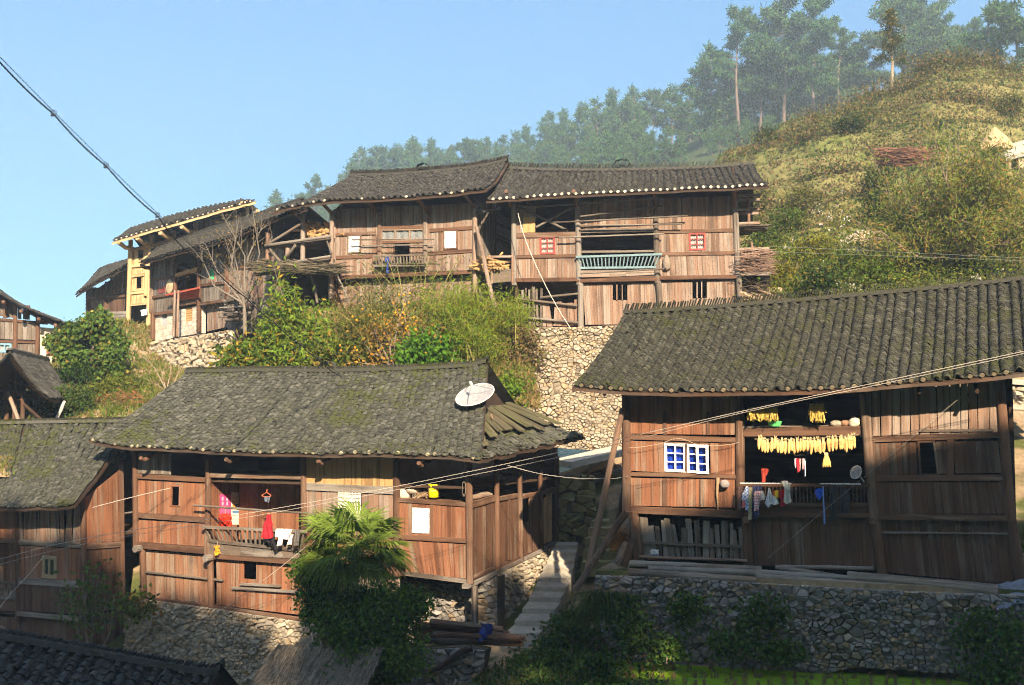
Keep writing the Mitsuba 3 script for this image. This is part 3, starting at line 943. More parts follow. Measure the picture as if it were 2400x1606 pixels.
# left bay
planks(L_, LW, [c1(664, 440), c1(830, 445), c1(830, 545), c1(664, 538)], .2, 'wood_grey')
boarded_with_hole(L_, LW, [c1(664, 572), c1(1004, 590), c1(1002, 755), c1(668, 730)], [c1(835, 602), c1(872, 604), c1(870, 695), c1(832, 693)], .17, 'wood_brown')
hole_frame(L_, LW, [c1(835, 602), c1(872, 604), c1(870, 695), c1(832, 693)], 'wood_brown')
planks(L_, LW, [c1(672, 765), c1(1002, 785), c1(1000, 895), c1(674, 870)], .15, 'wood_brown')
beam(L_, LW, c1(655, 540), c1(1010, 560), 11, 'wood_beam', -.06, .05)
beam(L_, LW, c1(670, 728), c1(1000, 752), 13, 'wood_beam', -.06, .05)
beam(L_, LW, c1(665, 872), c1(1005, 900), 15, 'wood_beam', -.06, .07)
# balcony: posts, beam, floor, back wall, slanting rail
BW = 1.45
beam(L_, LW, c1(1020, 536), c1(1480, 546), 11, 'wood_beam', -.06, .06)
planks(L_, LW, [c1(1160, 540), c1(1480, 540), c1(1480, 860), c1(1160, 860)], .2, 'wood_brown', w=-BW, proj=-BW)
mm = MB(); ub0, ub1 = LW.uz(*c1(1016, 700))[0], LW.uz(*c1(1478, 700))[0]
BS = LW.side(ub0 + .02)
for i in range(8):
    a, b = .08 + (BW - .08) * i / 8 + .004, .08 + (BW - .08) * (i + 1) / 8 - .004
    mm = MB(); slab(mm, BS, [(a, zce - .1), (b, zce - .1), (b, zfl), (a, zfl)], -.05, rng.uniform(-.006, .006)); part(L_, 'plank', mm, 'wood_brown')
mm = MB(); slab(mm, LW, [(ub1, zce - .1), (ub1 + .05, zce - .1), (ub1 + .05, zfl), (ub1, zfl)], -BW, -.06); part(L_, 'balcony_side', mm, 'wood_brown')
rails(L_, LW, c1(978, 792), c1(1488, 815), c1(1008, 858), c1(1470, 908), 21, 'wood_grey', .30, .08, height_px=7, bar=.05, thick=.06)
planks(L_, LW, [c1(1010, 868), c1(1472, 915), c1(1472, 955), c1(1012, 930)], .6, 'wood_grey', w=.03)
beam(L_, LW, c1(1010, 928), c1(1475, 962), 11, 'wood_beam', -.06, .08)
# middle bay right of the balcony
planks(L_, LW, [c2(238, 440), c2(672, 450), c2(670, 602), c2(240, 590)], .19, 'wood_new')
beam(L_, LW, c2(245, 585), c2(672, 605), 17, 'wood_grey', -.06, .06)
boarded_with_hole(L_, LW, [c2(240, 622), c2(672, 642), c2(676, 830), c2(244, 790)], [c2(400, 625), c2(514, 630), c2(512, 765), c2(400, 760)], .19, 'wood_pale')
beam(L_, LW, c2(244, 785), c2(680, 822), 16, 'wood_beam', -.06, .05)
planks(L_, LW, [c2(246, 815), c2(680, 850), c2(684, 1010), c2(240, 980)], .19, 'wood_brown')
beam(L_, LW, c2(236, 975), c2(690, 1012), 14, 'wood_beam', -.06, .07)
# corner room under the open loft
boarded_with_hole(L_, LW, [c2(688, 672), c2(1024, 690), c2(1026, 856), c2(692, 838)], [c2(762, 704), c2(846, 708), c2(845, 830), c2(760, 828)], .19, 'wood_brown')
planks(L_, LW, [c2(694, 862), c2(1028, 884), c2(1030, 1050), c2(730, 1020)], .16, 'wood_brown')
beam(L_, LW, c2(686, 658), c2(1024, 682), 9, 'wood_beam', -.6, .05)
vsplit(L_, LW, *[c2(x, 0)[0] for x in (848, 862)], c2(0, 690)[1], c2(0, 850)[1], 'wood_beam')
beam(L_, LW, c2(690, 836), c2(1030, 856), 11, 'wood_beam', -.06, .06)
beam(L_, LW, c2(725, 1015), c2(1036, 1056), 10, 'wood_grey', -.1, .07)
zl = LW.uz(*c2(1030, 680))[1]; zk = LW.uz(*c2(1030, 1060))[1]
mm = MB(); ua = LW.uz(*c2(688, 800))[0]
slab(mm, LW, [(ua, zl - .03), (-.06, zl - .03), (-.06, zl - .12), (ua, zl - .12)], -6.6, -.06); part(L_, 'loft_floor', mm, 'wood_grey')
mm = MB(); slab(mm, LW, [(ua, zk + .12), (-.06, zk + .12), (-.06, zk), (ua, zk)], -6.6, -.06); part(L_, 'floor', mm, 'wood_dark')
mm = MB(); slab(mm, LW, [(ua - .05, zt), (ua, zt), (ua, zl), (ua - .05, zl)], -6.6, -.1); part(L_, 'loft_wall', mm, 'wood_pale')
# the side towards the steps
sd = lambda pts: [LS.uz(*c2(*p)) for p in pts]
for q, wd in (([(1052, 700), (1162, 662), (1163, 985), (1052, 1050)], .16), ([(1180, 655), (1276, 638), (1278, 945), (1182, 985)], .16), ([(1330, 645), (1376, 632), (1376, 905), (1330, 925)], .16), ([(1290, 780), (1330, 770), (1330, 925), (1290, 940)], .16), ([(1388, 640), (1440, 625), (1442, 870), (1388, 890)], .2)):
    planks(L_, LS, [c2(*p) for p in q], wd, 'wood_red_shade' if q[0][0] != 1388 else 'wood_new', ragged=(0, 0) if q[0][0] != 1388 else (.2, .05), gap=.006 if q[0][0] != 1388 else .05)
beam(L_, LS, c2(1048, 680), c2(1165, 645), 14, 'wood_beam', -.08, .05); beam(L_, LS, c2(1180, 655), c2(1276, 635), 10, 'wood_beam', -.08, .05)
beam(L_, LS, c2(1292, 648), c2(1378, 628), 8, 'wood_beam', -.08, .05); beam(L_, LS, c2(1388, 625), c2(1460, 605), 10, 'wood_beam', -.08, .05)
beam(L_, LS, c2(1050, 1040), c2(1166, 985), 9, 'wood_beam', -.08, .05); beam(L_, LS, c2(1180, 985), c2(1380, 905), 9, 'wood_beam', -.08, .05)
beam(L_, LS, c2(1030, 1082), c2(1172, 1012), 9, 'wood_grey', -.1, .1, 'sill'); beam(L_, LS, c2(1178, 1008), c2(1470, 868), 8, 'wood_grey', -.1, .1, 'sill')
for x, y0, y1 in ((1106, 700, 1022), (1228, 645, 960), (1330, 645, 925)):
    q = quad(LS, [c2(x - 4, y0), c2(x + 4, y0), c2(x + 4, y1), c2(x - 4, y1)]); mm = MB(); slab(mm, LS, q, -.02, .04); part(L_, 'stile', mm, 'wood_beam')
for (x0, y0), (x1, y1) in (((1168, 520), (1174, 1008)), ((1280, 555), (1288, 962)), ((1380, 570), (1388, 915)), ((1463, 545), (1468, 870))):
    post(L_, LS, c2(x0, y0 - 90), c2(x1, y1), .085, 'wood_beam', w=.02)
for a, b in ((c1(657, 430), c1(662, 905)), (c1(1014, 470), c1(1008, 940)), (c1(1022, 945), c1(1028, 1190)), (c2(232, 450), c2(236, 990)), (c2(682, 480), c2(686, 1010)), (c2(1034, 480), c2(1040, 1075)), (c1(692, 905), c1(698, 1150))):
    post(L_, LW, a, b, .11, 'wood_beam', w=.0)
for (x, y) in (c1(668, 905), c1(1010, 950)):
    q = LW.uz(x, y, .2); mm = MB(); mm.tube([LW.P(*q, -.1), LW.P(*q, .32)], .12, 10); part(L_, 'beam_end', mm, 'wood_grey')
# stilts under the corner room
for p, q in ((c2(1062, 1085), c2(1066, 1395)),):
    post(L_, LW, p, q, .10, 'wood_grey', w=.0, name='stilt')
post(L_, LS, c2(1164, 1015), c2(1164, 1290), .08, 'wood_grey', w=.0, name='stilt')
# window screens
for pts, col in (([c2(400, 625), c2(514, 630), c2(512, 765), c2(400, 760)], (.62, .60, .56)), ([c2(762, 704), c2(846, 708), c2(845, 830), c2(760, 828)], (.66, .65, .63))):
    k = new(L_ + '__window')
    q = quad(LW, pts); mm = MB()
    xs, ys = np.linspace(0, 1, 14), np.linspace(0, 1, 14)
    P = np.array([[LW.P(*lerp(lerp(q[0], q[1], a), lerp(q[3], q[2], a), b), .02 + .025 * meshkit.noise(np.array([a * 3, b * 3, col[0] * 99]))) for a in xs] for b in ys])
    mm.grid(P, paint(col)); part(k, 'sheet', mm, 'painted', smooth=True)
    for i in range(7 if col[0] < .65 else 0):
        a = (i + .5) / 7
        for s0, s1 in (((a, 0), (a, 1)), ((0, a), (1, a))):
            g = [LW.P(*lerp(lerp(q[0], q[1], x), lerp(q[3], q[2], x), y), .06) for x, y in (s0, s1)]
            mm = MB(); mm.tube(g, .012, 4, paint((.5, .48, .44))); part(k, 'bar', mm, 'painted')
# roof: front slope, rear slope, and the lean-to slope over the side
ridge = poly3(LW, [(436, 876), (600, 873), (800, 874), (1000, 868), (1100, 862), (1143, 852)], -3.35)
eave = poly3(LW, [(205, 1030), (260, 1043), (400, 1052), (600, 1060), (800, 1064), (960, 1066), (1060, 1070), (1128, 1078)], 1.0)
rear = np.array([p - LW.n * 4.2 - [0, 0, 2.3] for p in ridge])
LSURF = tiled_roof(L_, ridge, eave, 'tile_slate', pitch=.25, expose=.15, sag=.15, lime=(.36, .34, .24), lime_share=.5, rear=rear, cap_h=.10, flat=True, wobble=1.3, lime_size=.8)
hip_top = poly3(LS, [(1105, 968), (1140, 962), (1200, 958)], -1.6)
hip_top = np.array([LW.P(*LW.uz(1072, 972, -1.3), -1.3), LW.P(*LW.uz(1130, 963, -2.6), -2.6), LW.P(*LW.uz(1196, 957, -4.3), -4.3)])
hip_eave = np.array([eave[-1] + [0, 0, .02], LW.P(*LW.uz(1240, 1052, -2.2), -2.2), LW.P(*LW.uz(1372, 1022, -6.6), -6.6)])
tiled_roof(L_, hip_top, hip_eave, 'tile_slate', pitch=.24, expose=.16, sag=.10, ridge_cap=False, name='side_roof', flat=True, shown=80, wobble=1.6)
for i in range(9):       # old boards laid over the side slope
    a, b = lerp(hip_top[0], hip_top[2], (i + .3) / 9.5), lerp(hip_eave[0], hip_eave[2], (i + .45) / 9.5)
    a, b = lerp(a, b, rng.uniform(0, .12)), lerp(a, b, rng.uniform(.6, .97))
    e = unit(hip_eave[2] - hip_eave[0]) * (.40 + .14 * (i % 2))
    up = np.array([0, 0, .17 + .03 * (i % 3)])
    mm = MB(); mm.hexa([a + up, a + up + e, b + up + e, b + up], [a + up - [0, 0, .03], a + up + e - [0, 0, .03], b + up + e - [0, 0, .03], b + up - [0, 0, .03]])
    if i < 9:
        part(L_ + '__side_roof', 'board', mm, 'wood_roof')
g0, g1, g2 = ridge[-1] - [0, 0, .12] - LW.d * .5, hip_top[0] + [0, 0, -.1], hip_top[2] + [0, 0, -.1]
mm = MB(); mm.add([g0, g1, g2, g0 - LW.d * .06, g1 - LW.d * .06, g2 - LW.d * .06], [[0, 1, 2], [3, 5, 4], [0, 3, 4], [0, 4, 1], [0, 2, 5], [0, 5, 3], [1, 4, 5], [1, 5, 2]]); part(L_, 'gable', mm, 'wood_dark')
for i in range(4):
    u = lerp(ul + 1, -1.2, i / 3)
    z = LW.uz(*c1(910, 440))[1]
    mm = MB(); mm.tube([LW.P(u, zt - .1, -.2), LW.P(u, zt - .38, .75), LW.P(u, zt - .3, .9)], .07); part(L_, 'bracket', mm, 'wood_beam')

# ---- the house at the lower left edge --------------------------------------------------------
GC = at(c1(402, 0)[0], 1200, 39.5)
GW = Wall(GC, (.904, -.428)); GS = GW.side(0.0)
G_ = thing('wooden_house', 'half shaded brown wooden house at the lower left edge of the picture', 'house')
gu = GW.uz(-60, 1300)[0] - 2
gz = [GW.uz(193, y)[1] for y in (1150, 1262, 1362, 1452, 1640)]
shell(G_, GW, gu, -.1, gz[4], gz[0] + .1, 6.5, floors=(gz[1], gz[3]), right=False)
planks(G_, GW, [c1(92, 690), c1(398, 690), c1(398, 882), c1(95, 862)], .21, 'wood_pale', gap=.03, lean=.3, ragged=(.05, .0))
planks(G_, GW, [c1(-120, 700), c1(78, 700), c1(78, 858), c1(-120, 845)], .2, 'wood_brown')
beam(G_, GW, c1(90, 862), c1(400, 880), 11, 'wood_grey', -.06, .06); beam(G_, GW, c1(-120, 848), c1(85, 860), 9, 'wood_beam', -.06, .06)
boarded_with_hole(G_, GW, [c1(90, 890), c1(398, 905), c1(398, 1062), c1(92, 1045)], [c1(214, 945), c1(272, 950), c1(272, 1042), c1(214, 1038)], .18, 'wood_brown')
window_grid(G_, GW, [c1(214, 945), c1(272, 950), c1(272, 1042), c1(214, 1038)], (.25, .20, .12), 1, 2, bar=.06, w=.04)
beam(G_, GW, c1(90, 1045), c1(400, 1065), 15, 'wood_grey', -.06, .08)
planks(G_, GW, [c1(92, 1075), c1(400, 1095), c1(400, 1225), c1(94, 1205)], .2, 'wood_red_shade')  # lower storey takes the darkened wood, which paints in deeper shade
beam(G_, GW, c1(80, 1210), c1(400, 1240), 10, 'wood_grey', -.06, .1)
planks(G_, GW, [c1(-60, 1235), c1(400, 1260), c1(400, 1620), c1(-60, 1600)], .2, 'wood_red_shade', w=-.1)
rails(G_, GW, c1(-120, 1058), c1(78, 1068), c1(-120, 1130), c1(78, 1140), 12, 'wood_grey', .15, .06, height_px=6)
planks(G_, GW, [c1(-120, 1145), c1(80, 1155), c1(80, 1210), c1(-120, 1200)], .8, 'wood_red_shade')
planks(G_, GW, [c1(-140, 880), c1(80, 880), c1(80, 1100), c1(-140, 1100)], .2, 'wood_brown', w=-1.4, proj=-1.4)
# the wall towards the gap
planks(G_, GS, [c1(412, 660), c1(585, 520), c1(592, 875), c1(418, 890)], .17, 'wood_brown')
planks(G_, GS, [c1(420, 915), c1(592, 900), c1(598, 1180), c1(424, 1230)], .17, 'wood_red_shade')
planks(G_, GS, [c1(424, 1240), c1(598, 1190), c1(602, 1560), c1(428, 1600)], .2, 'wood_red_shade', ragged=(.1, 0), gap=.02)
beam(G_, GS, c1(416, 885), c1(600, 870), 12, 'wood_beam', -.06, .05); beam(G_, GS, c1(600, 730), c1(660, 722), 3, 'wood_grey', .0, .04, 'rail')
for p, q, wl in ((c1(84, 700), c1(88, 1260), GW), (c1(402, 640), c1(410, 1300), GW), (c1(588, 480), c1(600, 1600), GS)):
    post(G_, wl, p, q, .10, 'wood_beam', w=0.0)
ridge = poly3(GW, [(-160, 1004), (0, 997), (120, 994), (310, 992)], -3.25)
eave = poly3(GW, [(-160, 1196), (0, 1190), (100, 1190), (150, 1188), (176, 1182)], 1.0)
tiled_roof(G_, ridge, eave, 'tile_slate', pitch=.24, expose=.14, sag=.14, rear=np.array([p - GW.n * 4 - [0, 0, 2.2] for p in ridge]), cap_h=.09, flat=True, wobble=1.3, shown=250)

# ---- upper right house ------------------------------------------------------------------------
UA, UB = at(c7(295, 0)[0], 700, 47.0), at(c7(1785, 0)[0], 700, 45.5)
UW = Wall(UA, (UB - UA)[:2])
U_ = thing('wooden_house', 'weathered wooden house on the upper terrace with a pale blue balcony rail', 'house')
ua, ub = UW.uz(*c7(295, 700))[0], UW.uz(*c7(1785, 700))[0]
uz = lambda x, y: UW.uz(*c7(x, y))[1]
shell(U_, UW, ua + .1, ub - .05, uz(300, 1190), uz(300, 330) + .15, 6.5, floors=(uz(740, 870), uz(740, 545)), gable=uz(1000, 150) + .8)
planks(U_, UW, [c7(305, 380), c7(445, 380), c7(440, 556), c7(312, 560)], .2, 'wood_pale')
mm = None
planks(U_, UW, [c7(360, 455), c7(440, 455), c7(440, 556), c7(360, 558)], .22, 'wood_new', w=.03)
beam(U_, UW, c7(300, 562), c7(735, 552), 11, 'wood_beam', -.06, .05)
boarded_with_hole(U_, UW, [c7(306, 590), c7(728, 580), c7(728, 705), c7(306, 712)], [c7(476, 590), c7(566, 588), c7(570, 694), c7(478, 697)], .15, 'wood_pale')
window_grid(U_, UW, [c7(476, 590), c7(566, 588), c7(570, 694), c7(478, 697)], (.28, .05, .045), 3, 2, bar=.035, back=(.36, .36, .36), back_w=-.06, skip=((0, 0), (1, 0)))
beam(U_, UW, c7(300, 708), c7(728, 700), 8, 'wood_beam', -.06, .05)
planks(U_, UW, [c7(306, 730), c7(728, 722), c7(728, 862), c7(306, 870)], .15, 'wood_pale')
beam(U_, UW, c7(295, 862), c7(1790, 838), 9, 'wood_beam', -.06, .09)
planks(U_, UW, [c7(742, 340), c7(1240, 320), c7(1240, 530), c7(742, 535)], .17, 'wood_pale')
beam(U_, UW, c7(735, 535), c7(1245, 522), 9, 'wood_grey', -.06, .06)
rails(U_, UW, c7(712, 712), c7(1288, 694), c7(735, 786), c7(1250, 780), 22, 'wood_grey', .22, .10, paint_=(.16, .25, .30), height_px=5, bar=.045)
planks(U_, UW, [c7(740, 800), c7(1250, 790), c7(1250, 850), c7(740, 860)], .9, 'wood_pale', w=.02)
beam(U_, UW, c7(740, 678), c7(1250, 672), 5, 'wood_grey', -.06, .05)
beam(U_, UW, c7(720, 870), c7(1260, 858), 7, 'wood_beam', -.06, .12)
planks(U_, UW, [c7(1250, 330), c7(1770, 310), c7(1770, 535), c7(1252, 540)], .16, 'wood_pale')
beam(U_, UW, c7(1250, 540), c7(1775, 528), 8, 'wood_beam', -.06, .05)
boarded_with_hole(U_, UW, [c7(1254, 562), c7(1766, 552), c7(1772, 682), c7(1260, 690)], [c7(1472, 565), c7(1572, 563), c7(1574, 668), c7(1475, 671)], .15, 'wood_pale')
window_grid(U_, UW, [c7(1472, 565), c7(1572, 563), c7(1574, 668), c7(1475, 671)], (.28, .05, .045), 3, 2, bar=.035, back=(.40, .41, .42), back_w=-.07, skip=((1, 1), (2, 1)))
beam(U_, UW, c7(1255, 690), c7(1775, 680), 8, 'wood_beam', -.06, .05)
planks(U_, UW, [c7(1262, 712), c7(1780, 702), c7(1788, 838), c7(1270, 848)], .15, 'wood_pale')
boarded_with_hole(U_, UW, [c7(755, 905), c7(1252, 890), c7(1265, 1165), c7(775, 1172)], [c7(958, 905), c7(1054, 902), c7(1054, 1006), c7(958, 1006)], .13, 'wood_pale', w=-.08)
boarded_with_hole(U_, UW, [c7(1275, 892), c7(1796, 872), c7(1812, 1150), c7(1290, 1160)], [c7(1490, 888), c7(1586, 884), c7(1588, 992), c7(1494, 995)], .13, 'wood_pale', w=-.08)
for x0, y0, y1 in ((985, 905, 1006), (1022, 904, 1006), (1522, 888, 994), (1552, 886, 994)):
    vsplit(U_, UW, c7(x0 - 4, 0)[0], c7(x0 + 4, 0)[0], c7(0, y0)[1], c7(0, y1)[1], 'wood_pale', 'window_bar', w=-.06)
planks(U_, UW, [c7(345, 915), c7(480, 912), c7(485, 1185), c7(348, 1190)], .12, 'wood_grey', w=-.08, gap=.04, ragged=(.2, .05), lean=.3)
planks(U_, UW, [c7(482, 1000), c7(725, 985), c7(728, 1185), c7(485, 1188)], .2, 'wood_pale', w=-.08, gap=.03, ragged=(.4, .05), lean=.5)
for a, b in ((c7(325, 1000), c7(720, 1045)), (c7(330, 1120), c7(728, 1158)), (c7(480, 990), c7(728, 965))):
    q0, q1 = UW.uz(*a, .05), UW.uz(*b, .05)
    stick(U_, 'fence_rail', 'wood_grey', UW.P(*q0, .05), UW.P(*q1, .05), .05)
for a, b in ((c7(298, 330), c7(298, 910)), (c7(720, 300), c7(735, 905)), (c7(742, 890), c7(745, 1190)), (c7(1240, 280), c7(1258, 895)), (c7(1262, 885), c7(1285, 1160)), (c7(1772, 260), c7(1795, 850)), (c7(1798, 845), c7(1820, 1150))):
    post(U_, UW, a, b, .12, 'wood_grey', w=0.0)
for k, (a, b) in enumerate(((c7(740, 450), c7(1290, 378)), (c7(560, 490), c7(1460, 445)), (c7(745, 510), c7(1425, 500)), (c7(600, 590), c7(1300, 565)), (c7(740, 830), c7(1300, 800)), (c7(440, 385), c7(1240, 330)))):
    w = .35 if k < 5 else .1
    stick(U_, 'drying_pole', 'wood_grey', UW.P(*UW.uz(*a, w), w), UW.P(*UW.uz(*b, w), w), .035)
for a, b in ((c7(320, 380), c7(660, 545)), (c7(445, 522), c7(690, 390))):
    stick(U_, 'brace', 'wood_grey', UW.P(*UW.uz(*a, .05), .05), UW.P(*UW.uz(*b, -.1), -.1), .05)
ridge = poly3(UW, [(1186, 398), (1300, 403), (1460, 403), (1600, 400), (1700, 394), (1768, 388)], -3.2)
eave = poly3(UW, [(1140, 470), (1250, 462), (1400, 453), (1550, 446), (1680, 441), (1803, 434)], 1.25)
tiled_roof(U_, ridge, eave, 'tile_black', pitch=.27, expose=.17, sag=.14, lime=(.66, .63, .55), lime_size=.8, lime_share=.92, rear=np.array([p - UW.n * 4.2 - [0, 0, 2.2] for p in ridge]), cap_h=.22, shown=250)
for x in (275, 718, 1240, 1770):
    q = UW.uz(*c7(x, 320), .1)
    mm = MB(); mm.tube([UW.P(q[0], q[1] - .35, .05), UW.P(q[0], q[1] - .05, .5), UW.P(q[0], q[1] + .05, 1.1)], .08); part(U_, 'bracket', mm, 'wood_beam')
# racks and shelf on its right side
US = UW.side(ub)
for y, w0, l in ((302, -.3, .95), (395, -.2, .9), (488, .1, .9), (660, -.1, 1.25), (830, .2, 1.3)):
    z = UW.uz(*c7(1800, y))[1]
    for off in (0.05, -.9):
        mm = MB(); slab(mm, UW, [(ub - .05, z), (ub + l, z), (ub + l, z - .10), (ub - .05, z - .10)], off - .12, off); part(U_, 'rack_beam', mm, 'wood_pale')
for (x0, y0), (x1, y1) in (((1865, 255), (1868, 490)), ((1885, 620), (1905, 830))):
    stick(U_, 'rack_post', 'wood_pale', UW.P(*UW.uz(*c7(x0, y0)), 0), UW.P(*UW.uz(*c7(x1, y1)), 0), .06)
for y in (515, 830):
    z = UW.uz(*c7(1800, y))[1]
    for k in range(5):
        mm = MB(); slab(mm, UW, [(ub, z + .04), (ub + rng.uniform(1.1, 1.5), z + .04 + rng.normal(0, .02)), (ub + 1.2, z), (ub, z)], -.3 * k - .26, -.3 * k); part(U_, 'shelf_board', mm, 'wood_grey')

# ---- upper middle house -------------------------------------------------------------------------
VA, VB = at(c6(515, 0)[0], 640, 49.0), at(c6(1465, 0)[0], 640, 47.0)
VW = Wall(VA, (VB - VA)[:2])
V_ = thing('wooden_house', 'weathered wooden house with two plastic sheeted windows and an open firewood shed on its left', 'house')
va, vb = VW.uz(*c6(515, 640))[0], VW.uz(*c6(1465, 640))[0]
vz = lambda x, y: VW.uz(*c6(x, y))[1]
shell(V_, VW, va + .05, vb - .05, vz(1000, 1050), vz(1000, 390) + .1, 6.5, floors=(vz(1000, 840),), gable=vz(1200, 150) + .6, right=False)
VS = VW.side(vb)
planks(V_, VS, [(1115, 490), (1163, 462), (1163, 650), (1115, 640)], .2, 'wood_grey')
mm = MB(); slab(mm, VS, [(.0, vz(1465, 380) + .3), (6.4, vz(1465, 380) + .3), (6.4, vz(1465, 1000)), (0, vz(1465, 1000))], -.08, -.04); part(V_, 'side_wall', mm, 'wood_grey')
wide, dor = [c6(836, 537), c6(1124, 532), c6(1124, 603), c6(836, 607)], [c6(925, 622), c6(1025, 620), c6(1025, 780), c6(925, 780)]
planks(V_, VW, [c6(522, 400), c6(822, 390), c6(822, 575), c6(522, 585)], .15, 'wood_pale')
boarded_with_hole(V_, VW, [c6(520, 575), c6(822, 570), c6(822, 712), c6(520, 718)], [c6(622, 584), c6(695, 581), c6(695, 685), c6(622, 690)], .15, 'wood_pale')
planks(V_, VW, [c6(822, 385), c6(1130, 375), c6(1130, 522), c6(822, 530)], .15, 'wood_pale')
boarded_with_hole(V_, VW, [c6(824, 612), c6(1128, 605), c6(1128, 820), c6(824, 830)], dor, .15, 'wood_pale')
planks(V_, VW, [c6(1140, 375), c6(1462, 360), c6(1460, 540), c6(1140, 548)], .15, 'wood_pale')
boarded_with_hole(V_, VW, [c6(1140, 545), c6(1460, 535), c6(1460, 680), c6(1140, 692)], [c6(1262, 550), c6(1340, 548), c6(1340, 660), c6(1262, 663)], .15, 'wood_pale')
planks(V_, VW, [c6(518, 718), c6(822, 708), c6(822, 835), c6(516, 846)], .15, 'wood_pale'); planks(V_, VW, [c6(1132, 692), c6(1460, 680), c6(1460, 806), c6(1132, 818)], .15, 'wood_pale')
for a, b, h in ((c6(525, 560), c6(800, 548), 8), (c6(520, 712), c6(772, 702), 8), (c6(830, 515), c6(1126, 508), 7), (c6(822, 617), c6(1128, 608), 5), (c6(1160, 532), c6(1450, 512), 8), (c6(1150, 685), c6(1452, 665), 8)):
    beam(V_, VW, a, b, h, 'wood_beam', -.05, .05)
beam(V_, VW, c6(512, 845), c6(1462, 805), 9, 'wood_beam', -.08, .09)
hole_frame(V_, VW, dor, 'wood_beam')
window_grid(V_, VW, wide, (.25, .19, .14), 1, 3, bar=.05, back=(.20, .23, .25), back_w=-.06)
for pts in ([c6(622, 584), c6(695, 581), c6(695, 685), c6(622, 690)], [c6(1262, 550), c6(1340, 548), c6(1340, 660), c6(1262, 663)]):
    q = quad(VW, pts); k = new(V_ + '__window'); mm = MB(); xs = np.linspace(0, 1, 16)
    mm.grid(np.array([[VW.P(*lerp(lerp(q[0], q[1], a), lerp(q[3], q[2], a), b), .01 + .08 * meshkit.fbm(np.array([a * 3 + q[0][0], b * 3, 1.0]), 3)) for a in xs] for b in xs]), paint((.55, .57, .60)))
    part(k, 'plastic_sheet', mm, 'shiny', smooth=True)
    hole_frame(k, VW, pts, 'wood_beam', .06, .05, 'frame')
rails(V_, VW, c6(785, 708), c6(1122, 700), c6(792, 772), c6(1120, 768), 16, 'wood_grey', .35, .25, height_px=4, bar=.05)
mm = MB(); slab(mm, VW, quad(VW, [c6(785, 775), c6(1124, 770), c6(1124, 782), c6(785, 788)], .3), -.05, .38); part(V_, 'balcony_floor', mm, 'wood_grey')
planks(V_, VW, [c6(505, 885), c6(900, 870), c6(900, 1080), c6(500, 1090)], .14, 'wood_pale', w=-.3)
planks(V_, VW, [c6(900, 870), c6(1450, 850), c6(1450, 1000), c6(900, 1080)], .16, 'wood_pale', w=-.3)
for x, y0, y1 in ((520, 410, 850), (826, 390, 840), (1132, 380, 825), (1462, 360, 1000)):
    post(V_, VW, c6(x, y0), c6(x + 2, y1), .10, 'wood_pale', w=0.02)
for a, b in ((c6(640, 605), c6(1190, 603)), (c6(690, 645), c6(1190, 638)), (c6(900, 765), c6(1225, 768))):
    stick(V_, 'drying_pole', 'wood_grey', VW.P(*VW.uz(*a, .4), .4), VW.P(*VW.uz(*b, .4), .4), .025)
ridge = poly3(VW, [(820, 415), (950, 411), (1060, 402), (1140, 391), (1190, 380)], -3.2)
eave = poly3(VW, [(638, 496), (720, 478), (790, 470), (900, 465), (1010, 459), (1090, 450), (1140, 443)], 1.25)
tiled_roof(V_, ridge, eave, 'tile_black', pitch=.24, expose=.15, sag=.20, lime=(.62, .58, .48), lime_size=.8, lime_share=.35, rear=np.array([p - VW.n * 4.2 - [0, 0, 2.2] for p in ridge]), cap_h=.18, shown=250, wobble=1.2)
for x, y in ((255, 405), (470, 375), (765, 350), (1095, 335), (1400, 295)):
    q = VW.uz(*c6(x, y), .8)
    mm = MB(); mm.tube([VW.P(q[0] + .1, q[1] - .45, .02), VW.P(q[0], q[1] - .22, .4), VW.P(q[0], q[1] + .02, 1.15)], .075); part(V_, 'bracket', mm, 'wood_beam')
# its open shed: posts, two floors, back
for (x0, y0), (x1, y1) in (((315, 400), (312, 770)), ((212, 660), (206, 790)), ((508, 420), (500, 1000)), ((205, 840), (203, 960)), ((80, 560), (78, 740))):
    post(V_, VW, c6(x0, y0), c6(x1, y1), .10, 'wood_pale', w=.3, name='shed_post')
for y, x0 in ((610, 80), (750, 150)):
    a, b = VW.uz(*c6(x0, y + 15), .3), VW.uz(*c6(512, y - 22), .3)
    mm = MB(); slab(mm, VW, [a, b, b - [0, .14], a - [0, .14]], -3.0, .35); part(V_, 'shed_floor', mm, 'wood_grey')
sa = VW.uz(*c6(-20, 800), -1.5)[0]
mm = MB(); slab(mm, VW, [(sa, vz(500, 470)), (va, vz(500, 470)), (va, vz(500, 1060)), (sa, vz(500, 1060))], -3.2, -3.0); part(V_, 'shed_rear', mm, 'wood_dark')
for a, b, r in (((80, 635), (300, 500), .06), ((60, 645), (500, 580), .07), ((90, 670), (205, 800), .07), ((205, 720), (265, 640), .06), ((75, 885), (300, 790), .06), ((370, 805), (410, 1030), .06), ((475, 615), (505, 700), .04), ((180, 765), (500, 715), .06), ((505, 760), (635, 1045), .04), ((120, 935), (200, 830), .05)):
    stick(V_, 'shed_pole', 'wood_grey', VW.P(*VW.uz(*c6(*a), .5), .5), VW.P(*VW.uz(*c6(*b), .6), .6), r)

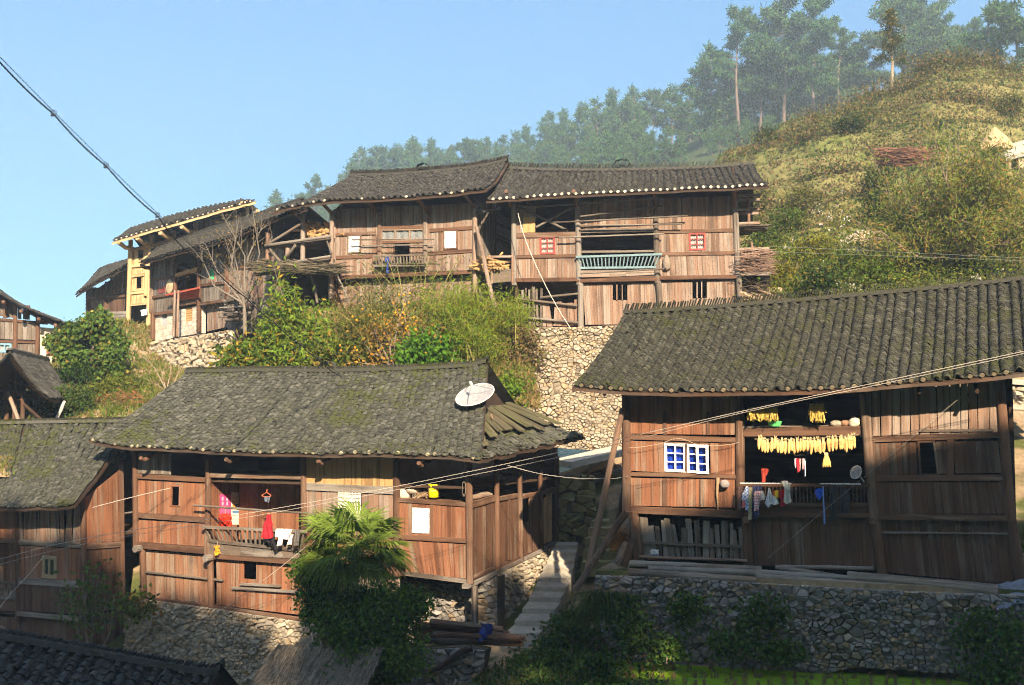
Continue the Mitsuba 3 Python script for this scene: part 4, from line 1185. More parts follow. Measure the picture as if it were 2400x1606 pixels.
# ---- house with the red balcony farther left -------------------------------------------------------
WA, WB = at(c5(962, 0)[0], 640, 60.0), at(c5(1800, 0)[0], 640, 51.0)
WW = Wall(WA, (WB - WA)[:2])
W_ = thing('wooden_house', 'old wooden house with a red balcony rail and whitewashed ground floor', 'house')
wa, wb = WW.uz(*c5(962, 700))[0], WW.uz(*c5(1860, 700))[0]
wz = lambda x, y: WW.uz(*c5(x, y))[1]
shell(W_, WW, wa + .1, wb, wz(1262, 985), wz(1262, 470), 6, floors=(wz(1262, 780), wz(1262, 560)))
P_ = lambda pts, wd=.2, mat='wood_grey', **k: planks(W_, WW, m_(c5, pts), wd, mat, **k)
P_([(966, 505), (1108, 470), (1106, 610), (966, 628)])
boarded_with_hole(W_, WW, m_(c5, [(966, 640), (1104, 620), (1096, 720), (966, 742)]), m_(c5, [(1012, 646), (1044, 641), (1044, 712), (1012, 718)]), .2, 'wood_grey')
window_grid(W_, WW, m_(c5, [(1012, 646), (1044, 641), (1044, 712), (1012, 718)]), (.22, .05, .04), 1, 2, bar=.06, back=(.2, .18, .16))
P_([(962, 752), (1092, 730), (1090, 835), (958, 848)])
boarded_with_hole(W_, WW, m_(c5, [(1265, 470), (1436, 420), (1432, 645), (1265, 665)]), m_(c5, [(1328, 570), (1362, 562), (1362, 638), (1328, 644)]), .2, 'wood_grey')
window_grid(W_, WW, m_(c5, [(1328, 570), (1362, 562), (1362, 638), (1328, 644)]), (.30, .10, .06), 1, 2, bar=.05, back=(.04, .36, .17), back_w=0.02, pane=None)
P_([(1265, 672), (1430, 652), (1428, 760), (1265, 782)])
P_([(1440, 420), (1620, 360), (1620, 580), (1440, 600)], .2, 'wood_pale'); P_([(1440, 600), (1800, 560), (1800, 760), (1440, 800)], .2, 'wood_pale'); P_([(1620, 440), (1800, 440), (1800, 560), (1620, 580)], .2, 'wood_pale')
P_([(1440, 760), (1800, 740), (1800, 960), (1440, 990)], .2, 'wood_grey')
for a, b in (((966, 628), (1104, 610)), ((960, 742), (1092, 720)), ((958, 850), (1090, 832)), ((1265, 665), (1432, 645)), ((1262, 785), (1430, 760)), ((1440, 545), (1800, 560))):
    beam(W_, WW, c5(*a), c5(*b), 6, 'wood_beam', -.08, .08)
P_([(1110, 580), (1200, 560), (1196, 740), (1112, 760)], .3, 'wood_new', w=-1.6, proj=-1.6)
beam(W_, WW, c5(1108, 600), c5(1260, 552), 8, 'wood_new', -.08, .1)
rails(W_, WW, c5(1050, 728), c5(1262, 682), c5(1118, 760), c5(1252, 742), 16, 'wood_grey', .55, .2, paint_=(.40, .09, .06), height_px=4, bar=.09)
P_([(1118, 768), (1252, 745), (1250, 790), (1118, 812)], .5, 'wood_beam', w=.1)
for x, y0, y1 in ((962, 520, 850), (1110, 540, 1000), (1262, 480, 970), (1438, 420, 800), (970, 850, 1020)):
    post(W_, WW, c5(x, y0), c5(x - 2, y1), .12, 'wood_beam', w=.04)
for x, c in ((1100, (.55, .50, .45)), (1122, (.45, .50, .52))):
    stick(W_, 'leaning_pole', 'wood_pale', WW.P(*WW.uz(*c5(x + 8, 705), .7), .7), WW.P(*WW.uz(*c5(x, 1000), 1.0), 1.0), .06)
# ground floor of whitewashed brick
gk = W_ + '__ground_floor'
for pts, hole in (([(972, 870), (1106, 835), (1106, 1005), (972, 1030)], [(1020, 850), (1052, 842), (1052, 925), (1020, 930)]), ([(1114, 830), (1268, 795), (1268, 975), (1114, 1003)], [(1168, 815), (1212, 805), (1212, 895), (1168, 905)])):
    n = 0
    for q in around(m_(c5, pts), m_(c5, hole)):
        q = quad(WW, q)
        if np.linalg.norm(q[1] - q[0]) < .15 or max(np.linalg.norm(q[3] - q[0]), np.linalg.norm(q[2] - q[1])) < .1:
            continue
        mm = MB(); slab(mm, WW, q, -.3, -.06, paint((.48, .44, .40))); part(gk, 'mortar', mm, 'painted')
        L_w, H_w = np.linalg.norm(q[1] - q[0]), (np.linalg.norm(q[3] - q[0]) + np.linalg.norm(q[2] - q[1])) / 2
        nx, ny = max(1, round(L_w / .42)), max(1, round(H_w / .20))
        one = MB()
        for j in range(ny):
            for i in range(-1, nx):
                a0, a1 = max(0, (i + .5 * (j % 2)) / nx + .012), min(1, (i + 1 + .5 * (j % 2)) / nx - .012)
                if a1 - a0 < .02: continue
                pt = lambda a, b: lerp(lerp(q[0], q[1], a), lerp(q[3], q[2], a), b)
                m1 = MB()
                b0, b1 = (j + .06) / ny, (j + .94) / ny
                slab(m1, WW, [pt(a0, b0), pt(a1, b0), pt(a1, b1), pt(a0, b1)], -.08, -.045 + rng.uniform(-.01, .01), paint(np.array((.58, .52, .46)) * rng.uniform(.8, 1.12)))
                part(gk, 'brick', m1, 'painted')
    if hole[0][0] == 1168:
        for i in range(6):
            t = (i + .5) / 6
            for a, b in ((lerp(hole[0], hole[1], t), lerp(hole[3], hole[2], t)), (lerp(hole[0], hole[3], t), lerp(hole[1], hole[2], t))):
                mm = MB(); mm.tube([WW.P(*WW.uz(*c5(*a)), -.1), WW.P(*WW.uz(*c5(*b)), -.1)], .035, 5); part(W_ + '__lattice', 'bar', mm, 'wood_new')
    else:
        window_grid(W_, WW, m_(c5, hole), (.35, .33, .30), 1, 2, bar=.05, w=-.1, back=(.25, .28, .33))
P_([(1280, 800), (1424, 768), (1424, 930), (1280, 965)], .3, 'wood_pale', w=-.25, gap=.05)
ridge = poly3(WW, [(356, 595), (410, 574), (476, 549), (560, 524), (640, 498), (710, 474)], -2.6)
eave = poly3(WW, [(328, 618), (380, 602), (470, 578), (560, 548), (640, 515), (720, 488)], 1.1)
tiled_roof(W_, ridge, eave, 'tile_black', pitch=.3, expose=.2, sag=.10, rear=np.array([p - WW.n * 3.6 - [0, 0, 1.9] for p in ridge]), cap_h=.12, shown=120, fascia='wood_dark')
mm = MB(); q = WW.uz(*c5(880, 545), .5); mm.tube([WW.P(*WW.uz(*c5(965, 565)), -.1), WW.P(*WW.uz(*c5(920, 560), .2), .2), WW.P(*q, .4)], .1); part(W_, 'bracket', mm, 'wood_beam')
# low lean-to of old timber against its right end
for i in range(26):
    a = WW.uz(*c5(rng.uniform(1425, 1480), rng.uniform(725, 900)), .5)
    L = rng.uniform(.8, 1.6)
    stick(W_, 'stacked_timber', 'wood_grey', WW.P(a[0], a[1], .5 + rng.uniform(0, .3)), WW.P(a[0] + L, a[1] + rng.normal(0, .06), .5 + rng.uniform(-.2, .3)), rng.uniform(.04, .09), n=6)
P_([(1440, 715), (1760, 800), (1740, 850), (1440, 735)], .3, 'wood_grey', w=.9, proj=.9, gap=.05, ragged=(.1, .2))

# ---- yellow new house ---------------------------------------------------------------------------------
YA = at(c5(828, 0)[0], 600, 66.0)
YW = Wall(YA, (.97, -.25))
Y_ = thing('wooden_house', 'newly built pale yellow timber house with curved eave brackets', 'house')
y0_ = YW.uz(*c5(825, 600))[0]; y1_ = YW.uz(*c5(1500, 400))[0]
yz = lambda x, y: YW.uz(*c5(x, y))[1]
shell(Y_, YW, y0_ + .1, y1_, yz(830, 800), yz(830, 430), 8, floors=(yz(830, 540), yz(830, 710)), right=True)
YP = lambda pts, wd=.3, mat='wood_fresh', **k: planks(Y_, YW, m_(c5, pts), wd, mat, **k)
boarded_with_hole(Y_, YW, m_(c5, [(828, 445), (958, 418), (958, 535), (826, 545)]), m_(c5, [(876, 452), (907, 446), (905, 497), (874, 502)]), .3, 'wood_fresh')
boarded_with_hole(Y_, YW, m_(c5, [(966, 416), (1250, 345), (1250, 430), (966, 520)]), m_(c5, [(1008, 412), (1046, 404), (1046, 440), (1008, 448)]), .3, 'wood_fresh')
boarded_with_hole(Y_, YW, m_(c5, [(826, 552), (958, 535), (950, 700), (818, 712)]), m_(c5, [(866, 622), (898, 617), (896, 690), (864, 694)]), .3, 'wood_fresh')
YP([(818, 715), (950, 700), (946, 775), (812, 790)])
YP([(1250, 270), (1560, 210), (1540, 330), (1250, 420)], .3, 'wood_pale')
for a, b in (((826, 608), (912, 596)), ((816, 715), (950, 702)), ((828, 440), (1240, 340)), ((828, 545), (960, 530)), ((812, 790), (946, 775))):
    beam(Y_, YW, c5(*a), c5(*b), 6, 'wood_fresh', -.08, .1)
for a, b in (((828, 385), (812, 920)), ((958, 355), (938, 960)), ((1100, 330), (1100, 460)), ((1240, 275), (1240, 420)), ((935, 500), (925, 740))):
    post(Y_, YW, c5(*a), c5(*b), .14, 'wood_fresh', w=.05)
for a, b in (((830, 437), (750, 400)), ((956, 408), (870, 375)), ((1100, 376), (1015, 340)), ((1240, 340), (1150, 302))):
    p, q = YW.uz(*c5(*a)), YW.uz(*c5(*b), 1.4)
    mm = MB(); mm.tube([YW.P(*p, 0), YW.P(*lerp(p, q, .45) + [0, -.12], .6), YW.P(*lerp(p, q, .8) + [0, -.05], 1.1), YW.P(*q, 1.4)], .12); part(Y_, 'bracket', mm, 'wood_fresh')
ridge = poly3(YW, [(300, 540), (420, 503), (500, 484), (577, 470)], -4.0)
eave = poly3(YW, [(262, 567), (350, 540), (450, 511), (540, 486), (600, 470)], 1.5)
tiled_roof(Y_, ridge, eave, 'tile_black', pitch=.32, expose=.22, sag=.05, lime=(.6, .58, .52), lime_size=.6, lime_share=.8, fascia='wood_fresh', fascia_h=.15, rear=np.array([p - YW.n * 4.6 - [0, 0, 2.6] for p in ridge]), cap_h=.08, shown=60, ridge_cap=False)

# the open gable at its right end
ya, yb, yc = YW.P(*YW.uz(577, 473, .9), .9), YW.P(*YW.uz(616, 508, .9), .9), YW.P(*YW.uz(505, 500, .9), .9)
for a, b, r in ((ya, yb, .13), (ya, yc, .10)):
    mm = MB(); mm.tube([a, b], r, 6); part(Y_, 'verge_board', mm, 'wood_fresh')
for a, b in (((530, 505), (600, 512)), ((505, 520), (605, 530)), ((548, 484), (548, 540)), ((580, 478), (580, 540))):
    mm = MB(); mm.tube([YW.P(*YW.uz(*a, .5), .5), YW.P(*YW.uz(*b, .5), .5)], .09, 6); part(Y_, 'gable_timber', mm, 'wood_fresh')

# ---- dark house beyond it, at its left --------------------------------------------------------------------
DA = at(c5(555, 0)[0], 700, 74.0)
DW = Wall(DA, (.72, -.69))
D_ = thing('wooden_house', 'dark red brown wooden house farther back with a low sloping roof', 'house')
d0, d1 = DW.uz(*c5(555, 700))[0], DW.uz(*c5(900, 700))[0]
dz = lambda x, y: DW.uz(*c5(x, y))[1]
shell(D_, DW, d0 + .1, d1, dz(700, 900), dz(700, 660), 7, floors=(dz(700, 740),))
planks(D_, DW, m_(c5, [(556, 735), (680, 650), (672, 735), (556, 760)]), .3, 'wood_red_shade'); planks(D_, DW, m_(c5, [(680, 650), (818, 560), (814, 720), (676, 735)]), .3, 'wood_red_shade')
planks(D_, DW, m_(c5, [(556, 760), (668, 745), (664, 860), (556, 870)]), .3, 'wood_red_shade'); planks(D_, DW, m_(c5, [(676, 748), (812, 738), (806, 850), (670, 860)]), .3, 'wood_beam')
beam(D_, DW, c5(556, 750), c5(814, 728), 6, 'wood_beam', -.08, .1)
for a, b in (((557, 700), (557, 860)), ((676, 650), (668, 860)), ((815, 560), (808, 860))):
    post(D_, DW, c5(*a), c5(*b), .14, 'wood_beam', w=.04)
ridge = poly3(DW, [(232, 633), (262, 622), (310, 608), (360, 588)], -3.0)
eave = poly3(DW, [(178, 693), (215, 669), (262, 643), (310, 618), (370, 590)], 1.2)
tiled_roof(D_, ridge, eave, 'tile_black', pitch=.35, expose=.25, sag=.10, rear=np.array([p - DW.n * 3.6 - [0, 0, 1.9] for p in ridge]), cap_h=.08, shown=40, ridge_cap=False)
for i in range(5):
    a, b = DW.uz(*c5(690, 855 + 22 * i), 1.0), DW.uz(*c5(812, 852 + 20 * i), 1.0)
    stick(D_, 'stacked_timber', 'wood_grey', DW.P(*a, 1.), DW.P(*b, 1.), .16)

# ---- houses at the far left edge -----------------------------------------------------------------------------
EA = at(c5(0, 0)[0], 750, 58.0)
EW = Wall(EA, (.97, .24))
E_ = thing('wooden_house', 'gable end of a weathered wooden house at the far left edge, partly white brick', 'house')
eq = lambda pts, wd=.22, mat='wood_grey', **k: planks(E_, EW, m_(c5, pts), wd, mat, **k)
e1 = EW.uz(*c5(240, 900))[0]; ez = lambda x, y: EW.uz(*c5(x, y))[1]
shell(E_, EW, -3, EW.uz(*c5(362, 900))[0] - .1, ez(100, 1230), ez(100, 885), 6, floors=(ez(100, 1030),))
eq([(-150, 650), (36, 745), (36, 870), (-150, 860)]); eq([(36, 740), (98, 775), (98, 880), (36, 875)], .3); eq([(108, 790), (180, 825), (180, 888), (108, 885)], .3, ragged=(.4, 0), gap=.1)
eq([(-150, 880), (88, 890), (84, 1015), (-150, 1010)]); eq([(108, 900), (238, 912), (236, 1020), (104, 1015)])
boarded_with_hole(E_, EW, m_(c5, [(-150, 1030), (84, 1035), (80, 1185), (-150, 1180)]), m_(c5, [(-80, 1042), (66, 1046), (66, 1094), (-80, 1090)]), .22, 'wood_grey'); eq([(98, 1038), (236, 1040), (232, 1200), (96, 1192)])
window_grid(E_, EW, m_(c5, [(-80, 1042), (66, 1046), (66, 1094), (-80, 1090)]), (.14, .30, .42), 1, 4, bar=.05, back=(.30, .36, .40))
for a, b in (((-150, 868), (300, 905)), ((-150, 1015), (240, 1025)), ((-150, 1185), (236, 1200))):
    beam(E_, EW, c5(*a), c5(*b), 6, 'wood_beam', -.08, .08)
for x, y0, y1 in ((36, 740, 880), (98, 770, 1200), (178, 800, 890), (240, 835, 1210)):
    post(E_, EW, c5(x, y0), c5(x - 4, y1), .11, 'wood_beam', w=.05)
# white brick part
qb = quad(EW, m_(c5, [(244, 935), (365, 950), (365, 1215), (240, 1215)]))
mm = MB(); slab(mm, EW, qb, -.4, -.06, paint((.50, .47, .42))); part(E_ + '__brick_wall', 'mortar', mm, 'painted')
for j in range(14):
    for i in range(5):
        a0, a1 = (i + .5 * (j % 2)) / 5.5 + .01, (i + 1 + .5 * (j % 2)) / 5.5 - .01
        pt = lambda a, b: lerp(lerp(qb[0], qb[1], a), lerp(qb[3], qb[2], a), b)
        mm = MB(); slab(mm, EW, [pt(a0, (j + .06) / 14), pt(a1, (j + .06) / 14), pt(a1, (j + .94) / 14), pt(a0, (j + .94) / 14)], -.08, -.04 + rng.uniform(-.01, .01), paint(np.array((.62, .57, .50)) * rng.uniform(.82, 1.1)))
        part(E_ + '__brick_wall', 'brick', mm, 'painted')
window_grid(E_, EW, m_(c5, [(303, 1035), (368, 1038), (368, 1110), (303, 1108)]), (.16, .05, .04), 1, 2, bar=.06, back=(.12, .12, .12), w=.06, back_w=-.02)
# its roof: right slope seen from below, ridge going back
apex, low = EW.P(*EW.uz(*c5(-330, 500), 1.0), 1.0), EW.P(*EW.uz(*c5(372, 905), 1.0), 1.0)
back = -EW.n * 8
tiled_roof(E_, np.array([apex, apex + back * .5, apex + back]), np.array([low, low + back * .5, low + back]), 'tile_black', pitch=.35, expose=.25, sag=.35, cap_h=.1, shown=60, fascia='wood_dark')
for t in (.18, .34, .5, .66, .82, .97):
    p = lerp(apex, low, t) - [0, 0, .22 + .35 * math.sin(math.pi * t)]
    mm = MB(); mm.tube([p + EW.n * .1, p - EW.n * 1.2], .09, 6); part(E_, 'purlin', mm, 'wood_beam')

KA = at(c5(0, 0)[0], 920, 47.0)
KW = Wall(KA, (.98, .18))
K_ = thing('shed', 'small dark open shed with a tiled gable roof at the left edge', 'shed')
kz = lambda x, y: KW.uz(*c5(x, y))[1]
apex = KW.P(*KW.uz(*c5(58, 1105), 2.6), 2.6); low = KW.P(*KW.uz(*c5(308, 1392), 2.6), 2.6); left = KW.P(*KW.uz(*c5(-260, 1400), 2.6), 2.6)
back = -KW.n * 7
tiled_roof(K_, np.array([apex, apex + back * .5, apex + back]), np.array([low, low + back * .5, low + back]), 'tile_black', pitch=.3, expose=.2, sag=.18, cap_h=.1, shown=60)
tiled_roof(K_, np.array([apex + back, apex + back * .5, apex]), np.array([left + back, left + back * .5, left]), 'tile_slate', pitch=.3, expose=.2, sag=.18, ridge_cap=False, name='left_roof', shown=60)
kl, kr = KW.uz(*c5(-260, 1450))[0], KW.uz(*c5(150, 1450))[0]
mm = MB(); slab(mm, KW, [(kl, kz(50, 1330)), (kr, kz(50, 1330)), (kr, kz(50, 1700)), (kl, kz(50, 1700))], -4.6, -4.4); part(K_, 'rear_wall', mm, 'wood_dark')
mm = MB(); slab(mm, KW, [(kr - .1, kz(50, 1340)), (kr, kz(50, 1340)), (kr, kz(50, 1700)), (kr - .1, kz(50, 1700))], -4.4, -.1); part(K_, 'side_wall', mm, 'wood_dark')
planks(K_, KW, m_(c5, [(-100, 1450), (145, 1440), (145, 1640), (-100, 1640)]), .2, 'wood_beam', w=-1.6)
for x, y0, y1, r in ((42, 1150, 1640, .10), (92, 1190, 1640, .09), (145, 1270, 1640, .09), (-60, 1150, 1640, .1)):
    post(K_, KW, c5(x, y0), c5(x - 2, y1), r, 'wood_red_shade', w=0.0)
for a, b in (((20, 1260), (250, 1345)), ((-80, 1330), (300, 1380)), ((-80, 1395), (160, 1395))):
    stick(K_, 'tie_beam', 'wood_beam', KW.P(*KW.uz(*c5(*a)), 0), KW.P(*KW.uz(*c5(*b)), 0), .07)
stick(K_, 'prop', 'wood_pale', KW.P(*KW.uz(*c5(50, 1350), .6), .6), KW.P(*KW.uz(*c5(130, 1560), 1.2), 1.2), .08)
stick(K_, 'prop', 'wood_dark', KW.P(*KW.uz(*c5(155, 1430), .6), .6), KW.P(*KW.uz(*c5(300, 1560), 1.2), 1.2), .07)

# ---- dark tiled roof in the foreground ---------------------------------------------------------------------------
FW = Wall(at(300, 1560, 21.0), (.985, -.17))
F_ = thing('tiled_house', 'dark shaded tiled roof with an upturned ridge end in the bottom left corner', 'house')
ridge = poly3(FW, [(-220, 1475), (0, 1500), (150, 1525), (300, 1552), (420, 1574), (500, 1584), (522, 1570)], 0)
eave = np.array([p + FW.n * 3.6 + FW.d * (0 if i < 6 else -.1) - [0, 0, 2.0] for i, p in enumerate(ridge)])
tiled_roof(F_, ridge, eave, 'tile_black', pitch=.24, expose=.12, sag=.12, rear=np.array([p - FW.n * 3.4 - [0, 0, 1.9] for p in ridge]), cap_h=.07, wobble=1.2)
fz = ridge[0][2] - 1.5
mm = MB(); ful, fur = FW.uz(-220, 1500)[0], FW.uz(480, 1584)[0]
slab(mm, FW, [(ful, fz), (fur, fz), (fur, fz - 4.5), (ful, fz - 4.5)], -2.6, 2.4); part(F_, 'wall', mm, 'wood_red_shade')

# ---- thatched hut below the stone wall -----------------------------------------------------------------------------
HW = Wall(at(720, 1540, 30.0), (.96, -.28))
H_ = thing('thatched_hut', 'small hut with a dark straw thatched roof below the stone wall', 'hut')
top = poly3(HW, [(652, 1511), (720, 1513), (800, 1512), (900, 1515)], -.4)
low = top + HW.n * 1.9 - [0, 0, 1.35]; low[0] -= HW.d * .25
hr, hl = along(top), along(low)
mm = MB(); n = 5200
s, t = rng.random(n), rng.random(n)
p = hr(s) * (1 - t[:, None]) + hl(s) * t[:, None]
y = unit(low[1] - top[1]); zz = unit(np.cross(HW.d, y)); zz = zz * np.sign(zz[2])
L = rng.uniform(.25, .6, n)[:, None]; wv = rng.uniform(.008, .016, n)[:, None]
yy = y + rng.normal(0, .12, (n, 1)) * HW.d + rng.normal(.0, .06, (n, 1)) * zz
h = rng.uniform(0, .05, n)[:, None]
v = np.stack([p + zz * h - HW.d * wv, p + zz * h + HW.d * wv, p + zz * (h + .02) + yy * L + HW.d * wv, p + zz * (h + .02) + yy * L - HW.d * wv], 1)
col = np.array([paint(np.array((.15, .13, .10)) * q) for q in rng.uniform(.4, 1.5, 60)])
mm.many(v, [[0, 1, 2], [0, 2, 3]], col[rng.integers(0, 60, n)])
mm.grid(np.array([top, low]) - zz * .02, paint((.08, .07, .055)))
part(H_, 'thatch', mm, 'painted', kind='stuff')
mm = MB(); mm.grid(np.array([top - zz * .02, top - HW.n * 1.7 - [0, 0, 1.2]]), paint((.09, .08, .06))); part(H_, 'rear_thatch', mm, 'painted')
mm = MB(); hz = top[0][2] - .9
slab(mm, HW, [(HW.uz(672, 1511)[0], hz), (HW.uz(880, 1511)[0], hz), (HW.uz(880, 1511)[0], hz - 2.6), (HW.uz(672, 1511)[0], hz - 2.6)], -1.4, 1.0); part(H_, 'wall', mm, 'wood_dark')

# ---- rubble walls ---------------------------------------------------------------------------------
k = thing('stone_wall', 'tall dry stone retaining wall in the shade under the right-hand house', 'stone wall')
stones(k, RW, [c3(300, 1032), c3(700, 1045), c3(1348, 1085), c4(560, 1098), c4(1010, 1120), (2470, 1395), (2470, 1620), c4(1010, 1510), c4(560, 1480), (1850, 1590), (1600, 1570), (1440, 1545), (1405, 1470), c3(295, 1100)], .13, 'stone_grey_shade', w=.75, proj=.75, seed=2, core_depth=.9)
mm = MB(); q = [RW.uz(1395, 1349, .75), RW.uz(2400, 1400, .75)]
slab(mm, RW, [(q[0][0], zg + .02), (q[1][0] + 2, zg - .04), (q[1][0] + 2, zg - .3), (q[0][0], zg - .3)], -1.5, .70); part(k, 'ledge', mm, 'earth')

k = thing('stone_wall', 'sunlit and shaded rubble wall carrying the house with the balcony', 'stone wall')
stones(k, LW, [c1(612, 1200), c1(690, 1150), c1(720, 1152), c1(1050, 1195), c1(1560, 1275), c1(1560, 1640), c1(600, 1640)], .125, 'stone_warm', w=.05, proj=.05, seed=4)
stones(k, LW, [c2(640, 1075), c2(1040, 1075), c2(1170, 1040), c2(1170, 1440), c2(640, 1440)], .15, 'stone_grey_shade', w=-1.0, proj=-1.0, seed=5, shown=110, name='back_stone')
k = thing('stone_wall', 'rubble foot wall along the side of the house beside the steps', 'stone wall')
stones(k, LS, [c2(1168, 1025), c2(1280, 975), c2(1380, 925), c2(1470, 880), c2(1470, 905), c2(1400, 980), c2(1330, 1090), c2(1220, 1280), c2(1168, 1290)], .14, 'stone_warm', w=.02, proj=.02, seed=6)
k = thing('stone_wall', 'loose low wall of grey stones below the log stack under the corner room', 'stone wall')
stones(k, Wall(at(1010, 1560, 32.6), (.97, -.24)), [c2(700, 1400), c2(1000, 1385), c2(1120, 1400), c2(1100, 1500), c2(1000, 1600), c2(700, 1600)], .17, 'stone_grey_shade', seed=7, shown=110)

CW = Wall(at(1150, 900, 45.75), (.998, -.055))
k = thing('stone_wall', 'high sunlit retaining wall of pale stones below the upper right house', 'stone wall')
stones(k, CW, [(1185, 775), (1230, 768), (1330, 768), (1490, 760), (1500, 1050), (1440, 1060), (1300, 1050), (1150, 1040), (1150, 900)], .125, 'stone_warm', seed=8)
mm = MB(); q = CW.uz(1185, 766); slab(mm, CW, [(q[0] - .2, q[1] - .02), (q[0] + 12, q[1] + .0), (q[0] + 12, q[1] - .2), (q[0] - .2, q[1] - .2)], -8, -.12); part(k, 'terrace_top', mm, 'earth')
JW = Wall(at(c5(962, 0)[0], 800, 59.4), (WB - WA)[:2])
k = thing('stone_wall', 'sunlit rubble wall under the house with the red balcony', 'stone wall')
stones(k, JW, m_(c5, [(955, 1035), (1110, 1010), (1270, 985), (1480, 955), (1480, 1120), (1380, 1200), (1200, 1215), (960, 1200)]), .2, 'stone_warm', w=.6, proj=.6, seed=9)
MW = Wall(at(1350, 1170, 40.8), (.97, .22))
k = thing('stone_wall', 'mossy block wall in a patch of sun beyond the top of the steps', 'stone wall')
stones(k, MW, m_(c3, [(125, 560), (200, 540), (300, 550), (305, 700), (300, 880), (125, 880)]), .42, 'stone_mossy', seed=10, squash=1.7)
QW = Wall(at(1440, 1180, 44.2), (.97, .2))
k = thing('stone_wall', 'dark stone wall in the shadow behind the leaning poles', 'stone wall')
stones(k, QW, m_(c3, [(290, 540), (480, 480), (520, 480), (520, 1000), (290, 900)]), .5, 'stone_grey_shade', seed=12, squash=1.8, shown=90)
mm = MB(); q = quad(QW, m_(c3, [(150, 480), (450, 410), (470, 480), (250, 520)]), .6)
k = thing('stone_slab', 'flat grey stone ledge above the dark gap between the houses', 'stone ledge')
slab(mm, QW, [q[0], q[1], q[1] - [0, .22], q[0] - [0, .22]], -1.2, 1.6); part(k, 'slab', mm, 'concrete')

# ---- steps ----------------------------------------------------------------------------------------------
k = thing('stone_steps', 'flight of stone steps climbing between the two near houses', 'steps')
lv = [((1184, 1262), 1484), ((1206, 1282), 1455), ((1224, 1300), 1427), ((1240, 1314), 1400), ((1253, 1326), 1376), ((1263, 1336), 1354), ((1272, 1342), 1333), ((1282, 1346), 1313), ((1292, 1350), 1294), ((1301, 1352), 1278), ((1310, 1354), 1264)]
for i, ((xa, xb), y) in enumerate(lv[:-1]):
    Y, Y2 = 34.2 + .60 * i, 34.2 + .60 * (i + 1) + .06
    (xc, xd), y2 = lv[i + 1]
    drop = 10 - .45 * i
    fr = [at(xa, y, Y), at(xb, y + 1.5, Y)]
    bk = [at(xc - 2, y2 + drop, Y2), at(xd + 1, y2 + drop + 1.5, Y2)]
    dn = np.array([0, 0, .42])
    mm = MB(); mm.hexa([fr[0], fr[1], fr[1] - dn, fr[0] - dn], [bk[0], bk[1], bk[1] - dn * 1.4, bk[0] - dn * 1.4]); part(k, 'step', mm, 'concrete')
k2 = thing('stone_steps', 'worn mossy stone steps in sun and shade behind the leaning pole', 'steps')
for i, (xa, xb, y) in enumerate(((1362, 1440, 1318), (1366, 1446, 1290), (1372, 1440, 1262), (1378, 1430, 1238), (1384, 1424, 1222))):
    Y = 37.2 + .6 * i
    a, b = at(xa, y, Y), at(xb, y, Y); b[2] = a[2]
    fr = [a, b, b - [0, 0, .45], a - [0, 0, .45]]
    mm = MB(); mm.hexa(fr, [p + [.2, 1.0, 0] for p in fr]); part(k2, 'step', mm, 'stone_mossy')

# ---- two houses on our own side, above and behind the camera: their roofs cast the shade along the foot of the village -----
for nm, x0, x1, y, z, lab in (('wooden_house', 14.0, 33.0, -22.0, 28.75, 'long tiled house on the slope behind the camera, throwing shade across the valley'), ('wooden_house', 5.6, 11.2, -22.5, 28.55, 'short tiled house on the slope behind the camera, beside the long one')):
    k = thing(nm, lab, 'house')
    ax = unit([.98, .2, 0])
    BWl = Wall(np.array([x0, y + (x0 - 14) * .2, 0]), ax)
    L0 = (x1 - x0) / .98
    tall = z - 23.5
    mm = MB(); slab(mm, BWl, [(.4, z - 1.5), (L0 - .4, z - 1.5), (L0 - .4, z - tall - 4), (.4, z - tall - 4)], -2.6, 2.6); part(k, 'wall', mm, 'wood_red_shade')
    rg = np.array([BWl.P(u, z + .12 * math.sin(u * 1.3) + (.35 if k.endswith('house') is None else 0), 0) for u in np.linspace(0, L0, 7)])
    for sgn, nm2 in ((1, 'front_slope'), (-1, 'rear_slope')):
        e = rg + BWl.n * 3.4 * sgn - [0, 0, 1.9]
        mm = MB(); mm.grid(np.stack([rg, e]), [piece(), 0]); mm.grid(np.stack([rg - [0, 0, .15], e - [0, 0, .15]]), [piece(), 0]); part(k, nm2, mm, 'tile_slate')


# ---- foliage ----------------------------------------------------------------------------------------
def rand_unit(n, g=rng):
    v = g.normal(size=(n, 3))
    return v / np.linalg.norm(v, axis=1, keepdims=True)


def leaf_mesh(mb, c, size, colors, g=rng, aspect=.45, up=.35, spread=.25, droop=0.0, axis=None):
    """Folded pointed leaves at the points c."""
    n = len(c)
    if n == 0:
        return
    size = np.broadcast_to(size, n) * g.uniform(1 - spread, 1 + spread, n)
    a = rand_unit(n, g) if axis is None else axis
    a = a + [0, 0, -droop]
    a /= np.linalg.norm(a, axis=1, keepdims=True)
    nn = rand_unit(n, g) + [0, 0, up]
    b = np.cross(nn, a); b /= np.linalg.norm(b, axis=1, keepdims=True) + 1e-9
    z = np.cross(a, b)
    L, Wd = size[:, None], (size * aspect)[:, None]
    v = np.stack([c, c + a * L * .45 + b * Wd * .5 + z * L * .08, c + a * L, c + a * L * .45 - b * Wd * .5 + z * L * .08], 1)
    pal = np.array([paint(q) for q in colors])
    mb.many(v, [[0, 1, 2], [0, 2, 3]], pal[g.integers(0, len(pal), n)])


def shades(base, n=40, var=.35, other=None, share=0.0, g=rng):
    out = []
    for _ in range(n):
        b = np.array(other if other is not None and g.random() < share else base)
        out.append(b * g.uniform(1 - var, 1 + var) * (1 + g.normal(0, .07, 3)))
    return out


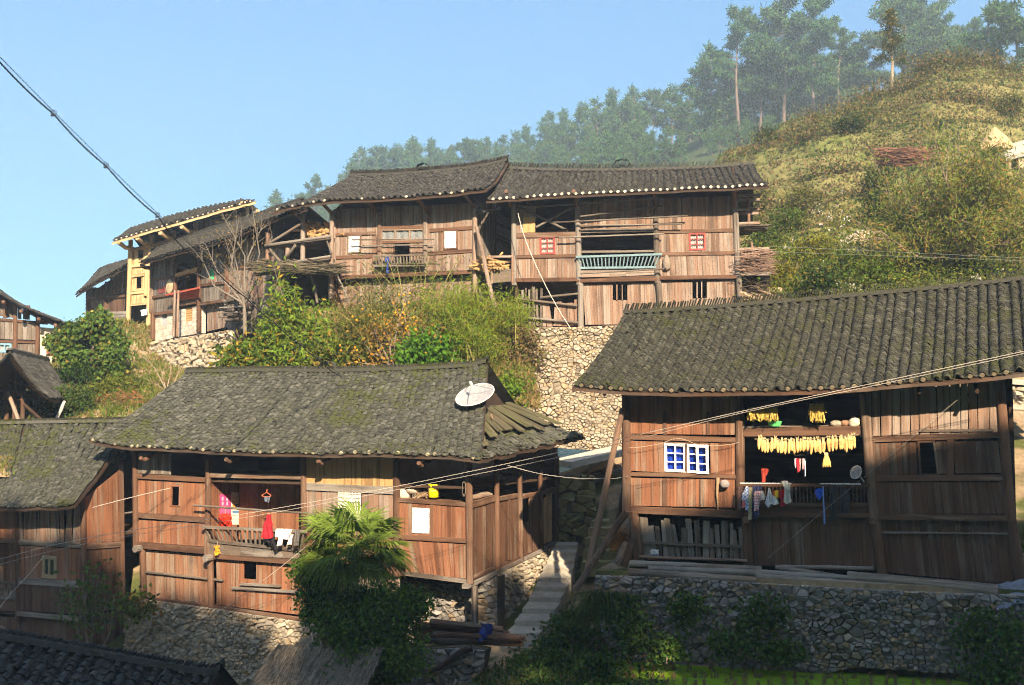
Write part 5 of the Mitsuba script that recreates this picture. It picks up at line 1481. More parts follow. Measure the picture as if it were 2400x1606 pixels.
def clumps(n_clumps, per, centre, radii, sd, g=rng, shell=.55, flat=.8):
    """Leaf positions gathered in clumps through an ellipsoid, gaps between them."""
    d = rand_unit(n_clumps, g) * (shell + (1 - shell) * g.random((n_clumps, 1))) ** .6
    c = np.asarray(centre) + d * radii
    k = g.normal(size=(n_clumps, per, 3)) * [sd, sd, sd * flat]
    return (c[:, None] + k).reshape(-1, 3), c


GREEN, DARK, YEL, OLIVE, DRY = (.075, .125, .022), (.030, .060, .018), (.20, .20, .030), (.11, .115, .035), (.22, .165, .085)


def plant(name, label, cat, base, crown_c, radii, n, per, size, colors, trunk_r=.08, group=None, sd=.28, aspect=.45, stems=1, droop=.2, bark=(.16, .13, .10), shell=.5, seed=0, twigs=10):
    g = np.random.default_rng(seed)
    k = thing(name, label, cat, group)
    pts, cs = clumps(n, per, crown_c, radii, sd, g, shell)
    m = MB(); leaf_mesh(m, pts, size, colors, g, aspect, droop=droop); part(k, 'crown', m, 'leaf')
    m = MB()
    base = np.asarray(base, float)
    for s in range(stems):
        b = base + g.normal(0, .12, 3) * [1, 1, 0] * (stems > 1)
        tip = np.asarray(crown_c) + g.normal(0, .3, 3) * radii * (1 if stems > 1 else .3)
        mid = lerp(b, tip, .5) + g.normal(0, .06, 3) * np.linalg.norm(tip - b)
        m.tube([b, lerp(b, mid, .6), mid, tip], np.array([1, .85, .7, .3]) * trunk_r, 7, paint(bark))
    for c in cs[g.permutation(len(cs))[:twigs]]:
        s = lerp(base, np.asarray(crown_c), g.uniform(.45, .9))
        m.tube([s, lerp(s, c, .5) + g.normal(0, .05, 3), c], np.array([.4, .28, .1]) * trunk_r, 5, paint(bark))
    part(k, 'trunk' if stems == 1 else 'stems', m, 'painted')
    return k


def px_radii(px, py, y):
    return px / FOCAL * y, py / FOCAL * y


# ---- pines on the misty hillside ------------------------------------------------------------------------
def pine_proto(seed, h=24.0, bare=.35, wide=.34, tufts=600, top_flat=False, size=1.3, boughs=30, plate=.28):
    g = np.random.default_rng(seed)
    tr, cr = MB(), MB()
    sway = g.normal(0, .25, 2)
    zz = np.linspace(0, h, 9)
    cx = lambda z: np.array([sway[0] * math.sin(z / h * 3) + .3 * math.sin(z * .4 + seed), sway[1] * math.sin(z / h * 2.4) + .25 * math.cos(z * .33 + seed), z])
    tr.tube([cx(z) for z in zz], np.linspace(.30, .05, 9) * h / 22, 7, paint((.16, .12, .095)))
    pts, ax = [], []
    nb = int(boughs * (1 - bare) / .65)
    for i in range(nb):
        t = bare + (1 - bare) * ((i + g.random() * .8) / nb) ** .9
        z = t * h
        q = (t - bare) / (1 - bare)
        prof = (1 - q) ** .65 * (.45 + .55 * min(1, q / .25)) if not top_flat else (.55 + .45 * math.sin(q * 3.0)) * (1 - q ** 5)
        L = h * wide * prof * g.uniform(.55, 1.15) + .5
        th = g.uniform(0, 2 * math.pi)
        d = np.array([math.cos(th), math.sin(th), .05 + .5 * q])
        b = cx(z)
        e = b + d * L + [0, 0, L * .10]
        tr.tube([b, lerp(b, e, .5) - [0, 0, L * .05], e], np.array([.09, .06, .025]) * h / 22, 5, paint((.15, .115, .09)))
        nt = max(3, int(tufts / nb * L / (h * wide * .55)))
        s = g.uniform(.30, 1.08, nt)
        p = b + (e - b) * s[:, None] + g.normal(0, 1, (nt, 3)) * [L * .13, L * .13, plate]
        pts.append(p); ax.append(np.tile(d, (nt, 1)))
    p = np.vstack(pts)
    k = 9
    c = np.repeat(p, k, 0) + g.normal(0, .30, (len(p) * k, 3)) * [1, 1, .7 if plate > .2 else .4]
    leaf_mesh(cr, c, size, shades((.060, .14, .055), 40, .45, (.11, .19, .06), .3, g), g, .24, up=.5, droop=-.25)
    return tr.shape('painted'), cr.shape('leaf')


protos = [pine_proto(1, bare=.25, wide=.28, tufts=330), pine_proto(2, bare=.1, wide=.27, tufts=360), pine_proto(3, bare=.5, wide=.24, tufts=330, top_flat=True), pine_proto(4, bare=.04, wide=.26, tufts=380), pine_proto(5, bare=.3, wide=.29, tufts=320),
          pine_proto(6, bare=.34, wide=.30, tufts=900, size=.85, boughs=21, plate=.14), pine_proto(7, bare=.28, wide=.34, tufts=1000, size=.85, boughs=21, plate=.14), pine_proto(8, bare=.40, wide=.27, tufts=800, size=.85, boughs=21, plate=.14)]


def pine(k_, p, h, label, group=None, rot=None, name='pine_tree'):
    k = thing(name, label, 'tree', group)
    g = np.random.default_rng(int(abs(p[0] * 7 + p[1] * 3)) + 5)
    m = T().translate([float(q) for q in p]).rotate([0, 0, 1], g.uniform(0, 360) if rot is None else rot).scale([float(h / 24.0)] * 3)
    tr, cr = protos[k_]
    scene[k + '__trunk'] = {**tr, 'to_world': m}; scene[k + '__crown'] = {**cr, 'to_world': m}
    return k


def far_ground(px, y):
    """The hillside's height under photograph column px at depth y."""
    X = (px - MIDX) / FOCAL * y / 1.0
    d = (far[..., 0] - X) ** 2 + (far[..., 1] - y) ** 2
    i = np.unravel_index(np.argmin(d), d.shape)
    return np.array([X, y, far[i][2] - .4])


def pine_to(px, top, y, k_, label, group=None):
    y = y * 1.3
    p = far_ground(px, y)
    h = at(px, top, y)[2] - p[2]
    return pine(k_, p, max(h, 6), label, group)


FG = 'pines of the hazy forest'
FLAB = 'hazy blue green pine among many in the forest on the hillside'
# the line of tree tops from left to right (pixels), then rows before and behind it
front = [(640, 452, 285), (700, 460, 280), (735, 415, 290), (765, 440, 280), (812, 392, 285), (838, 352, 280), (880, 350, 275), (925, 345, 280), (962, 326, 275), (1010, 330, 270), (1055, 345, 272), (1100, 330, 262), (1140, 325, 265), (1178, 322, 255),
         (1235, 300, 262), (1285, 268, 255), (1320, 262, 250), (1365, 248, 250), (1400, 240, 245), (1440, 214, 245), (1490, 208, 240), (1530, 218, 240), (1580, 205, 238), (1625, 215, 235), (1690, 225, 235)]
for i, (x, t, y) in enumerate(front):
    lab = {640: 'leftmost small hazy pine above the roof of the old balcony house', 700: 'second hazy pine from the left, over the roof corner of the upper middle house', 735: 'flat crowned hazy pine left of the upper middle roof', 765: 'low hazy pine just left of the upper middle ridge', 812: 'first pine of the closed forest edge, over the left end of the upper middle ridge',
           1178: 'pine standing in the notch between the two upper roofs', 1440: 'highest pine of the middle forest edge'}.get(x)
    pine_to(x, t, y, i * 2 % 5 if i % 4 else 3, lab or FLAB, None if lab else FG)
g_ = np.random.default_rng(12)
TX, TY, TD = [p[0] for p in front] + [2050], [p[1] for p in front] + [190], [p[2] for p in front] + [205]
for i in range(190):
    x = g_.uniform(640, 2050) if i > 40 else g_.uniform(640, 1250)
    row = g_.uniform(0, 1)
    pine_to(x, np.interp(x, TX, TY) + 12 + 85 * row + g_.normal(0, 6), np.interp(x, TX, TD) + 18 - 52 * row, (3, 1, 0, 3, 4, 1)[i % 6], FLAB, FG)
for i in range(34):
    x = g_.uniform(1380, 1960)
    pine_to(x, np.interp(x, TX, TY) + 85 + 65 * g_.random(), np.interp(x, TX, TD) - 38, (3, 1, 3, 4)[i % 4], FLAB, FG)
for x, t, y, k_, lab in ((1645, 163, 215, 2, 'flat topped pine standing alone above the forest edge'), (1735, 25, 200, 7, 'tall slim hazy pine, leftmost of the big pines on the crest'), (1790, 60, 205, 5, 'hazy pine half hidden between two taller ones on the crest'), (1850, -14, 200, 6, 'big bushy hazy pine reaching the top edge of the picture'),
                         (1925, -5, 195, 7, 'tall pine with a long pale bare trunk left of the small hilltop tree'), (1975, 60, 192, 5, 'pine with spreading arms just left of the small hilltop tree'), (2135, -30, 190, 6, 'large blue pine behind the small hilltop tree'), (2195, -25, 195, 5, 'broad hazy pine cut by the top edge, right of the hilltop tree'), (2240, 40, 190, 7, 'hazy pine sloping down at the right of the broad one'),
                         (1822, 30, 215, 7, 'pine filling the gap behind the bushy pine on the crest'), (1890, 40, 210, 5, 'pine between the bushy pine and the pale trunked one'), (2040, 90, 200, 6, 'low pine just left of the hilltop tree'), (2160, 60, 205, 6, 'pine behind the broad hazy pair at the top edge'), (2275, 70, 195, 6, 'dim pine in the saddle right of the broad pines'), (2310, 55, 180, 5, 'dim pine behind the crest near the right edge'), (2350, 30, 150, 5, 'darker green pine at the right edge of the crest'), (2400, 20, 145, 6, 'dark pine cut by the right edge of the picture')):
    y = y * 1.3 if y > 160 else y * 1.2
    p = far_ground(x, y); h = at(x, t, y)[2] - p[2]
    pine(k_, p, h, lab)
for i in range(20):
    x = 1680 + 17.5 * i + g_.normal(0, 4)
    pine_to(x, 165 + g_.normal(0, 22) - .06 * (x - 1680), 208, (3, 1, 3, 4)[i % 4], FLAB, FG)
# the thin tree on the hill top, the flat topped pine left of the roofs
def hill_point(px, py):
    """The point of the grassy hill seen at this pixel."""
    r = ray(px, py)
    d = hill.reshape(-1, 3)
    d = d[(d[:, 1] > 44) & (d[:, 1] < 90)]
    q = d / d[:, 1:2] * r[1]
    e = (q[:, 0] - r[0]) ** 2 + (q[:, 2] - r[2]) ** 2
    near = np.argsort(e)[:6]
    near = near[np.argsort(d[near, 1])]
    return d[near[0]]


def small_tree(px, py, top, label, seed):
    b = hill_point(px, py); g = np.random.default_rng(seed)
    y = b[1]; h = at(px, top, y)[2] - b[2]
    k = thing('cedar_tree', label, 'tree')
    m = MB(); m.tube([b - [0, 0, .5], b + [.1, 0, h * .4], b + [-.05, 0, h * .75], b + [0, 0, h]], [.13, .10, .07, .02], 7, paint((.30, .25, .19))); part(k, 'trunk', m, 'painted')
    m = MB(); tw = MB()
    for i in range(46):
        t = .36 + .64 * (i + g.random()) / 46
        L = h * .26 * (1 - max(0, t - .55) / .5) * g.uniform(.35, 1.1)
        th = g.uniform(0, 6.28); d = np.array([math.cos(th), math.sin(th), .1])
        s = b + [0, 0, h * t]; e = s + d * L
        tw.tube([s, e], [.03, .012], 4, paint((.2, .16, .12)))
        n = 34
        c = lerp(s, e, g.random((n, 1)) ** .6) + g.normal(0, .16, (n, 3))
        leaf_mesh(m, c, .26, shades((.055, .075, .022), 30, .45, (.15, .13, .04), .3, g), g, .35)
    part(k, 'crown', m, 'leaf'); part(k, 'branches', tw, 'painted')


small_tree(2088, 212, 27, 'thin dark small tree with a bare lower trunk on the hill top', 4)

# ---- grass and weeds over the hill -------------------------------------------------------------------------
def tufts(P, n, h, colors, g, blades=5, lean=.5, w=.03, weight=None):
    f = sampler(P)
    s, t = g.random(n), g.random(n)
    p = f(s, t)
    if weight is not None:
        keep = g.random(n) < weight(p)
        p = p[keep]
    n = len(p)
    p = np.repeat(p, blades, 0) + g.normal(0, .10, (n * blades, 3)) * [1, 1, 0]
    m = len(p)
    hh = h * g.uniform(.4, 1.3, m)[:, None]
    d = g.normal(0, lean, (m, 3)) * [1, 1, 0] + [0, 0, 1]
    th = g.uniform(0, 6.28, m); x = np.stack([np.cos(th), np.sin(th), th * 0], 1) * w * g.uniform(.6, 1.6, m)[:, None]
    tip = p + d * hh; mid = p + d * hh * [.35, .35, .62]
    return np.stack([p - x, p + x, mid + x * .7, mid - x * .7, tip], 1), m


def grass(name, label, P, n, h, colors, seed, **kw):
    g = np.random.default_rng(seed)
    v, m = tufts(P, n, h, colors, g, **kw)
    pal = np.array([paint(q) for q in colors])
    # colour in patches a few metres wide
    q = meshkit.fbm(v[:, 0] * .35, 3, seed) + g.normal(0, .16, m)
    idx = np.clip(((q - .25) / .5 * len(pal)).astype(int), 0, len(pal) - 1)
    mb = MB(); mb.many(v, [[0, 1, 2], [0, 2, 3], [3, 2, 4]], pal[idx])
    k = new(name); scene[k] = mb.shape('leaf'); labels[k] = {'label': label, 'category': 'grass', 'kind': 'stuff'}


hill_pal = [(.065, .105, .03), (.08, .13, .035), (.11, .145, .042), (.14, .155, .05), (.175, .17, .07), (.22, .185, .095), (.235, .18, .105), (.16, .13, .07)]
vis = lambda p: np.where((p[:, 1] > 44) & (p[:, 1] < 92), 1.0, .05)
grass('hill_grass', 'dry and green grass over the terraced hill', hill, 30000, .22, hill_pal, 31, w=.045, weight=vis)
bank_pal = [(.08, .13, .025), (.12, .18, .035), (.17, .20, .05), (.24, .22, .08), (.30, .23, .11), (.22, .16, .08)]
grass('bank_grass', 'weeds and dry grass on the bank between the houses', bank, 11000, .22, bank_pal, 32, w=.03)
yard_pal = [(.05, .09, .02), (.07, .12, .025), (.10, .13, .035), (.15, .13, .06)]
inside = lambda p: np.where((p[:, 0] > -1) & (p[:, 0] < 17) & (p[:, 1] < 33.3) & (p[:, 1] > 26) & ~((p[:, 0] > 2.0) & (p[:, 2] < PADDY + .05)), 1.0, 0.0)
grass('yard_grass', 'rank grass and weeds around the paddy edge', yard, 60000, .20, yard_pal, 33, w=.02, weight=inside)


def weeds(name, label, centres, per, size, colors, seed, r=.6, h=.5, aspect=.5):
    """Leafy undergrowth nobody could count."""
    g = np.random.default_rng(seed)
    c = np.repeat(np.asarray(centres), per, 0)
    c = c + g.normal(0, 1, c.shape) * [r, r, 0] + np.stack([c[:, 0] * 0, c[:, 0] * 0, np.abs(g.normal(0, h, len(c)))], 1)
    m = MB(); leaf_mesh(m, c, size, colors, g, aspect)
    k = new(name); scene[k] = m.shape('leaf'); labels[k] = {'label': label, 'category': 'undergrowth', 'kind': 'stuff'}


hf = sampler(hill)
g_ = np.random.default_rng(77)
st = g_.random((2600, 2)); p = hf(st[:, 0], st[:, 1])
scrub = meshkit.fbm(p * .12, 3, 9)
low = (p[:, 1] > 45) & (p[:, 1] < 60) & (scrub > .42)
high = (p[:, 1] >= 60) & (p[:, 1] < 90) & (scrub > .56)
weeds('hill_undergrowth', 'green leafy undergrowth on the lower hill', p[low], 60, .15, shades((.10, .145, .025), 50, .5, (.17, .17, .035), .3), 41, .7, .45)
weeds('hill_scrub', 'brownish scrub on the upper terraces of the hill', p[high], 60, .17, shades((.12, .13, .045), 50, .5, (.22, .16, .08), .4), 42, .8, .5)
# berms: shrubs in lines along the terrace edges
berm = []
for line in (((1719, 372), (1790, 345), (1850, 315), (1920, 290), (1990, 265), (2040, 240), (2100, 215)), ((1850, 345), (1900, 320), (1960, 300), (2020, 282), (2080, 262)), ((2120, 200), (2200, 165), (2290, 160), (2390, 190)), ((2120, 188), (2160, 165), (2200, 146), (2250, 146), (2300, 148), (2350, 162), (2400, 182)), ((2180, 210), (2240, 230), (2300, 240), (2380, 280)), ((1740, 430), (1780, 470), (1800, 520), (1790, 590)), ((1880, 420), (1950, 400), (2010, 395))):
    for (xa, ya), (xb, yb) in zip(line[:-1], line[1:]):
        for t in np.linspace(0, 1, 5):
            berm.append(hill_point(xa + (xb - xa) * t, ya + (yb - ya) * t + 6))
weeds('hill_scrub', 'low dark scrub in lines along the terrace edges of the hill', np.array(berm), 100, .20, shades((.085, .11, .035), 50, .5, (.20, .145, .07), .4), 43, .55, .55)

# single shrubs on the hill
shr = [(2060, 440, 28, 40, DARK, 'dark drooping bush in the middle of the hill'), (2065, 500, 30, 42, DARK, 'dark bush beside the stone heap on the hill, lower one'), (1800, 560, 30, 30, GREEN, 'green bush right of the upper house racks'), (1880, 470, 34, 26, OLIVE, 'olive bush under the dry terrace'),
       (1915, 690, 36, 40, DARK, 'dark bush with white flowers behind the near ridge'), (1985, 640, 40, 34, GREEN, 'arching green bush below the stone heap'), (2050, 660, 44, 40, GREEN, 'leafy green bush behind the middle of the near ridge'), (2290, 640, 40, 30, DARK, 'dark bush with white blossoms near the right edge'), (1770, 480, 22, 22, OLIVE, 'brownish bush beside the roof end of the upper house'),
       (1800, 330, 26, 22, DARK, 'small dark shrub on the left shoulder of the hill'), (1990, 290, 32, 16, DARK, 'long low shrub in the shaded terrace edge'), (2365, 250, 30, 24, OLIVE, 'olive shrub near the straw heap'), (1830, 660, 28, 24, YEL, 'yellow green bush beside the field path'), (1905, 590, 36, 26, YEL, 'bright yellow green bush above the path'),
       (1850, 520, 34, 22, GREEN, 'green weeds with many small white flowers'), (2330, 370, 20, 26, GREEN, 'small green shrub left of the concrete roof'), (2200, 560, 40, 30, OLIVE, 'thin olive bush under the big leafy tree'), (2130, 620, 40, 36, DARK, 'dark shaded bush under the big leafy tree')]
for i, (x, y, rx, ry, col, lab) in enumerate(shr):
    b = hill_point(x, y + ry * .8); d = b[1]
    a, c = px_radii(rx, ry, d)
    plant('shrub', lab, 'shrub', b - [0, 0, .2], b + [0, 0, c * .95], [a, a * .8, c], 70, 34, .17, shades(col, 40, .5, OLIVE, .25), .05, sd=.22 + .1 * a, stems=4, seed=100 + i, shell=.35)
# white flowers
fl = []
for x, y, r in ((1935, 520, 40), (1960, 550, 30), (1840, 600, 14), (1925, 650, 14), (2010, 690, 40), (2300, 650, 30), (2290, 680, 20), (1965, 470, 10), (1480, 760, 4), (700, 880, 6), (2380, 1000, 10)):
    for _ in range(int(r * .35)):
        q = hill_point(x + g_.normal(0, r * .6), y + g_.normal(0, r * .35)) if x > 1500 else at(x + g_.normal(0, r), y + g_.normal(0, r * .4), 47)
        fl.append(q + [0, -.25, .55])
fl = np.array(fl)
m = MB(); leaf_mesh(m, np.repeat(fl, 5, 0) + g_.normal(0, .05, (len(fl) * 5, 3)), .09, [(.75, .75, .72), (.65, .66, .6)], g_, .8)
k = new('white_flowers'); scene[k] = m.shape('leaf'); labels[k] = {'label': 'small white flowers scattered over the lower hill weeds', 'category': 'flowers', 'kind': 'stuff'}

# big leafy tree on the right of the hill
def branchy(name, label, base, tips, trunk_r, leaf_n, leaf_size, colors, seed, leaf_sd=.4, twig=3, aspect=.28, bark=(.20, .16, .13), droop=.35, extra=None, sub=.8):
    g = np.random.default_rng(seed)
    k = thing(name, label, 'tree')
    wd, lf = MB(), MB()
    base = np.asarray(base, float)
    fork = base + (np.mean(tips, 0) - base) * .22
    wd.tube([base - [0, 0, .4], lerp(base, fork, .6), fork], [trunk_r, trunk_r * .9, trunk_r * .75], 8, paint(bark))
    for t in tips:
        t = np.asarray(t, float)
        L = np.linalg.norm(t - fork)
        mid = lerp(fork, t, .5) + g.normal(0, .07, 3) * L
        wd.tube([fork, mid, t], np.array([.6, .32, .10]) * trunk_r, 6, paint(bark))
        for j in range(twig):
            s = lerp(mid, t, g.uniform(-.3, 1)); e = s + (rand_unit(1, g)[0] * .8 + unit(t - fork) * .8 + [0, 0, .25]) * sub * g.uniform(.5, 1.2)
            wd.tube([s, lerp(s, e, .5) + g.normal(0, .04, 3), e], np.array([.16, .10, .03]) * trunk_r, 4, paint(bark))
            if leaf_n:
                c = lerp(s, e, g.random((leaf_n, 1))) + g.normal(0, leaf_sd, (leaf_n, 3)) * .6
                leaf_mesh(lf, c, leaf_size, colors, g, aspect, droop=droop)
    if leaf_n:
        part(k, 'crown', lf, 'leaf')
    part(k, 'trunk', wd, 'painted')
    if extra is not None:
        extra(k, g)
    return k


b = hill_point(2255, 640); D_t = b[1]
g_ = np.random.default_rng(5)
tips = [at(x, y, D_t + g_.uniform(-3, 2.5)) for x, y in ((2100, 590), (2120, 520), (2135, 450), (2170, 420), (2210, 405), (2250, 395), (2290, 400), (2330, 410), (2370, 420), (2410, 430), (2430, 480), (2400, 520), (2360, 470), (2310, 460), (2260, 450), (2200, 470), (2160, 510), (2180, 560), (2240, 520), (2300, 530), (2350, 550), (2420, 560), (2080, 480), (2060, 540), (2290, 580))]
branchy('peach_tree', 'big spreading leafy tree with thin willowy leaves on the right hill', b, tips, .22, 110, .24, shades((.16, .205, .045), 40, .45, (.28, .22, .07), .25), 51, .55, 9, .22, sub=1.5)

# ---- between the houses: the overgrown bank --------------------------------------------------------------------------
def bamboo(label, x, y_base, y_top, d, rx, n, seed, col, group=None, dens=1.0, name='bamboo_clump', cat='bamboo'):
    g = np.random.default_rng(seed)
    k = thing(name, label, cat, group)
    st_, lf = MB(), MB()
    for i in range(n):
        b = at(x + g.normal(0, rx * .5), y_base, d + g.normal(0, .5))
        t = at(x + g.normal(0, rx), y_top + abs(g.normal(0, (y_base - y_top) * .22)), d + g.normal(0, .6))
        bend = g.normal(0, .35, 3) * [1, 1, 0]
        pts = [b - [0, 0, .4], lerp(b, t, .4) + bend * .3, lerp(b, t, .75) + bend * .6, t + bend - [0, 0, .2]]
        st_.tube(pts, [.028, .024, .016, .006], 5, paint((.22, .20, .07)))
        c = lerp(np.array(pts[1]), np.array(pts[3]), g.random((int(180 * dens), 1))) + g.normal(0, .30, (int(180 * dens), 3))
        leaf_mesh(lf, c, .20, col, g, .17, droop=.55)
    part(k, 'stems', st_, 'painted'); part(k, 'leaves', lf, 'leaf')


BAM = shades((.16, .25, .03), 40, .4, (.25, .26, .045), .3)
bamboo('bright green bamboo clump right under the upper middle house', 1080, 830, 660, 45.2, 48, 42, 61, BAM)
bamboo('shorter green bamboo at the right end of the overgrown bank', 1130, 850, 740, 44.8, 36, 26, 62, BAM)
bamboo('thin young bamboo against the corner of the upper right house', 1215, 790, 690, 45.3, 12, 9, 63, BAM)
bamboo('loose olive bamboo in the middle of the bank', 870, 860, 700, 45.8, 42, 30, 64, shades((.11, .135, .03), 40, .4, (.20, .16, .05), .4))
bamboo('tall thin leafy shoots in front of the small balcony', 985, 800, 575, 46.6, 40, 12, 65, shades((.10, .15, .04), 40, .4), dens=.5)
bamboo('sparse grey green shoots left of the small balcony', 880, 760, 640, 46.8, 34, 9, 66, shades((.13, .15, .06), 40, .4), dens=.45)
g_ = np.random.default_rng(8)


def fruit(k, g, n, pts, r, col):
    m = MB()
    for p in pts:
        s = trimesh.creation.icosphere(subdivisions=1, radius=r * g.uniform(.8, 1.2))
        m.add(s.vertices + p, s.faces, paint(np.array(col) * g.uniform(.75, 1.15)))
    part(k, 'fruit', m, 'painted', kind='stuff')


tips = [at(x, y, 44.9 + g_.uniform(-.8, .6)) for x, y in ((870, 760), (900, 800), (930, 770), (960, 790), (990, 780), (860, 820), (915, 850), (1000, 830), (840, 850), (960, 850), (1020, 800), (945, 720))]
branchy('persimmon_tree', 'nearly bare tree dotted with small orange fruit on the bank', at(915, 880, 44.6), tips, .09, 22, .16, shades((.24, .17, .04), 30, .4), 71, .3, 4, .5,
        extra=lambda k, g: fruit(k, g, 0, [np.array(t) + g.normal(0, .38, 3) for t in tips for _ in range(11)], .044, (.62, .27, .025)))
plant('shrub', 'bright green bush with white flowers in front of the fruit tree', 'shrub', at(1000, 880, 44.3), at(1000, 830, 44.3), [.9, .7, .8], 60, 45, .2, shades((.07, .17, .02), 30, .4), .05, stems=4, seed=201, aspect=.6)
tips = [at(x, y, 46.3 + g_.uniform(-1, .6)) for x, y in ((665, 690), (680, 730), (650, 760), (700, 780), (725, 740), (630, 800), (610, 830), (590, 860), (640, 860), (680, 840), (720, 830), (750, 800), (760, 850), (700, 880), (745, 760), (790, 840), (800, 870), (650, 720))]
branchy('loquat_tree', 'yellow green leafy tree left on the bank below the firewood shed', at(690, 905, 46.2), tips, .12, 60, .26, shades((.14, .22, .03), 40, .4, (.36, .27, .035), .16), 72, .5, 6, .34)
plant('shrub', 'dense green bush low at the left end of the bank', 'shrub', at(590, 905, 46.6), at(590, 850, 46.6), [1.0, .8, .8], 60, 45, .24, shades((.10, .17, .025), 30, .4, (.28, .22, .03), .25), .05, stems=4, seed=202)
plant('shrub', 'green bush between the two yellow leafed trees on the bank', 'shrub', at(800, 900, 45.2), at(800, 850, 45.2), [1.1, .8, .9], 60, 45, .22, shades((.10, .15, .025), 30, .4, (.2, .16, .04), .3), .05, stems=4, seed=203)
plant('shrub', 'dry brown bush hanging over the high stone wall', 'shrub', at(1215, 880, 45.0), at(1212, 822, 45.0), [.75, .6, .75], 50, 40, .17, shades((.20, .145, .075), 30, .4, (.12, .13, .04), .3), .05, stems=5, seed=204)
plant('shrub', 'small green climber on the right shoulder of the dish roof', 'shrub', at(1200, 960, 42.5), at(1195, 930, 43.5), [.5, .6, .55], 40, 45, .16, shades((.10, .19, .02), 30, .4), .03, stems=3, seed=205)
for i in range(3):
    pass
# bare tree in front of the old house
tips = [at(x, y, 50 + g_.uniform(-1, 1)) for x, y in ((480, 570), (520, 500), (560, 510), (620, 520), (590, 480), (540, 560), (640, 560), (470, 600), (600, 590), (530, 620), (650, 500), (520, 540))]
branchy('bare_tree', 'leafless grey tree in front of the old balcony house', at(575, 760, 49.6), tips, .085, 5, .13, shades((.20, .15, .06), 20, .4), 73, .5, 7, .4, bark=(.17, .155, .135))
tips = [at(x, y, 51 + g_.uniform(-1, 1)) for x, y in ((330, 830), (380, 870), (430, 850), (460, 880), (400, 820), (350, 890))]
branchy('bare_tree', 'small leafless shrub tree on the grassy slope below the whitewashed wall', at(390, 935, 49.5), tips, .05, 4, .12, shades((.2, .17, .06), 20, .4), 74, .4, 6, .4, bark=(.28, .23, .18))
# vine covered heap at the left
vx = [(205, 768, 50, 26), (250, 785, 36, 40), (165, 790, 30, 24), (272, 830, 18, 60), (240, 850, 20, 60), (205, 835, 22, 50), (150, 820, 18, 26), (180, 850, 20, 34), (262, 900, 20, 30), (228, 745, 20, 14), (130, 800, 16, 16)]
g2 = np.random.default_rng(19)
k = thing('vine_thicket', 'thicket of climbing vines and gourds in the sun at the left', 'vine')
m = MB()
for x, y, rx, ry in vx:
    a, c = px_radii(rx, ry, 52)
    pts, _ = clumps(int(16 + a * c * 60), 30, at(x, y, 52.5 + g2.normal(0, .4)), [a, a * .6, c], .17, g2, .35)
    leaf_mesh(m, pts, .17, shades((.085, .155, .035), 40, .45, (.22, .22, .05), .18, g2), g2, .8, droop=.5, spread=.5)
part(k, 'leaves', m, 'leaf')
m = MB()
for x in (150, 165, 200, 240):
    m.tube([at(x, 960, 52.8), at(x + 6, 880, 52.6), at(x + 20, 800, 52.4)], [.1, .08, .04], 6, paint((.16, .13, .11)))
part(k, 'stems', m, 'painted')
plant('shrub', 'dark bush under the vines at the left', 'shrub', at(190, 960, 51.6), at(180, 915, 51.8), [1.3, .8, .9], 70, 40, .2, shades(DARK, 30, .4), .06, stems=4, seed=206)
plant('shrub', 'low green bush beside the dark open shed', 'shrub', at(160, 985, 48.0), at(160, 950, 48), [.9, .6, .55], 60, 40, .18, shades((.06, .10, .03), 30, .4), .04, stems=4, seed=207)
plant('shrub', 'rust brown dry ferns on the left slope', 'shrub', at(300, 985, 49.0), at(310, 960, 49), [1.6, .8, .5], 50, 50, .24, shades((.26, .14, .07), 30, .4, (.2, .17, .07), .3), .03, stems=4, seed=208, aspect=.2)
plant('shrub', 'yellow green weeds in a band down the left slope', 'shrub', at(265, 980, 50.0), at(275, 935, 50.5), [1.2, .8, .8], 60, 45, .2, shades((.12, .15, .03), 30, .4), .03, stems=4, seed=209)


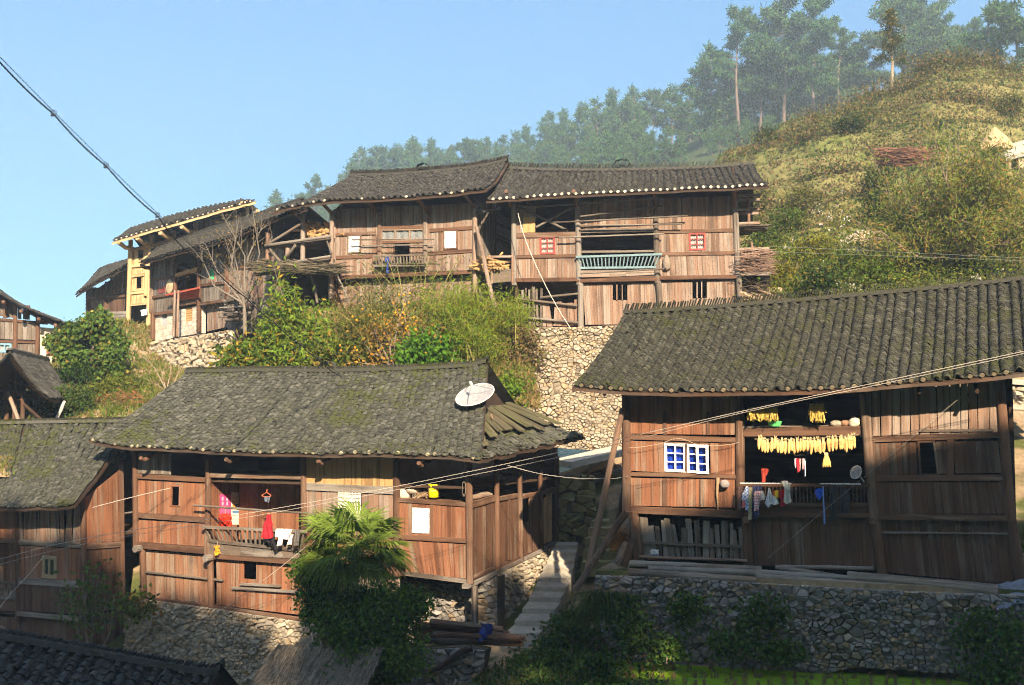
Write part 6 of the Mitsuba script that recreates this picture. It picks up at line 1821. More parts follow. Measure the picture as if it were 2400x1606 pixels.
def fan_palm(label, c, trunk, n, R, seed, col, ragged=True, elev=(-.35, 1.2)):
    g = np.random.default_rng(seed)
    k = thing('fan_palm', label, 'palm')
    c = np.asarray(c, float)
    m = MB(); m.tube([np.asarray(trunk, float), lerp(np.asarray(trunk), c, .6), c], [.14, .13, .12], 9, paint((.13, .10, .07))); part(k, 'trunk', m, 'painted')
    for i in range(n):
        th = i * 2.399963 + g.normal(0, .2)
        el = elev[0] + (elev[1] - elev[0]) * (i / n) ** .8
        d = unit([math.cos(th) * math.cos(el), math.sin(th) * math.cos(el), math.sin(el)])
        L = R * g.uniform(.75, 1.1)
        hub = c + d * L * .52 - [0, 0, .06 * (1 - math.sin(max(el, 0)))]
        st_ = MB(); st_.tube([c, lerp(c, hub, .5) + [0, 0, .04], hub], [.02, .016, .012], 5, paint((.14, .17, .04)))
        key = part(k, 'leaf_stalk', st_, 'painted')
        # the fan: narrow pointed segments, folded, drooping at the tips
        a = unit(np.cross(d, [0, 0, 1.0]) + 1e-6)
        b = np.cross(a, d)
        tw = g.normal(0, .35)
        a, b = a * math.cos(tw) + b * math.sin(tw), b * math.cos(tw) - a * math.sin(tw)
        ns = 38
        ang = np.linspace(-2.1, 2.1, ns) + g.normal(0, .03, ns)
        segL = L * .62 * (1 - .18 * np.abs(ang) / 2.1) * g.uniform(.85, 1.05, ns)
        lm = MB()
        cc = np.array(col) * g.uniform(.65, 1.25)
        for q, sl in zip(ang, segL):
            e = d * math.cos(q) + a * math.sin(q)
            s_ = np.cross(e, b)
            w = .017 * R / 1.0
            p1 = hub + e * sl * .5 + b * .03
            p2 = hub + e * sl - [0, 0, sl * g.uniform(.05, .4)]
            v = [hub, p1 + s_ * w + b * .012, p1 - b * .012, p1 - s_ * w + b * .012, p2]
            lm.add(v, [[0, 1, 2], [0, 2, 3], [1, 4, 2], [2, 4, 3]], paint(cc * g.uniform(.8, 1.2)))
        part(k, 'frond', lm, 'leaf')
    return k


PC = at(830, 1276, 31.3)
fan_palm('fan palm with sunlit fronds standing above the dark bush', PC, at(820, 1480, 31.5), 42, 1.6, 3, (.17, .26, .05), elev=(-.95, .85))
fan_palm('small fan palm on the bank, left of the yellow green tree', at(530, 842, 47.5), at(530, 870, 47.6), 9, .85, 4, (.10, .17, .04))

# big dark bush under the palm
k = thing('bush', 'large dark evergreen bush around the foot of the palm', 'bush')
g2 = np.random.default_rng(23); m = MB(); wd = MB()
for x, y, rx, ry, d in ((800, 1425, 72, 50, 31.2), (880, 1420, 80, 50, 31.0), (850, 1470, 130, 80, 30.7), (765, 1375, 46, 36, 31.2), (900, 1540, 110, 70, 30.4), (830, 1570, 90, 60, 30.2), (960, 1420, 60, 40, 30.9), (740, 1400, 36, 36, 31.2), (720, 1340, 26, 26, 31.4)):
    a, c = px_radii(rx, ry, d)
    pts, cs = clumps(int(55 * a * c / .6) + 20, 40, at(x, y, d), [a, a * .75, c], .15, g2, .3)
    leaf_mesh(m, pts, .135, shades((.06, .125, .026), 40, .5, (.11, .20, .03), .3, g2), g2, .48, droop=.15)
    for q in cs[:8]:
        wd.tube([at(840, 1600, 30.8), lerp(at(840, 1560, 30.8), q, .5), q], [.04, .03, .01], 4, paint((.12, .10, .08)))
part(k, 'crown', m, 'leaf'); part(k, 'branches', wd, 'painted')
plant('sapling', 'young broad leafed sapling in front of the shaded house at lower left', 'tree', at(215, 1560, 36.5), at(225, 1405, 36.5), [.95, .5, .95], 34, 14, .17, shades((.075, .12, .03), 30, .4), .05, seed=211, aspect=.75, shell=.3, stems=4, twigs=24)
plant('shrub', 'little shrub in the sun at the corner of the rubble wall', 'shrub', at(305, 1440, 38.6), at(312, 1422, 38.6), [.5, .3, .25], 22, 18, .17, shades((.10, .15, .03), 30, .4, (.25, .17, .05), .3), .03, stems=3, seed=212, aspect=.7)
# foot of the right-hand wall
def sedge(label, c, n, L, seed, col, name='sedge_tuft'):
    g = np.random.default_rng(seed); m = MB()
    c = np.asarray(c, float)
    for _ in range(n):
        b = c + g.normal(0, .13, 3) * [1.2, .8, .3]
        d = (rand_unit(1, g)[0] * [1.2, .6, 0] - [0, .25, 0]) * .9; l = L * g.uniform(.6, 1.2)
        p = [b, b + d * l * .4 + [0, 0, l * .42], b + d * l * .85 + [0, 0, l * .38], b + d * l * 1.2 - [0, 0, l * .15]]
        w = unit(np.cross(d + [0, 0, .01], [0, 0, 1])) * .016
        m.grid(np.array([[p[0] - w, p[1] - w, p[2] - w * .8, p[3]], [p[0] + w, p[1] + w, p[2] + w * .8, p[3]]]), paint(np.array(col) * g.uniform(.6, 1.5)))
    k = thing(name, label, 'grass'); scene[k] = m.shape('leaf')


sedge('long arching grass tuft hanging beside the steps', at(1412, 1425, 30.4), 260, .85, 1, (.045, .08, .022))
sedge('second arching grass tuft, lower and nearer the paddy', at(1440, 1455, 30.2), 240, .85, 2, (.04, .075, .022))
sedge('grass tuft leaning out of the wall top next to the leaning poles', at(1462, 1425, 30.3), 170, .7, 3, (.045, .08, .022))
for i, (x, y, rx, ry, d, lab) in enumerate(((1480, 1480, 50, 60, 29.6, 'broad leafed green plant at the left foot of the shaded wall'), (1560, 1520, 44, 30, 29.4, 'low nettle patch along the paddy edge'), (1610, 1430, 40, 40, 29.9, 'climber on the left half of the shaded wall'), (1790, 1440, 66, 50, 29.4, 'green climber in the middle of the shaded wall'), (1720, 1510, 60, 44, 29.3, 'leafy plant under the climber at the wall foot'),
                                              (1830, 1530, 40, 26, 29.2, 'small leafy plant at the paddy edge under the wall'), (2290, 1480, 60, 70, 28.0, 'dark bush at the right end of the shaded wall'), (2380, 1500, 60, 80, 27.6, 'dark bush in the bottom right corner'), (2330, 1570, 70, 50, 27.4, 'dark weeds at the right end of the paddy'), (1335, 1490, 36, 40, 30.8, 'low weeds right of the steps'), (1320, 1560, 50, 36, 30.2, 'weeds at the left paddy edge'), (1240, 1560, 40, 30, 31.0, 'small weeds on the bare earth below the steps'), (1400, 1560, 46, 26, 29.0, 'weeds at the near left corner of the paddy'))):
    a, c = px_radii(rx, ry, d)
    b = at(x, y + ry, d)
    plant('weed_clump', lab, 'weeds', b, at(x, y, d), [a * 1.0, a * .22, c * .85], 34, 20, .12, shades((.05, .105, .025), 40, .45, (.085, .14, .03), .3), .02, stems=4, seed=300 + i, sd=.15, aspect=.75, shell=.1, twigs=6)
gq = np.random.default_rng(88)
sp = np.stack([gq.uniform(-2.2, 3.4, 700), gq.uniform(26.5, 34.5, 700)], 1)
sp = np.array([(x, y, yard_z(x, y)) for x, y in sp if not (x < 2.3 and -.4 + (y - 34) * .3 < x < .9 + (y - 34) * .3 and y > 33.6) and not (y > 31.5 and x < 1.15 + (y - 34) * .3) and yard_z(x, y) > PADDY - .25 and not (x > 1.9 and y < 28.2)])
sp = sp[meshkit.fbm(sp * .8, 3, 3) > .44]
weeds('yard_undergrowth', 'dark leafy undergrowth on the bare slope between the steps and the paddy', sp, 34, .12, shades((.04, .085, .022), 40, .45, (.08, .12, .03), .25), 89, .28, .16, .7)
# rice stubble in the paddy
m = MB(); g2 = np.random.default_rng(31)
for px in range(1380, 2300, 30):
    for py in (1556, 1572, 1590, 1606):
        p = on_level(px + g2.normal(0, 8) + (py % 3) * 6, py + g2.normal(0, 2), PADDY)
        if not pl.contains(Point(p[0], p[1])):
            continue
        for _ in range(9):
            q = p + g2.normal(0, .035, 3) * [1, 1, 0]
            m.tube([q, q + [g2.normal(0, .02), g2.normal(0, .02), g2.uniform(.08, .17)]], .008, 4, paint((.16, .11, .06)))
k = new('rice_stubble'); scene[k] = m.shape('painted'); labels[k] = {'label': 'cut rice stubble standing in the green paddy', 'category': 'stubble', 'kind': 'stuff'}


# trees on the same slope: their crowns make the uneven left part of that shade
def shade_tree(p1, top, r, y, seed, label):
    """A broad tree whose crown, seen along the sun's rays, stands at p1 across and reaches up to top."""
    g = np.random.default_rng(seed)
    x = (p1 - .2 * y) / .98
    zt = (top - .488 * y + .0996 * x) / .867
    zb = float(own[np.unravel_index(np.argmin((own[..., 0] - x) ** 2 + (own[..., 1] - y) ** 2), own.shape[:2])][2])
    k = thing('shade_tree', label, 'tree')
    m = MB(); c = np.array([x, y, zt - r * 1.05])
    d = rand_unit(60, g) * (.4 + .6 * g.random((60, 1))) * [r, r, r * 1.0] + c
    pts = (d[:, None] + g.normal(0, .34, (60, 60, 3))).reshape(-1, 3)
    low = np.array([x, y, lerp(zb, zt, .35)]) + g.normal(0, 1, (1500, 3)) * [r * .8, r * .5, (zt - zb) * .22]
    leaf_mesh(m, np.vstack([pts, low]), .5, shades((.06, .10, .025), 30, .4, g=g), g, .6); part(k, 'crown', m, 'leaf')
    m = MB(); m.tube([[x, y, zb - 1], [x + .2, y, lerp(zb, zt, .5)], [x, y, zt - r]], [.3, .25, .12], 8, paint((.14, .11, .09))); part(k, 'trunk', m, 'painted')


for i, (p1, top, r, y, lab) in enumerate(((7.9, 13.6, 1.0, -21, 'round tree between the two houses behind the viewer'), (-1.6, 14.0, 1.4, -20, 'first tree left of the short house behind the viewer'), (-4.0, 15.6, 1.9, -21, 'second tree left of the short house behind the viewer'), (-6.6, 17.2, 2.0, -20, 'third tree left of the short house behind the viewer'), (-9.6, 18.2, 2.2, -21, 'fourth tree left of the short house behind the viewer'), (-13, 19, 2.4, -20, 'fifth tree left of the short house behind the viewer'), (-17, 20, 2.8, -21, 'last tree of the row left of the houses behind the viewer'))):
    shade_tree(p1, top, r, y, 40 + i, lab)

# ---- small things -------------------------------------------------------------------------------------
z1, z2, z3 = frame_of(1700, 1050, .1707), frame_of(450, 1080, .1594), frame_of(900, 1080, .1595)


def cloth(name, label, cat, wall, outline, w, col, stripes=None, group=None, fold=.03, seed=0, mat='painted'):
    """A hanging piece of cloth with folds: outline in pixels on the plane w. stripes: (second colour, width m, 'u' or 'z' or 'uz')."""
    q = np.array([wall.uz(x, y, w) for x, y in outline])
    pl_ = Polygon(q).buffer(0)
    v, f = trimesh.creation.triangulate_polygon(pl_, engine='earcut')
    size = max(.05, math.sqrt(pl_.area) / 12)
    v3, f = trimesh.remesh.subdivide_to_size(np.c_[v, np.zeros(len(v))], f, size, max_iter=12)
    g = np.random.default_rng(seed)
    ph = g.uniform(0, 6, 3)
    top = v3[:, 1].max(); h = max(top - v3[:, 1].min(), .05)
    t = (top - v3[:, 1]) / h
    ww = w + fold * (.3 + t) * np.sin(v3[:, 0] * 34 + ph[0] + 2 * np.sin(v3[:, 1] * 5 + ph[1])) + .5 * fold * np.sin(v3[:, 0] * 71 + ph[2])
    P = np.array([wall.P(a[0], a[1], b) for a, b in zip(v3, ww)])
    tri = P[f]; c = v3[f].mean(1)
    cols = np.tile(np.array(paint(col)), (len(f), 1))
    if stripes:
        c2_, sw, ax = stripes
        on = np.zeros(len(f), bool)
        for a in ax:
            on ^= (np.floor(c[:, 0 if a == 'u' else 1] / sw).astype(int) % 2 == 0)
        cols[on] = paint(c2_)
    m = MB(); m.add(tri.reshape(-1, 3), np.arange(len(f) * 3).reshape(-1, 3), np.repeat(cols, 3, 0))
    m.add((tri - wall.n * .012).reshape(-1, 3), np.arange(len(f) * 3).reshape(-1, 3)[:, ::-1], np.repeat(cols, 3, 0))
    return whole(name, label, cat, m, mat, group)


def wire(name, label, pts, r, col, sag=0.0, n=40, group=None, cat='wire'):
    """pts: (px, py, depth)."""
    P = np.array([at(*p) for p in pts])
    if len(P) == 2:
        t = np.linspace(0, 1, n)[:, None]
        Q = P[0] * (1 - t) + P[1] * t - np.array([0, 0, 1]) * sag * 4 * t * (1 - t)
    else:
        L = np.r_[0, np.cumsum(np.linalg.norm(np.diff(P, axis=0), axis=1))]
        s = np.linspace(0, L[-1], n)
        Q = np.stack([PchipInterpolator(L, P[:, k])(s) for k in range(3)], 1)
    m = MB(); m.tube(Q, r, 6, paint(col))
    return whole(name, label, cat, m, 'painted', group, smooth=True)


def log(label, a, b, r0, r1, mat='wood_log', name='log', group=None, bend=.0):
    a, b = np.asarray(a), np.asarray(b)
    g = np.random.default_rng(int(abs(a[0] * 100 + b[0] * 37)))
    pts = [lerp(a, b, t) + g.normal(0, bend + .004, 3) for t in np.linspace(0, 1, 8)]
    m = MB(); m.tube(pts, np.linspace(r0, r1, 8), 10)
    return whole(name, label, 'log', m, mat, group)


# dishes
def dish(label, c, n, R, mount, blue=None, seed=0):
    c, n = np.asarray(c, float), unit(n)
    k = thing('satellite_dish', label, 'satellite dish')
    x = unit(np.cross(n, [0, 0, 1.0]) + 1e-6); y = np.cross(x, n)
    m = MB()
    rr = np.linspace(0, 1, 9); dep = .20 * R
    for off in (0, -.02 * R):
        m.grid(np.array([[c + n * (dep * r * r - dep + off) + (x * math.cos(t) + y * math.sin(t)) * R * r for t in np.linspace(0, 2 * math.pi, 49)] for r in rr]), paint((.27, .285, .31)))
    part(k, 'reflector', m, 'painted', smooth=True)
    m = MB(); m.tube([c + (x * math.cos(t) + y * math.sin(t)) * R for t in np.linspace(0, 2 * math.pi, 49)], .014 * R + .006, 6, paint((.62, .63, .63)), caps=False); part(k, 'rim', m, 'painted', smooth=True)
    f = c + n * R * .62
    for t in (0.5, 2.6, 4.7):
        m = MB(); m.tube([c + (x * math.cos(t) + y * math.sin(t)) * R * .93, f], .012 * R + .004, 5, paint((.16, .18, .22))); part(k, 'feed_arm', m, 'painted')
    m = MB(); m.tube([f - n * .08 * R, f + n * .14 * R], .075 * R, 10, paint((.66, .66, .62))); part(k, 'feed_horn', m, 'painted')
    m = MB(); m.tube([c - n * dep, np.asarray(mount)], .03 * R + .01, 8, paint(blue or (.45, .45, .44))); part(k, 'mount', m, 'painted')
    return k


dc = LW.P(*LW.uz(1113, 925, -1.5), -1.5)
k = dish('large pale grey dish at the right end of the mossy roof', dc, (-.28, -.50, .82), .62, dc + [.12, .35, -.75], (.10, .36, .52))
for a in (-1, 1):
    mm = MB(); mm.tube([dc + [a * .5, .3, -.62], dc + [a * .5 + .05, .1, -.75]], .03, 6, paint((.22, .15, .1))); part(k, 'foot', mm, 'painted')
q = RW.P(*RW.uz(*c4(531, 533), .25), .25)
dish('small white dish in the gallery of the right-hand house', q, (-.80, -.52, .30), .17, RW.P(*RW.uz(*c4(572, 580), .1), .1))

# ---- corn and straw in the gallery -----------------------------------------------------------------------
def cob(label, top, L, r, col, group, lean=0.0):
    k = thing('corn_cob', label, 'corn', group)
    g = np.random.default_rng(int(abs(top[0]) * 1000) % 99991)
    top = np.asarray(top, float); e = np.array([lean, g.normal(0, .02), -1.0]) * L
    m = MB(); m.tube([top + e * t for t in (.22, .30, .5, .75, .93, 1.0)], np.array([.55, .95, 1.08, .95, .6, .2]) * r, 9, paint(np.array(col) * g.uniform(.85, 1.1))); part(k, 'kernels', m, 'painted', smooth=True)
    m = MB()
    for _ in range(4):
        d = np.array([g.normal(0, .3), g.normal(0, .3), 1.0]) * L * .3
        b = top + e * .27; s = np.array([.5, .3, 0]) * r
        m.add([b - s, b + s, b + d * .6 + s * .7, b + d], [[0, 1, 2], [0, 2, 3]], paint((.62, .52, .30)))
    part(k, 'husk', m, 'painted')


g3 = np.random.default_rng(3)
nc_ = 40
for i in range(nc_):
    t = (i + .5) / nc_
    x = c3(1085, 0)[0] + (c4(528, 0)[0] - c3(1085, 0)[0]) * t + g3.normal(0, 1.5)
    y = 1024 + 7 * math.sin(math.pi * t) - 9 * t + g3.normal(0, 2)
    cob('yellow corn cob in the long row hung under the loft floor', RW.P(*RW.uz(x, y, .12), .12 + g3.normal(0, .02)), g3.uniform(.34, .42), .042, (.72, .46, .18), 'corn cobs hung in a row', g3.normal(0, .05))
for i, l in enumerate((-.25, -.08, .1, .3)):
    cob('corn cob in the single bunch hanging below the row', RW.P(*RW.uz(*c4(388, 437), .1), .1) + [0, .02 * i, 0], .38, .04, (.74, .50, .17), 'corn cobs of the single bunch', l)
m = MB(); m.tube([RW.P(*RW.uz(*c3(1075, 372), .12), .12), RW.P(*RW.uz(*c4(240, 376), .12), .12), RW.P(*RW.uz(*c4(545, 352), .12), .12)], .012, 5, paint((.2, .17, .12))); whole('rope', 'rope carrying the row of corn', 'rope', m, 'painted')


def straw(label, x0, x1, y0, y1, w, seed, n=420):
    g = np.random.default_rng(seed); m = MB()
    for _ in range(n):
        x = g.uniform(x0, x1); a = RW.P(*RW.uz(x, y0 + g.uniform(-6, 4), w), w + g.normal(0, .05))
        L = (y1 - y0) / FOCAL * 30 * g.uniform(.55, 1.1)
        b = a + [g.normal(0, .10) * L, g.normal(0, .08), -L]
        s = np.array([.009, .004, 0])
        m.add([a - s, a + s, b + s, b - s], [[0, 1, 2], [0, 2, 3]], paint(np.array((.62, .47, .12)) * g.uniform(.55, 1.15)))
    whole('straw_bundle', label, 'straw', m, 'painted')


for i, (x0, x1, lab) in enumerate(((8, 42, 'leftmost of the straw bundles hung in the loft'), (46, 84, 'second straw bundle from the left in the loft'), (88, 118, 'third straw bundle in the loft, beside the green basin'), (118, 150, 'straw bundle right above the green basin'))):
    straw(lab, c4(x0, 0)[0], c4(x1, 0)[0], 961, 984, .25, 20 + i, 170)
straw('single straw bundle hung in the right part of the loft', c4(305, 0)[0], c4(372, 0)[0], 952, 986, .25, 30, 380)
m = MB(); b = RW.P(*RW.uz(*c4(135, 308), .1), .0)
m.lathe([(.02, 0), (.13, .0), (.19, .13), (.20, .13), (.14, -.01)], b, n=24, uv=paint((.12, .55, .20))); whole('basin', 'green plastic basin on the loft floor edge', 'basin', m, 'shiny', smooth=True)


def sack(label, c, r, col, seed, name='sack'):
    s = trimesh.creation.icosphere(subdivisions=3)
    v = s.vertices * (1 + .35 * (meshkit.fbm(s.vertices * 1.6 + seed, 3, seed)[:, None] - .5)) * r
    v[:, 2] = np.maximum(v[:, 2], -r[2] * .8)
    m = MB(); m.add(v + c, s.faces, paint(col)); whole(name, label, 'sack', m, 'painted', smooth=True)


sack('grey bundle on the loft floor, left one', RW.P(*RW.uz(*c4(435, 298), .0), -.05), np.array([.16, .12, .10]), (.30, .27, .22), 1); sack('brown bundle on the loft floor, middle one', RW.P(*RW.uz(*c4(478, 295), .0), -.05), np.array([.12, .1, .09]), (.25, .15, .10), 2); sack('pale bundle at the right end of the loft floor', RW.P(*RW.uz(*c4(523, 290), .0), -.02), np.array([.14, .12, .14]), (.50, .47, .40), 3)
for i in range(4):
    a, b = RW.uz(*c3(1012 + 40 * i, 316 - i % 2 * 3), .02), RW.uz(*c4(160 + 130 * i, 306 + i % 2 * 4), .0)
    log(['short old board on the loft edge at its left end', 'long old board along the loft edge', 'second long board behind the first on the loft edge', 'board reaching the right end of the loft edge'][i], RW.P(*a, .03 - .05 * i), RW.P(*b, .02 - .05 * i), .022, .02, 'wood_grey', 'board')

# ---- washing on the right-hand gallery ---------------------------------------------------------------------
for a, b, lab in (((200, 486), (905, 490), 'left shiny clothes pole along the gallery rail'), ((1298, 492), (1862, 498), 'right shiny clothes pole along the gallery rail')):
    m = MB(); m.tube([RW.P(*RW.uz(*z1(*a), .34), .34), RW.P(*RW.uz(*z1(*b), .34), .34)], .016, 8, paint((.62, .63, .65))); whole('clothes_pole', lab, 'pole', m, 'shiny', smooth=True)
cl = lambda name, label, pts, col, **kw: cloth(name, label, kw.pop('cat', 'clothes'), RW, [z1(*p) for p in pts], kw.pop('w', .36), col, **kw)
cl('shirt', 'dark checked shirt at the left end of the washing', [(185, 540), (222, 540), (215, 850), (180, 850)], (.10, .05, .06), seed=1, stripes=((.16, .12, .12), .05, 'uz'))
cl('shirt', 'blue and white checked shirt on the left pole', [(290, 520), (330, 550), (318, 860), (275, 855), (270, 720), (222, 720), (235, 630)], (.10, .19, .50), seed=2, stripes=((.60, .66, .75), .045, 'uz'))
cl('towel', 'pink cloth below the blue checked shirt', [(232, 715), (272, 715), (272, 820), (228, 820)], (.62, .16, .18), seed=3, w=.33, cat='cloth')
cl('towel', 'long olive towel on the left pole', [(325, 540), (372, 540), (360, 985), (308, 990)], (.33, .31, .20), seed=4, cat='cloth')
cl('trousers', 'navy trousers behind the striped shirt', [(372, 520), (500, 520), (470, 900), (425, 975), (372, 975)], (.03, .04, .11), seed=5, w=.31)
cl('shirt', 'pink and white striped child shirt on the left pole', [(420, 590), (490, 590), (500, 720), (470, 730), (455, 865), (400, 865), (395, 740), (385, 735), (392, 620)], (.52, .18, .22), seed=6, stripes=((.62, .60, .66), .035, 'z'))
cl('shirt', 'small white top beside the striped shirt', [(490, 590), (520, 590), (545, 670), (530, 720), (485, 710)], (.60, .60, .62), seed=7)
cl('bag', 'white cloth bag on the left pole', [(595, 550), (608, 550), (600, 690), (620, 790), (590, 820), (540, 770), (560, 690)], (.55, .58, .66), seed=8, cat='bag')
cl('underwear', 'white underwear in the middle of the left pole', [(620, 550), (635, 640), (700, 670), (735, 770), (660, 785), (600, 760), (605, 650)], (.62, .64, .70), seed=9)
cl('shirt', 'red and yellow cloth in the middle of the left pole', [(650, 590), (740, 580), (745, 690), (700, 690), (650, 640)], (.55, .05, .03), seed=10, stripes=((.72, .50, .03), .09, 'u'))
cl('shorts', 'red shorts with white hems on the left pole', [(760, 590), (815, 560), (830, 700), (820, 800), (755, 805)], (.42, .012, .03), seed=11)
cl('shirt', 'pale grey shirt thrown over the right end of the left pole', [(765, 455), (850, 450), (895, 520), (890, 620), (910, 740), (850, 775), (800, 740), (815, 560)], (.46, .47, .45), seed=12, w=.42)
cl('bag', 'bright blue bag hanging on the right pole', [(1290, 550), (1340, 565), (1330, 660), (1300, 722), (1255, 680), (1225, 610), (1240, 570)], (.02, .10, .62), seed=13, cat='bag')
cl('scarf', 'long light blue strip of cloth on the right pole', [(1335, 530), (1352, 530), (1362, 800), (1378, 1040), (1352, 1040), (1340, 800)], (.16, .26, .55), seed=14, cat='cloth')
cl('trousers', 'long dark trousers on the right pole', [(1440, 530), (1530, 530), (1525, 900), (1515, 1010), (1430, 1010)], (.025, .028, .034), seed=15)
cl('jacket', 'dark jacket at the right end of the right pole', [(1570, 540), (1650, 530), (1700, 640), (1698, 905), (1660, 900), (1560, 880)], (.028, .032, .038), seed=16)
k = thing('sock_hanger', 'round clip hanger with red and white socks inside the gallery', 'hanger')
hc = RW.P(*RW.uz(*z1(1022, 100), -.2), -.2)
m = MB(); m.tube([hc + [.13 * math.cos(t), .08 * math.sin(t), .02 * math.sin(3 * t)] for t in np.linspace(0, 6.283, 24)], .006, 5, paint((.35, .30, .24)), caps=False); part(k, 'ring', m, 'painted')
for i, (x0, x1, y1, col) in enumerate(((945, 980, 280, (.62, .64, .68)), (970, 1020, 340, (.34, .02, .04)), (1010, 1035, 320, (.60, .6, .62)), (1045, 1080, 300, (.5, .3, .34)), (1075, 1105, 400, (.62, .63, .7)))):
    key = cloth('tmp_sock', 'x', 'x', RW, [z1(x0, 150), z1(x1, 140), z1(x1 + 3, y1 - 20), z1((x0 + x1) / 2, y1)], -.12, col, seed=30 + i)
    scene[new(k + '__sock')] = scene.pop(key); labels.pop(key)
m = MB(); m.tube([hc + [0, 0, .0], hc + [0, 0, .35]], .004, 4, paint((.3, .3, .3))); part(k, 'cord', m, 'painted')
cl('shirt', 'red cloth hanging inside the gallery near its left post', [(488, 285), (560, 282), (600, 300), (580, 350), (552, 400), (548, 470), (500, 472), (490, 380)], (.34, .045, .03), seed=40, w=-.45)
# things on the wall left of the gallery
sack('white plastic bag hung on the wall left of the gallery', RW.P(*RW.uz(*c3(932, 590), .12), .16), np.array([.12, .07, .11]), (.22, .21, .22), 6, 'plastic_bag')
m = MB(); a = RW.uz(*c3(897, 560), .06); m.tube([RW.P(*a, .06), RW.P(*RW.uz(*c3(893, 640), .1), .1), RW.P(*RW.uz(*c3(898, 715), .08), .08)], [.05, .03, .012], 7, paint((.30, .22, .14))); whole('wooden_bracket', 'frayed wooden bracket and strip left of the plastic bag', 'bracket', m, 'painted')
for i, x in enumerate((580, 600)):
    m = MB(); b = RW.P(*RW.uz(*c3(x, 925), .02), .04); m.box(b, (.10, .05, .17), RW.d, RW.n, paint((.60, .62, .66))); m.box(b + RW.n * .03 + [0, 0, -.06], (.10, .05, .05), RW.d, RW.n, paint((.08, .10, .16)))
    whole('sandal', ['left white sandal hung on the lower boards', 'right white sandal hung on the lower boards'][i], 'sandal', m, 'painted')

# ---- logs on the ledge ------------------------------------------------------------------------------------
def on_w(c, x, y, w):
    return RW.P(*RW.uz(*c(x, y), w), w)


for a, b, r0, r1, lab, mt in (((c3, 462, 1018, .68), (c3, 1085, 1058, .68), .10, .085, 'grey log lying foremost on the ledge, at the left', 'wood_log'), ((c3, 470, 975, .42), (c3, 1110, 1002, .42), .085, .07, 'long reddish log behind the foremost one on the ledge', 'wood_log'), ((c3, 560, 1000, .55), (c3, 1108, 1024, .55), .075, .09, 'grey log in the middle of the left log row', 'wood_log'),
                              ((c3, 515, 945, .15), (c3, 1040, 962, .15), .04, .035, 'thin pole against the foot of the boards', 'wood_pale'), ((c4, 45, 1040, .62), (c4, 685, 1088, .62), .085, .075, 'log under the thick one, its end cut square', 'wood_log'), ((c4, 60, 1020, .5), (c4, 560, 1052, .5), .08, .07, 'pale log between the two log rows', 'wood_log'),
                              ((c4, 490, 1035, .42), (c4, 1222, 1112, .62), .12, .165, 'thick smooth log reaching far to the right on the ledge', 'wood_log'), ((c4, 140, 995, .3), (c4, 530, 1050, .48), .06, .05, 'slanting thin log on top of the pile', 'wood_log'), ((c4, 165, 992, .16), (c4, 615, 1000, .16), .05, .05, 'flat pole against the boards in the middle', 'wood_grey')):
    log(lab, on_w(*a), on_w(*b), r0, r1, mt)
# crumpled sheet at the right end of the ledge
q = np.array([[on_w(c4, 1220 + 150 * s, 1045 + 120 * t + 25 * (1 - s), .5 + .35 * t) for s in np.linspace(0, 1, 22)] for t in np.linspace(0, 1, 18)])
q = q + (meshkit.fbm(q * 4.0, 3, 5)[..., None] - .5) * .28
m = MB(); m.grid(q, paint((.17, .20, .27))); whole('tarpaulin', 'crumpled grey blue sheet at the right end of the ledge', 'sheet', m, 'painted', smooth=True)
# poles leaning at the left corner
def pole(label, a, b, r0, r1, mat='wood_pale', name='pole', cat='pole'):
    m = MB(); a, b = np.asarray(a), np.asarray(b)
    g = np.random.default_rng(int(abs(a[0] * 91 + b[2] * 37)))
    m.tube([lerp(a, b, t) + g.normal(0, .012, 3) for t in np.linspace(0, 1, 7)], np.linspace(r0, r1, 7), 9)
    whole(name, label, cat, m, mat)


pole('long pale pole leaning against the left corner of the right-hand house', on_w(c3, 434, 228, .25), at(*c3(268, 990), 32.4), .075, .10)
pole('brown pole slanting down to the left from the house corner', on_w(c3, 452, 728, .3), at(*c3(205, 1105), 31.4), .10, .085, 'wood_beam')
pole('dark pole standing behind the long pale one', at(*c3(455, 540), 34), at(*c3(408, 790), 34.2), .09, .09, 'wood_dark')
pole('short rough timber at the foot of the corner, left one', on_w(c3, 455, 875, .2), on_w(c3, 402, 978, .5), .09, .11, 'wood_grey')
pole('short dark timber at the foot of the corner, right one', on_w(c3, 488, 860, .2), on_w(c3, 440, 990, .5), .09, .1, 'wood_dark')
plant('fern', 'rust coloured dead fern behind the slanting pole', 'fern', at(*c3(410, 905), 33.5), at(*c3(412, 862), 33.5), [.26, .2, .32], 30, 30, .13, shades((.36, .17, .05), 30, .4), .01, seed=400, sd=.10, aspect=.2, twigs=4)

# ---- the balcony of the left-hand house -------------------------------------------------------------------
zl2 = lambda name, label, pts, col, **kw: cloth(name, label, kw.pop('cat', 'clothes'), LW, [z2(*p) for p in pts], kw.pop('w', .40), col, **kw)
m = MB(); m.tube([LW.P(*LW.uz(*z2(20, 655), .35), .35), LW.P(*LW.uz(*z2(900, 722), .35), .35), LW.P(*LW.uz(*z2(1700, 772), .35), .35)], [.035, .04, .032], 8); whole('clothes_pole', 'grey wooden clothes pole across the balcony', 'pole', m, 'wood_grey', smooth=True)
zl2('jacket', 'dark red jacket hanging from the balcony pole', [(1105, 790), (1150, 790), (1185, 930), (1205, 1110), (1150, 1150), (1080, 1150), (1018, 1130), (1050, 950)], (.30, .012, .025), seed=50, w=.40)
zl2('trousers', 'black trousers below the red jacket', [(1090, 1140), (1210, 1120), (1240, 1300), (1215, 1310), (1190, 1210), (1180, 1300), (1150, 1220), (1085, 1190)], (.012, .013, .02), seed=51, w=.34)
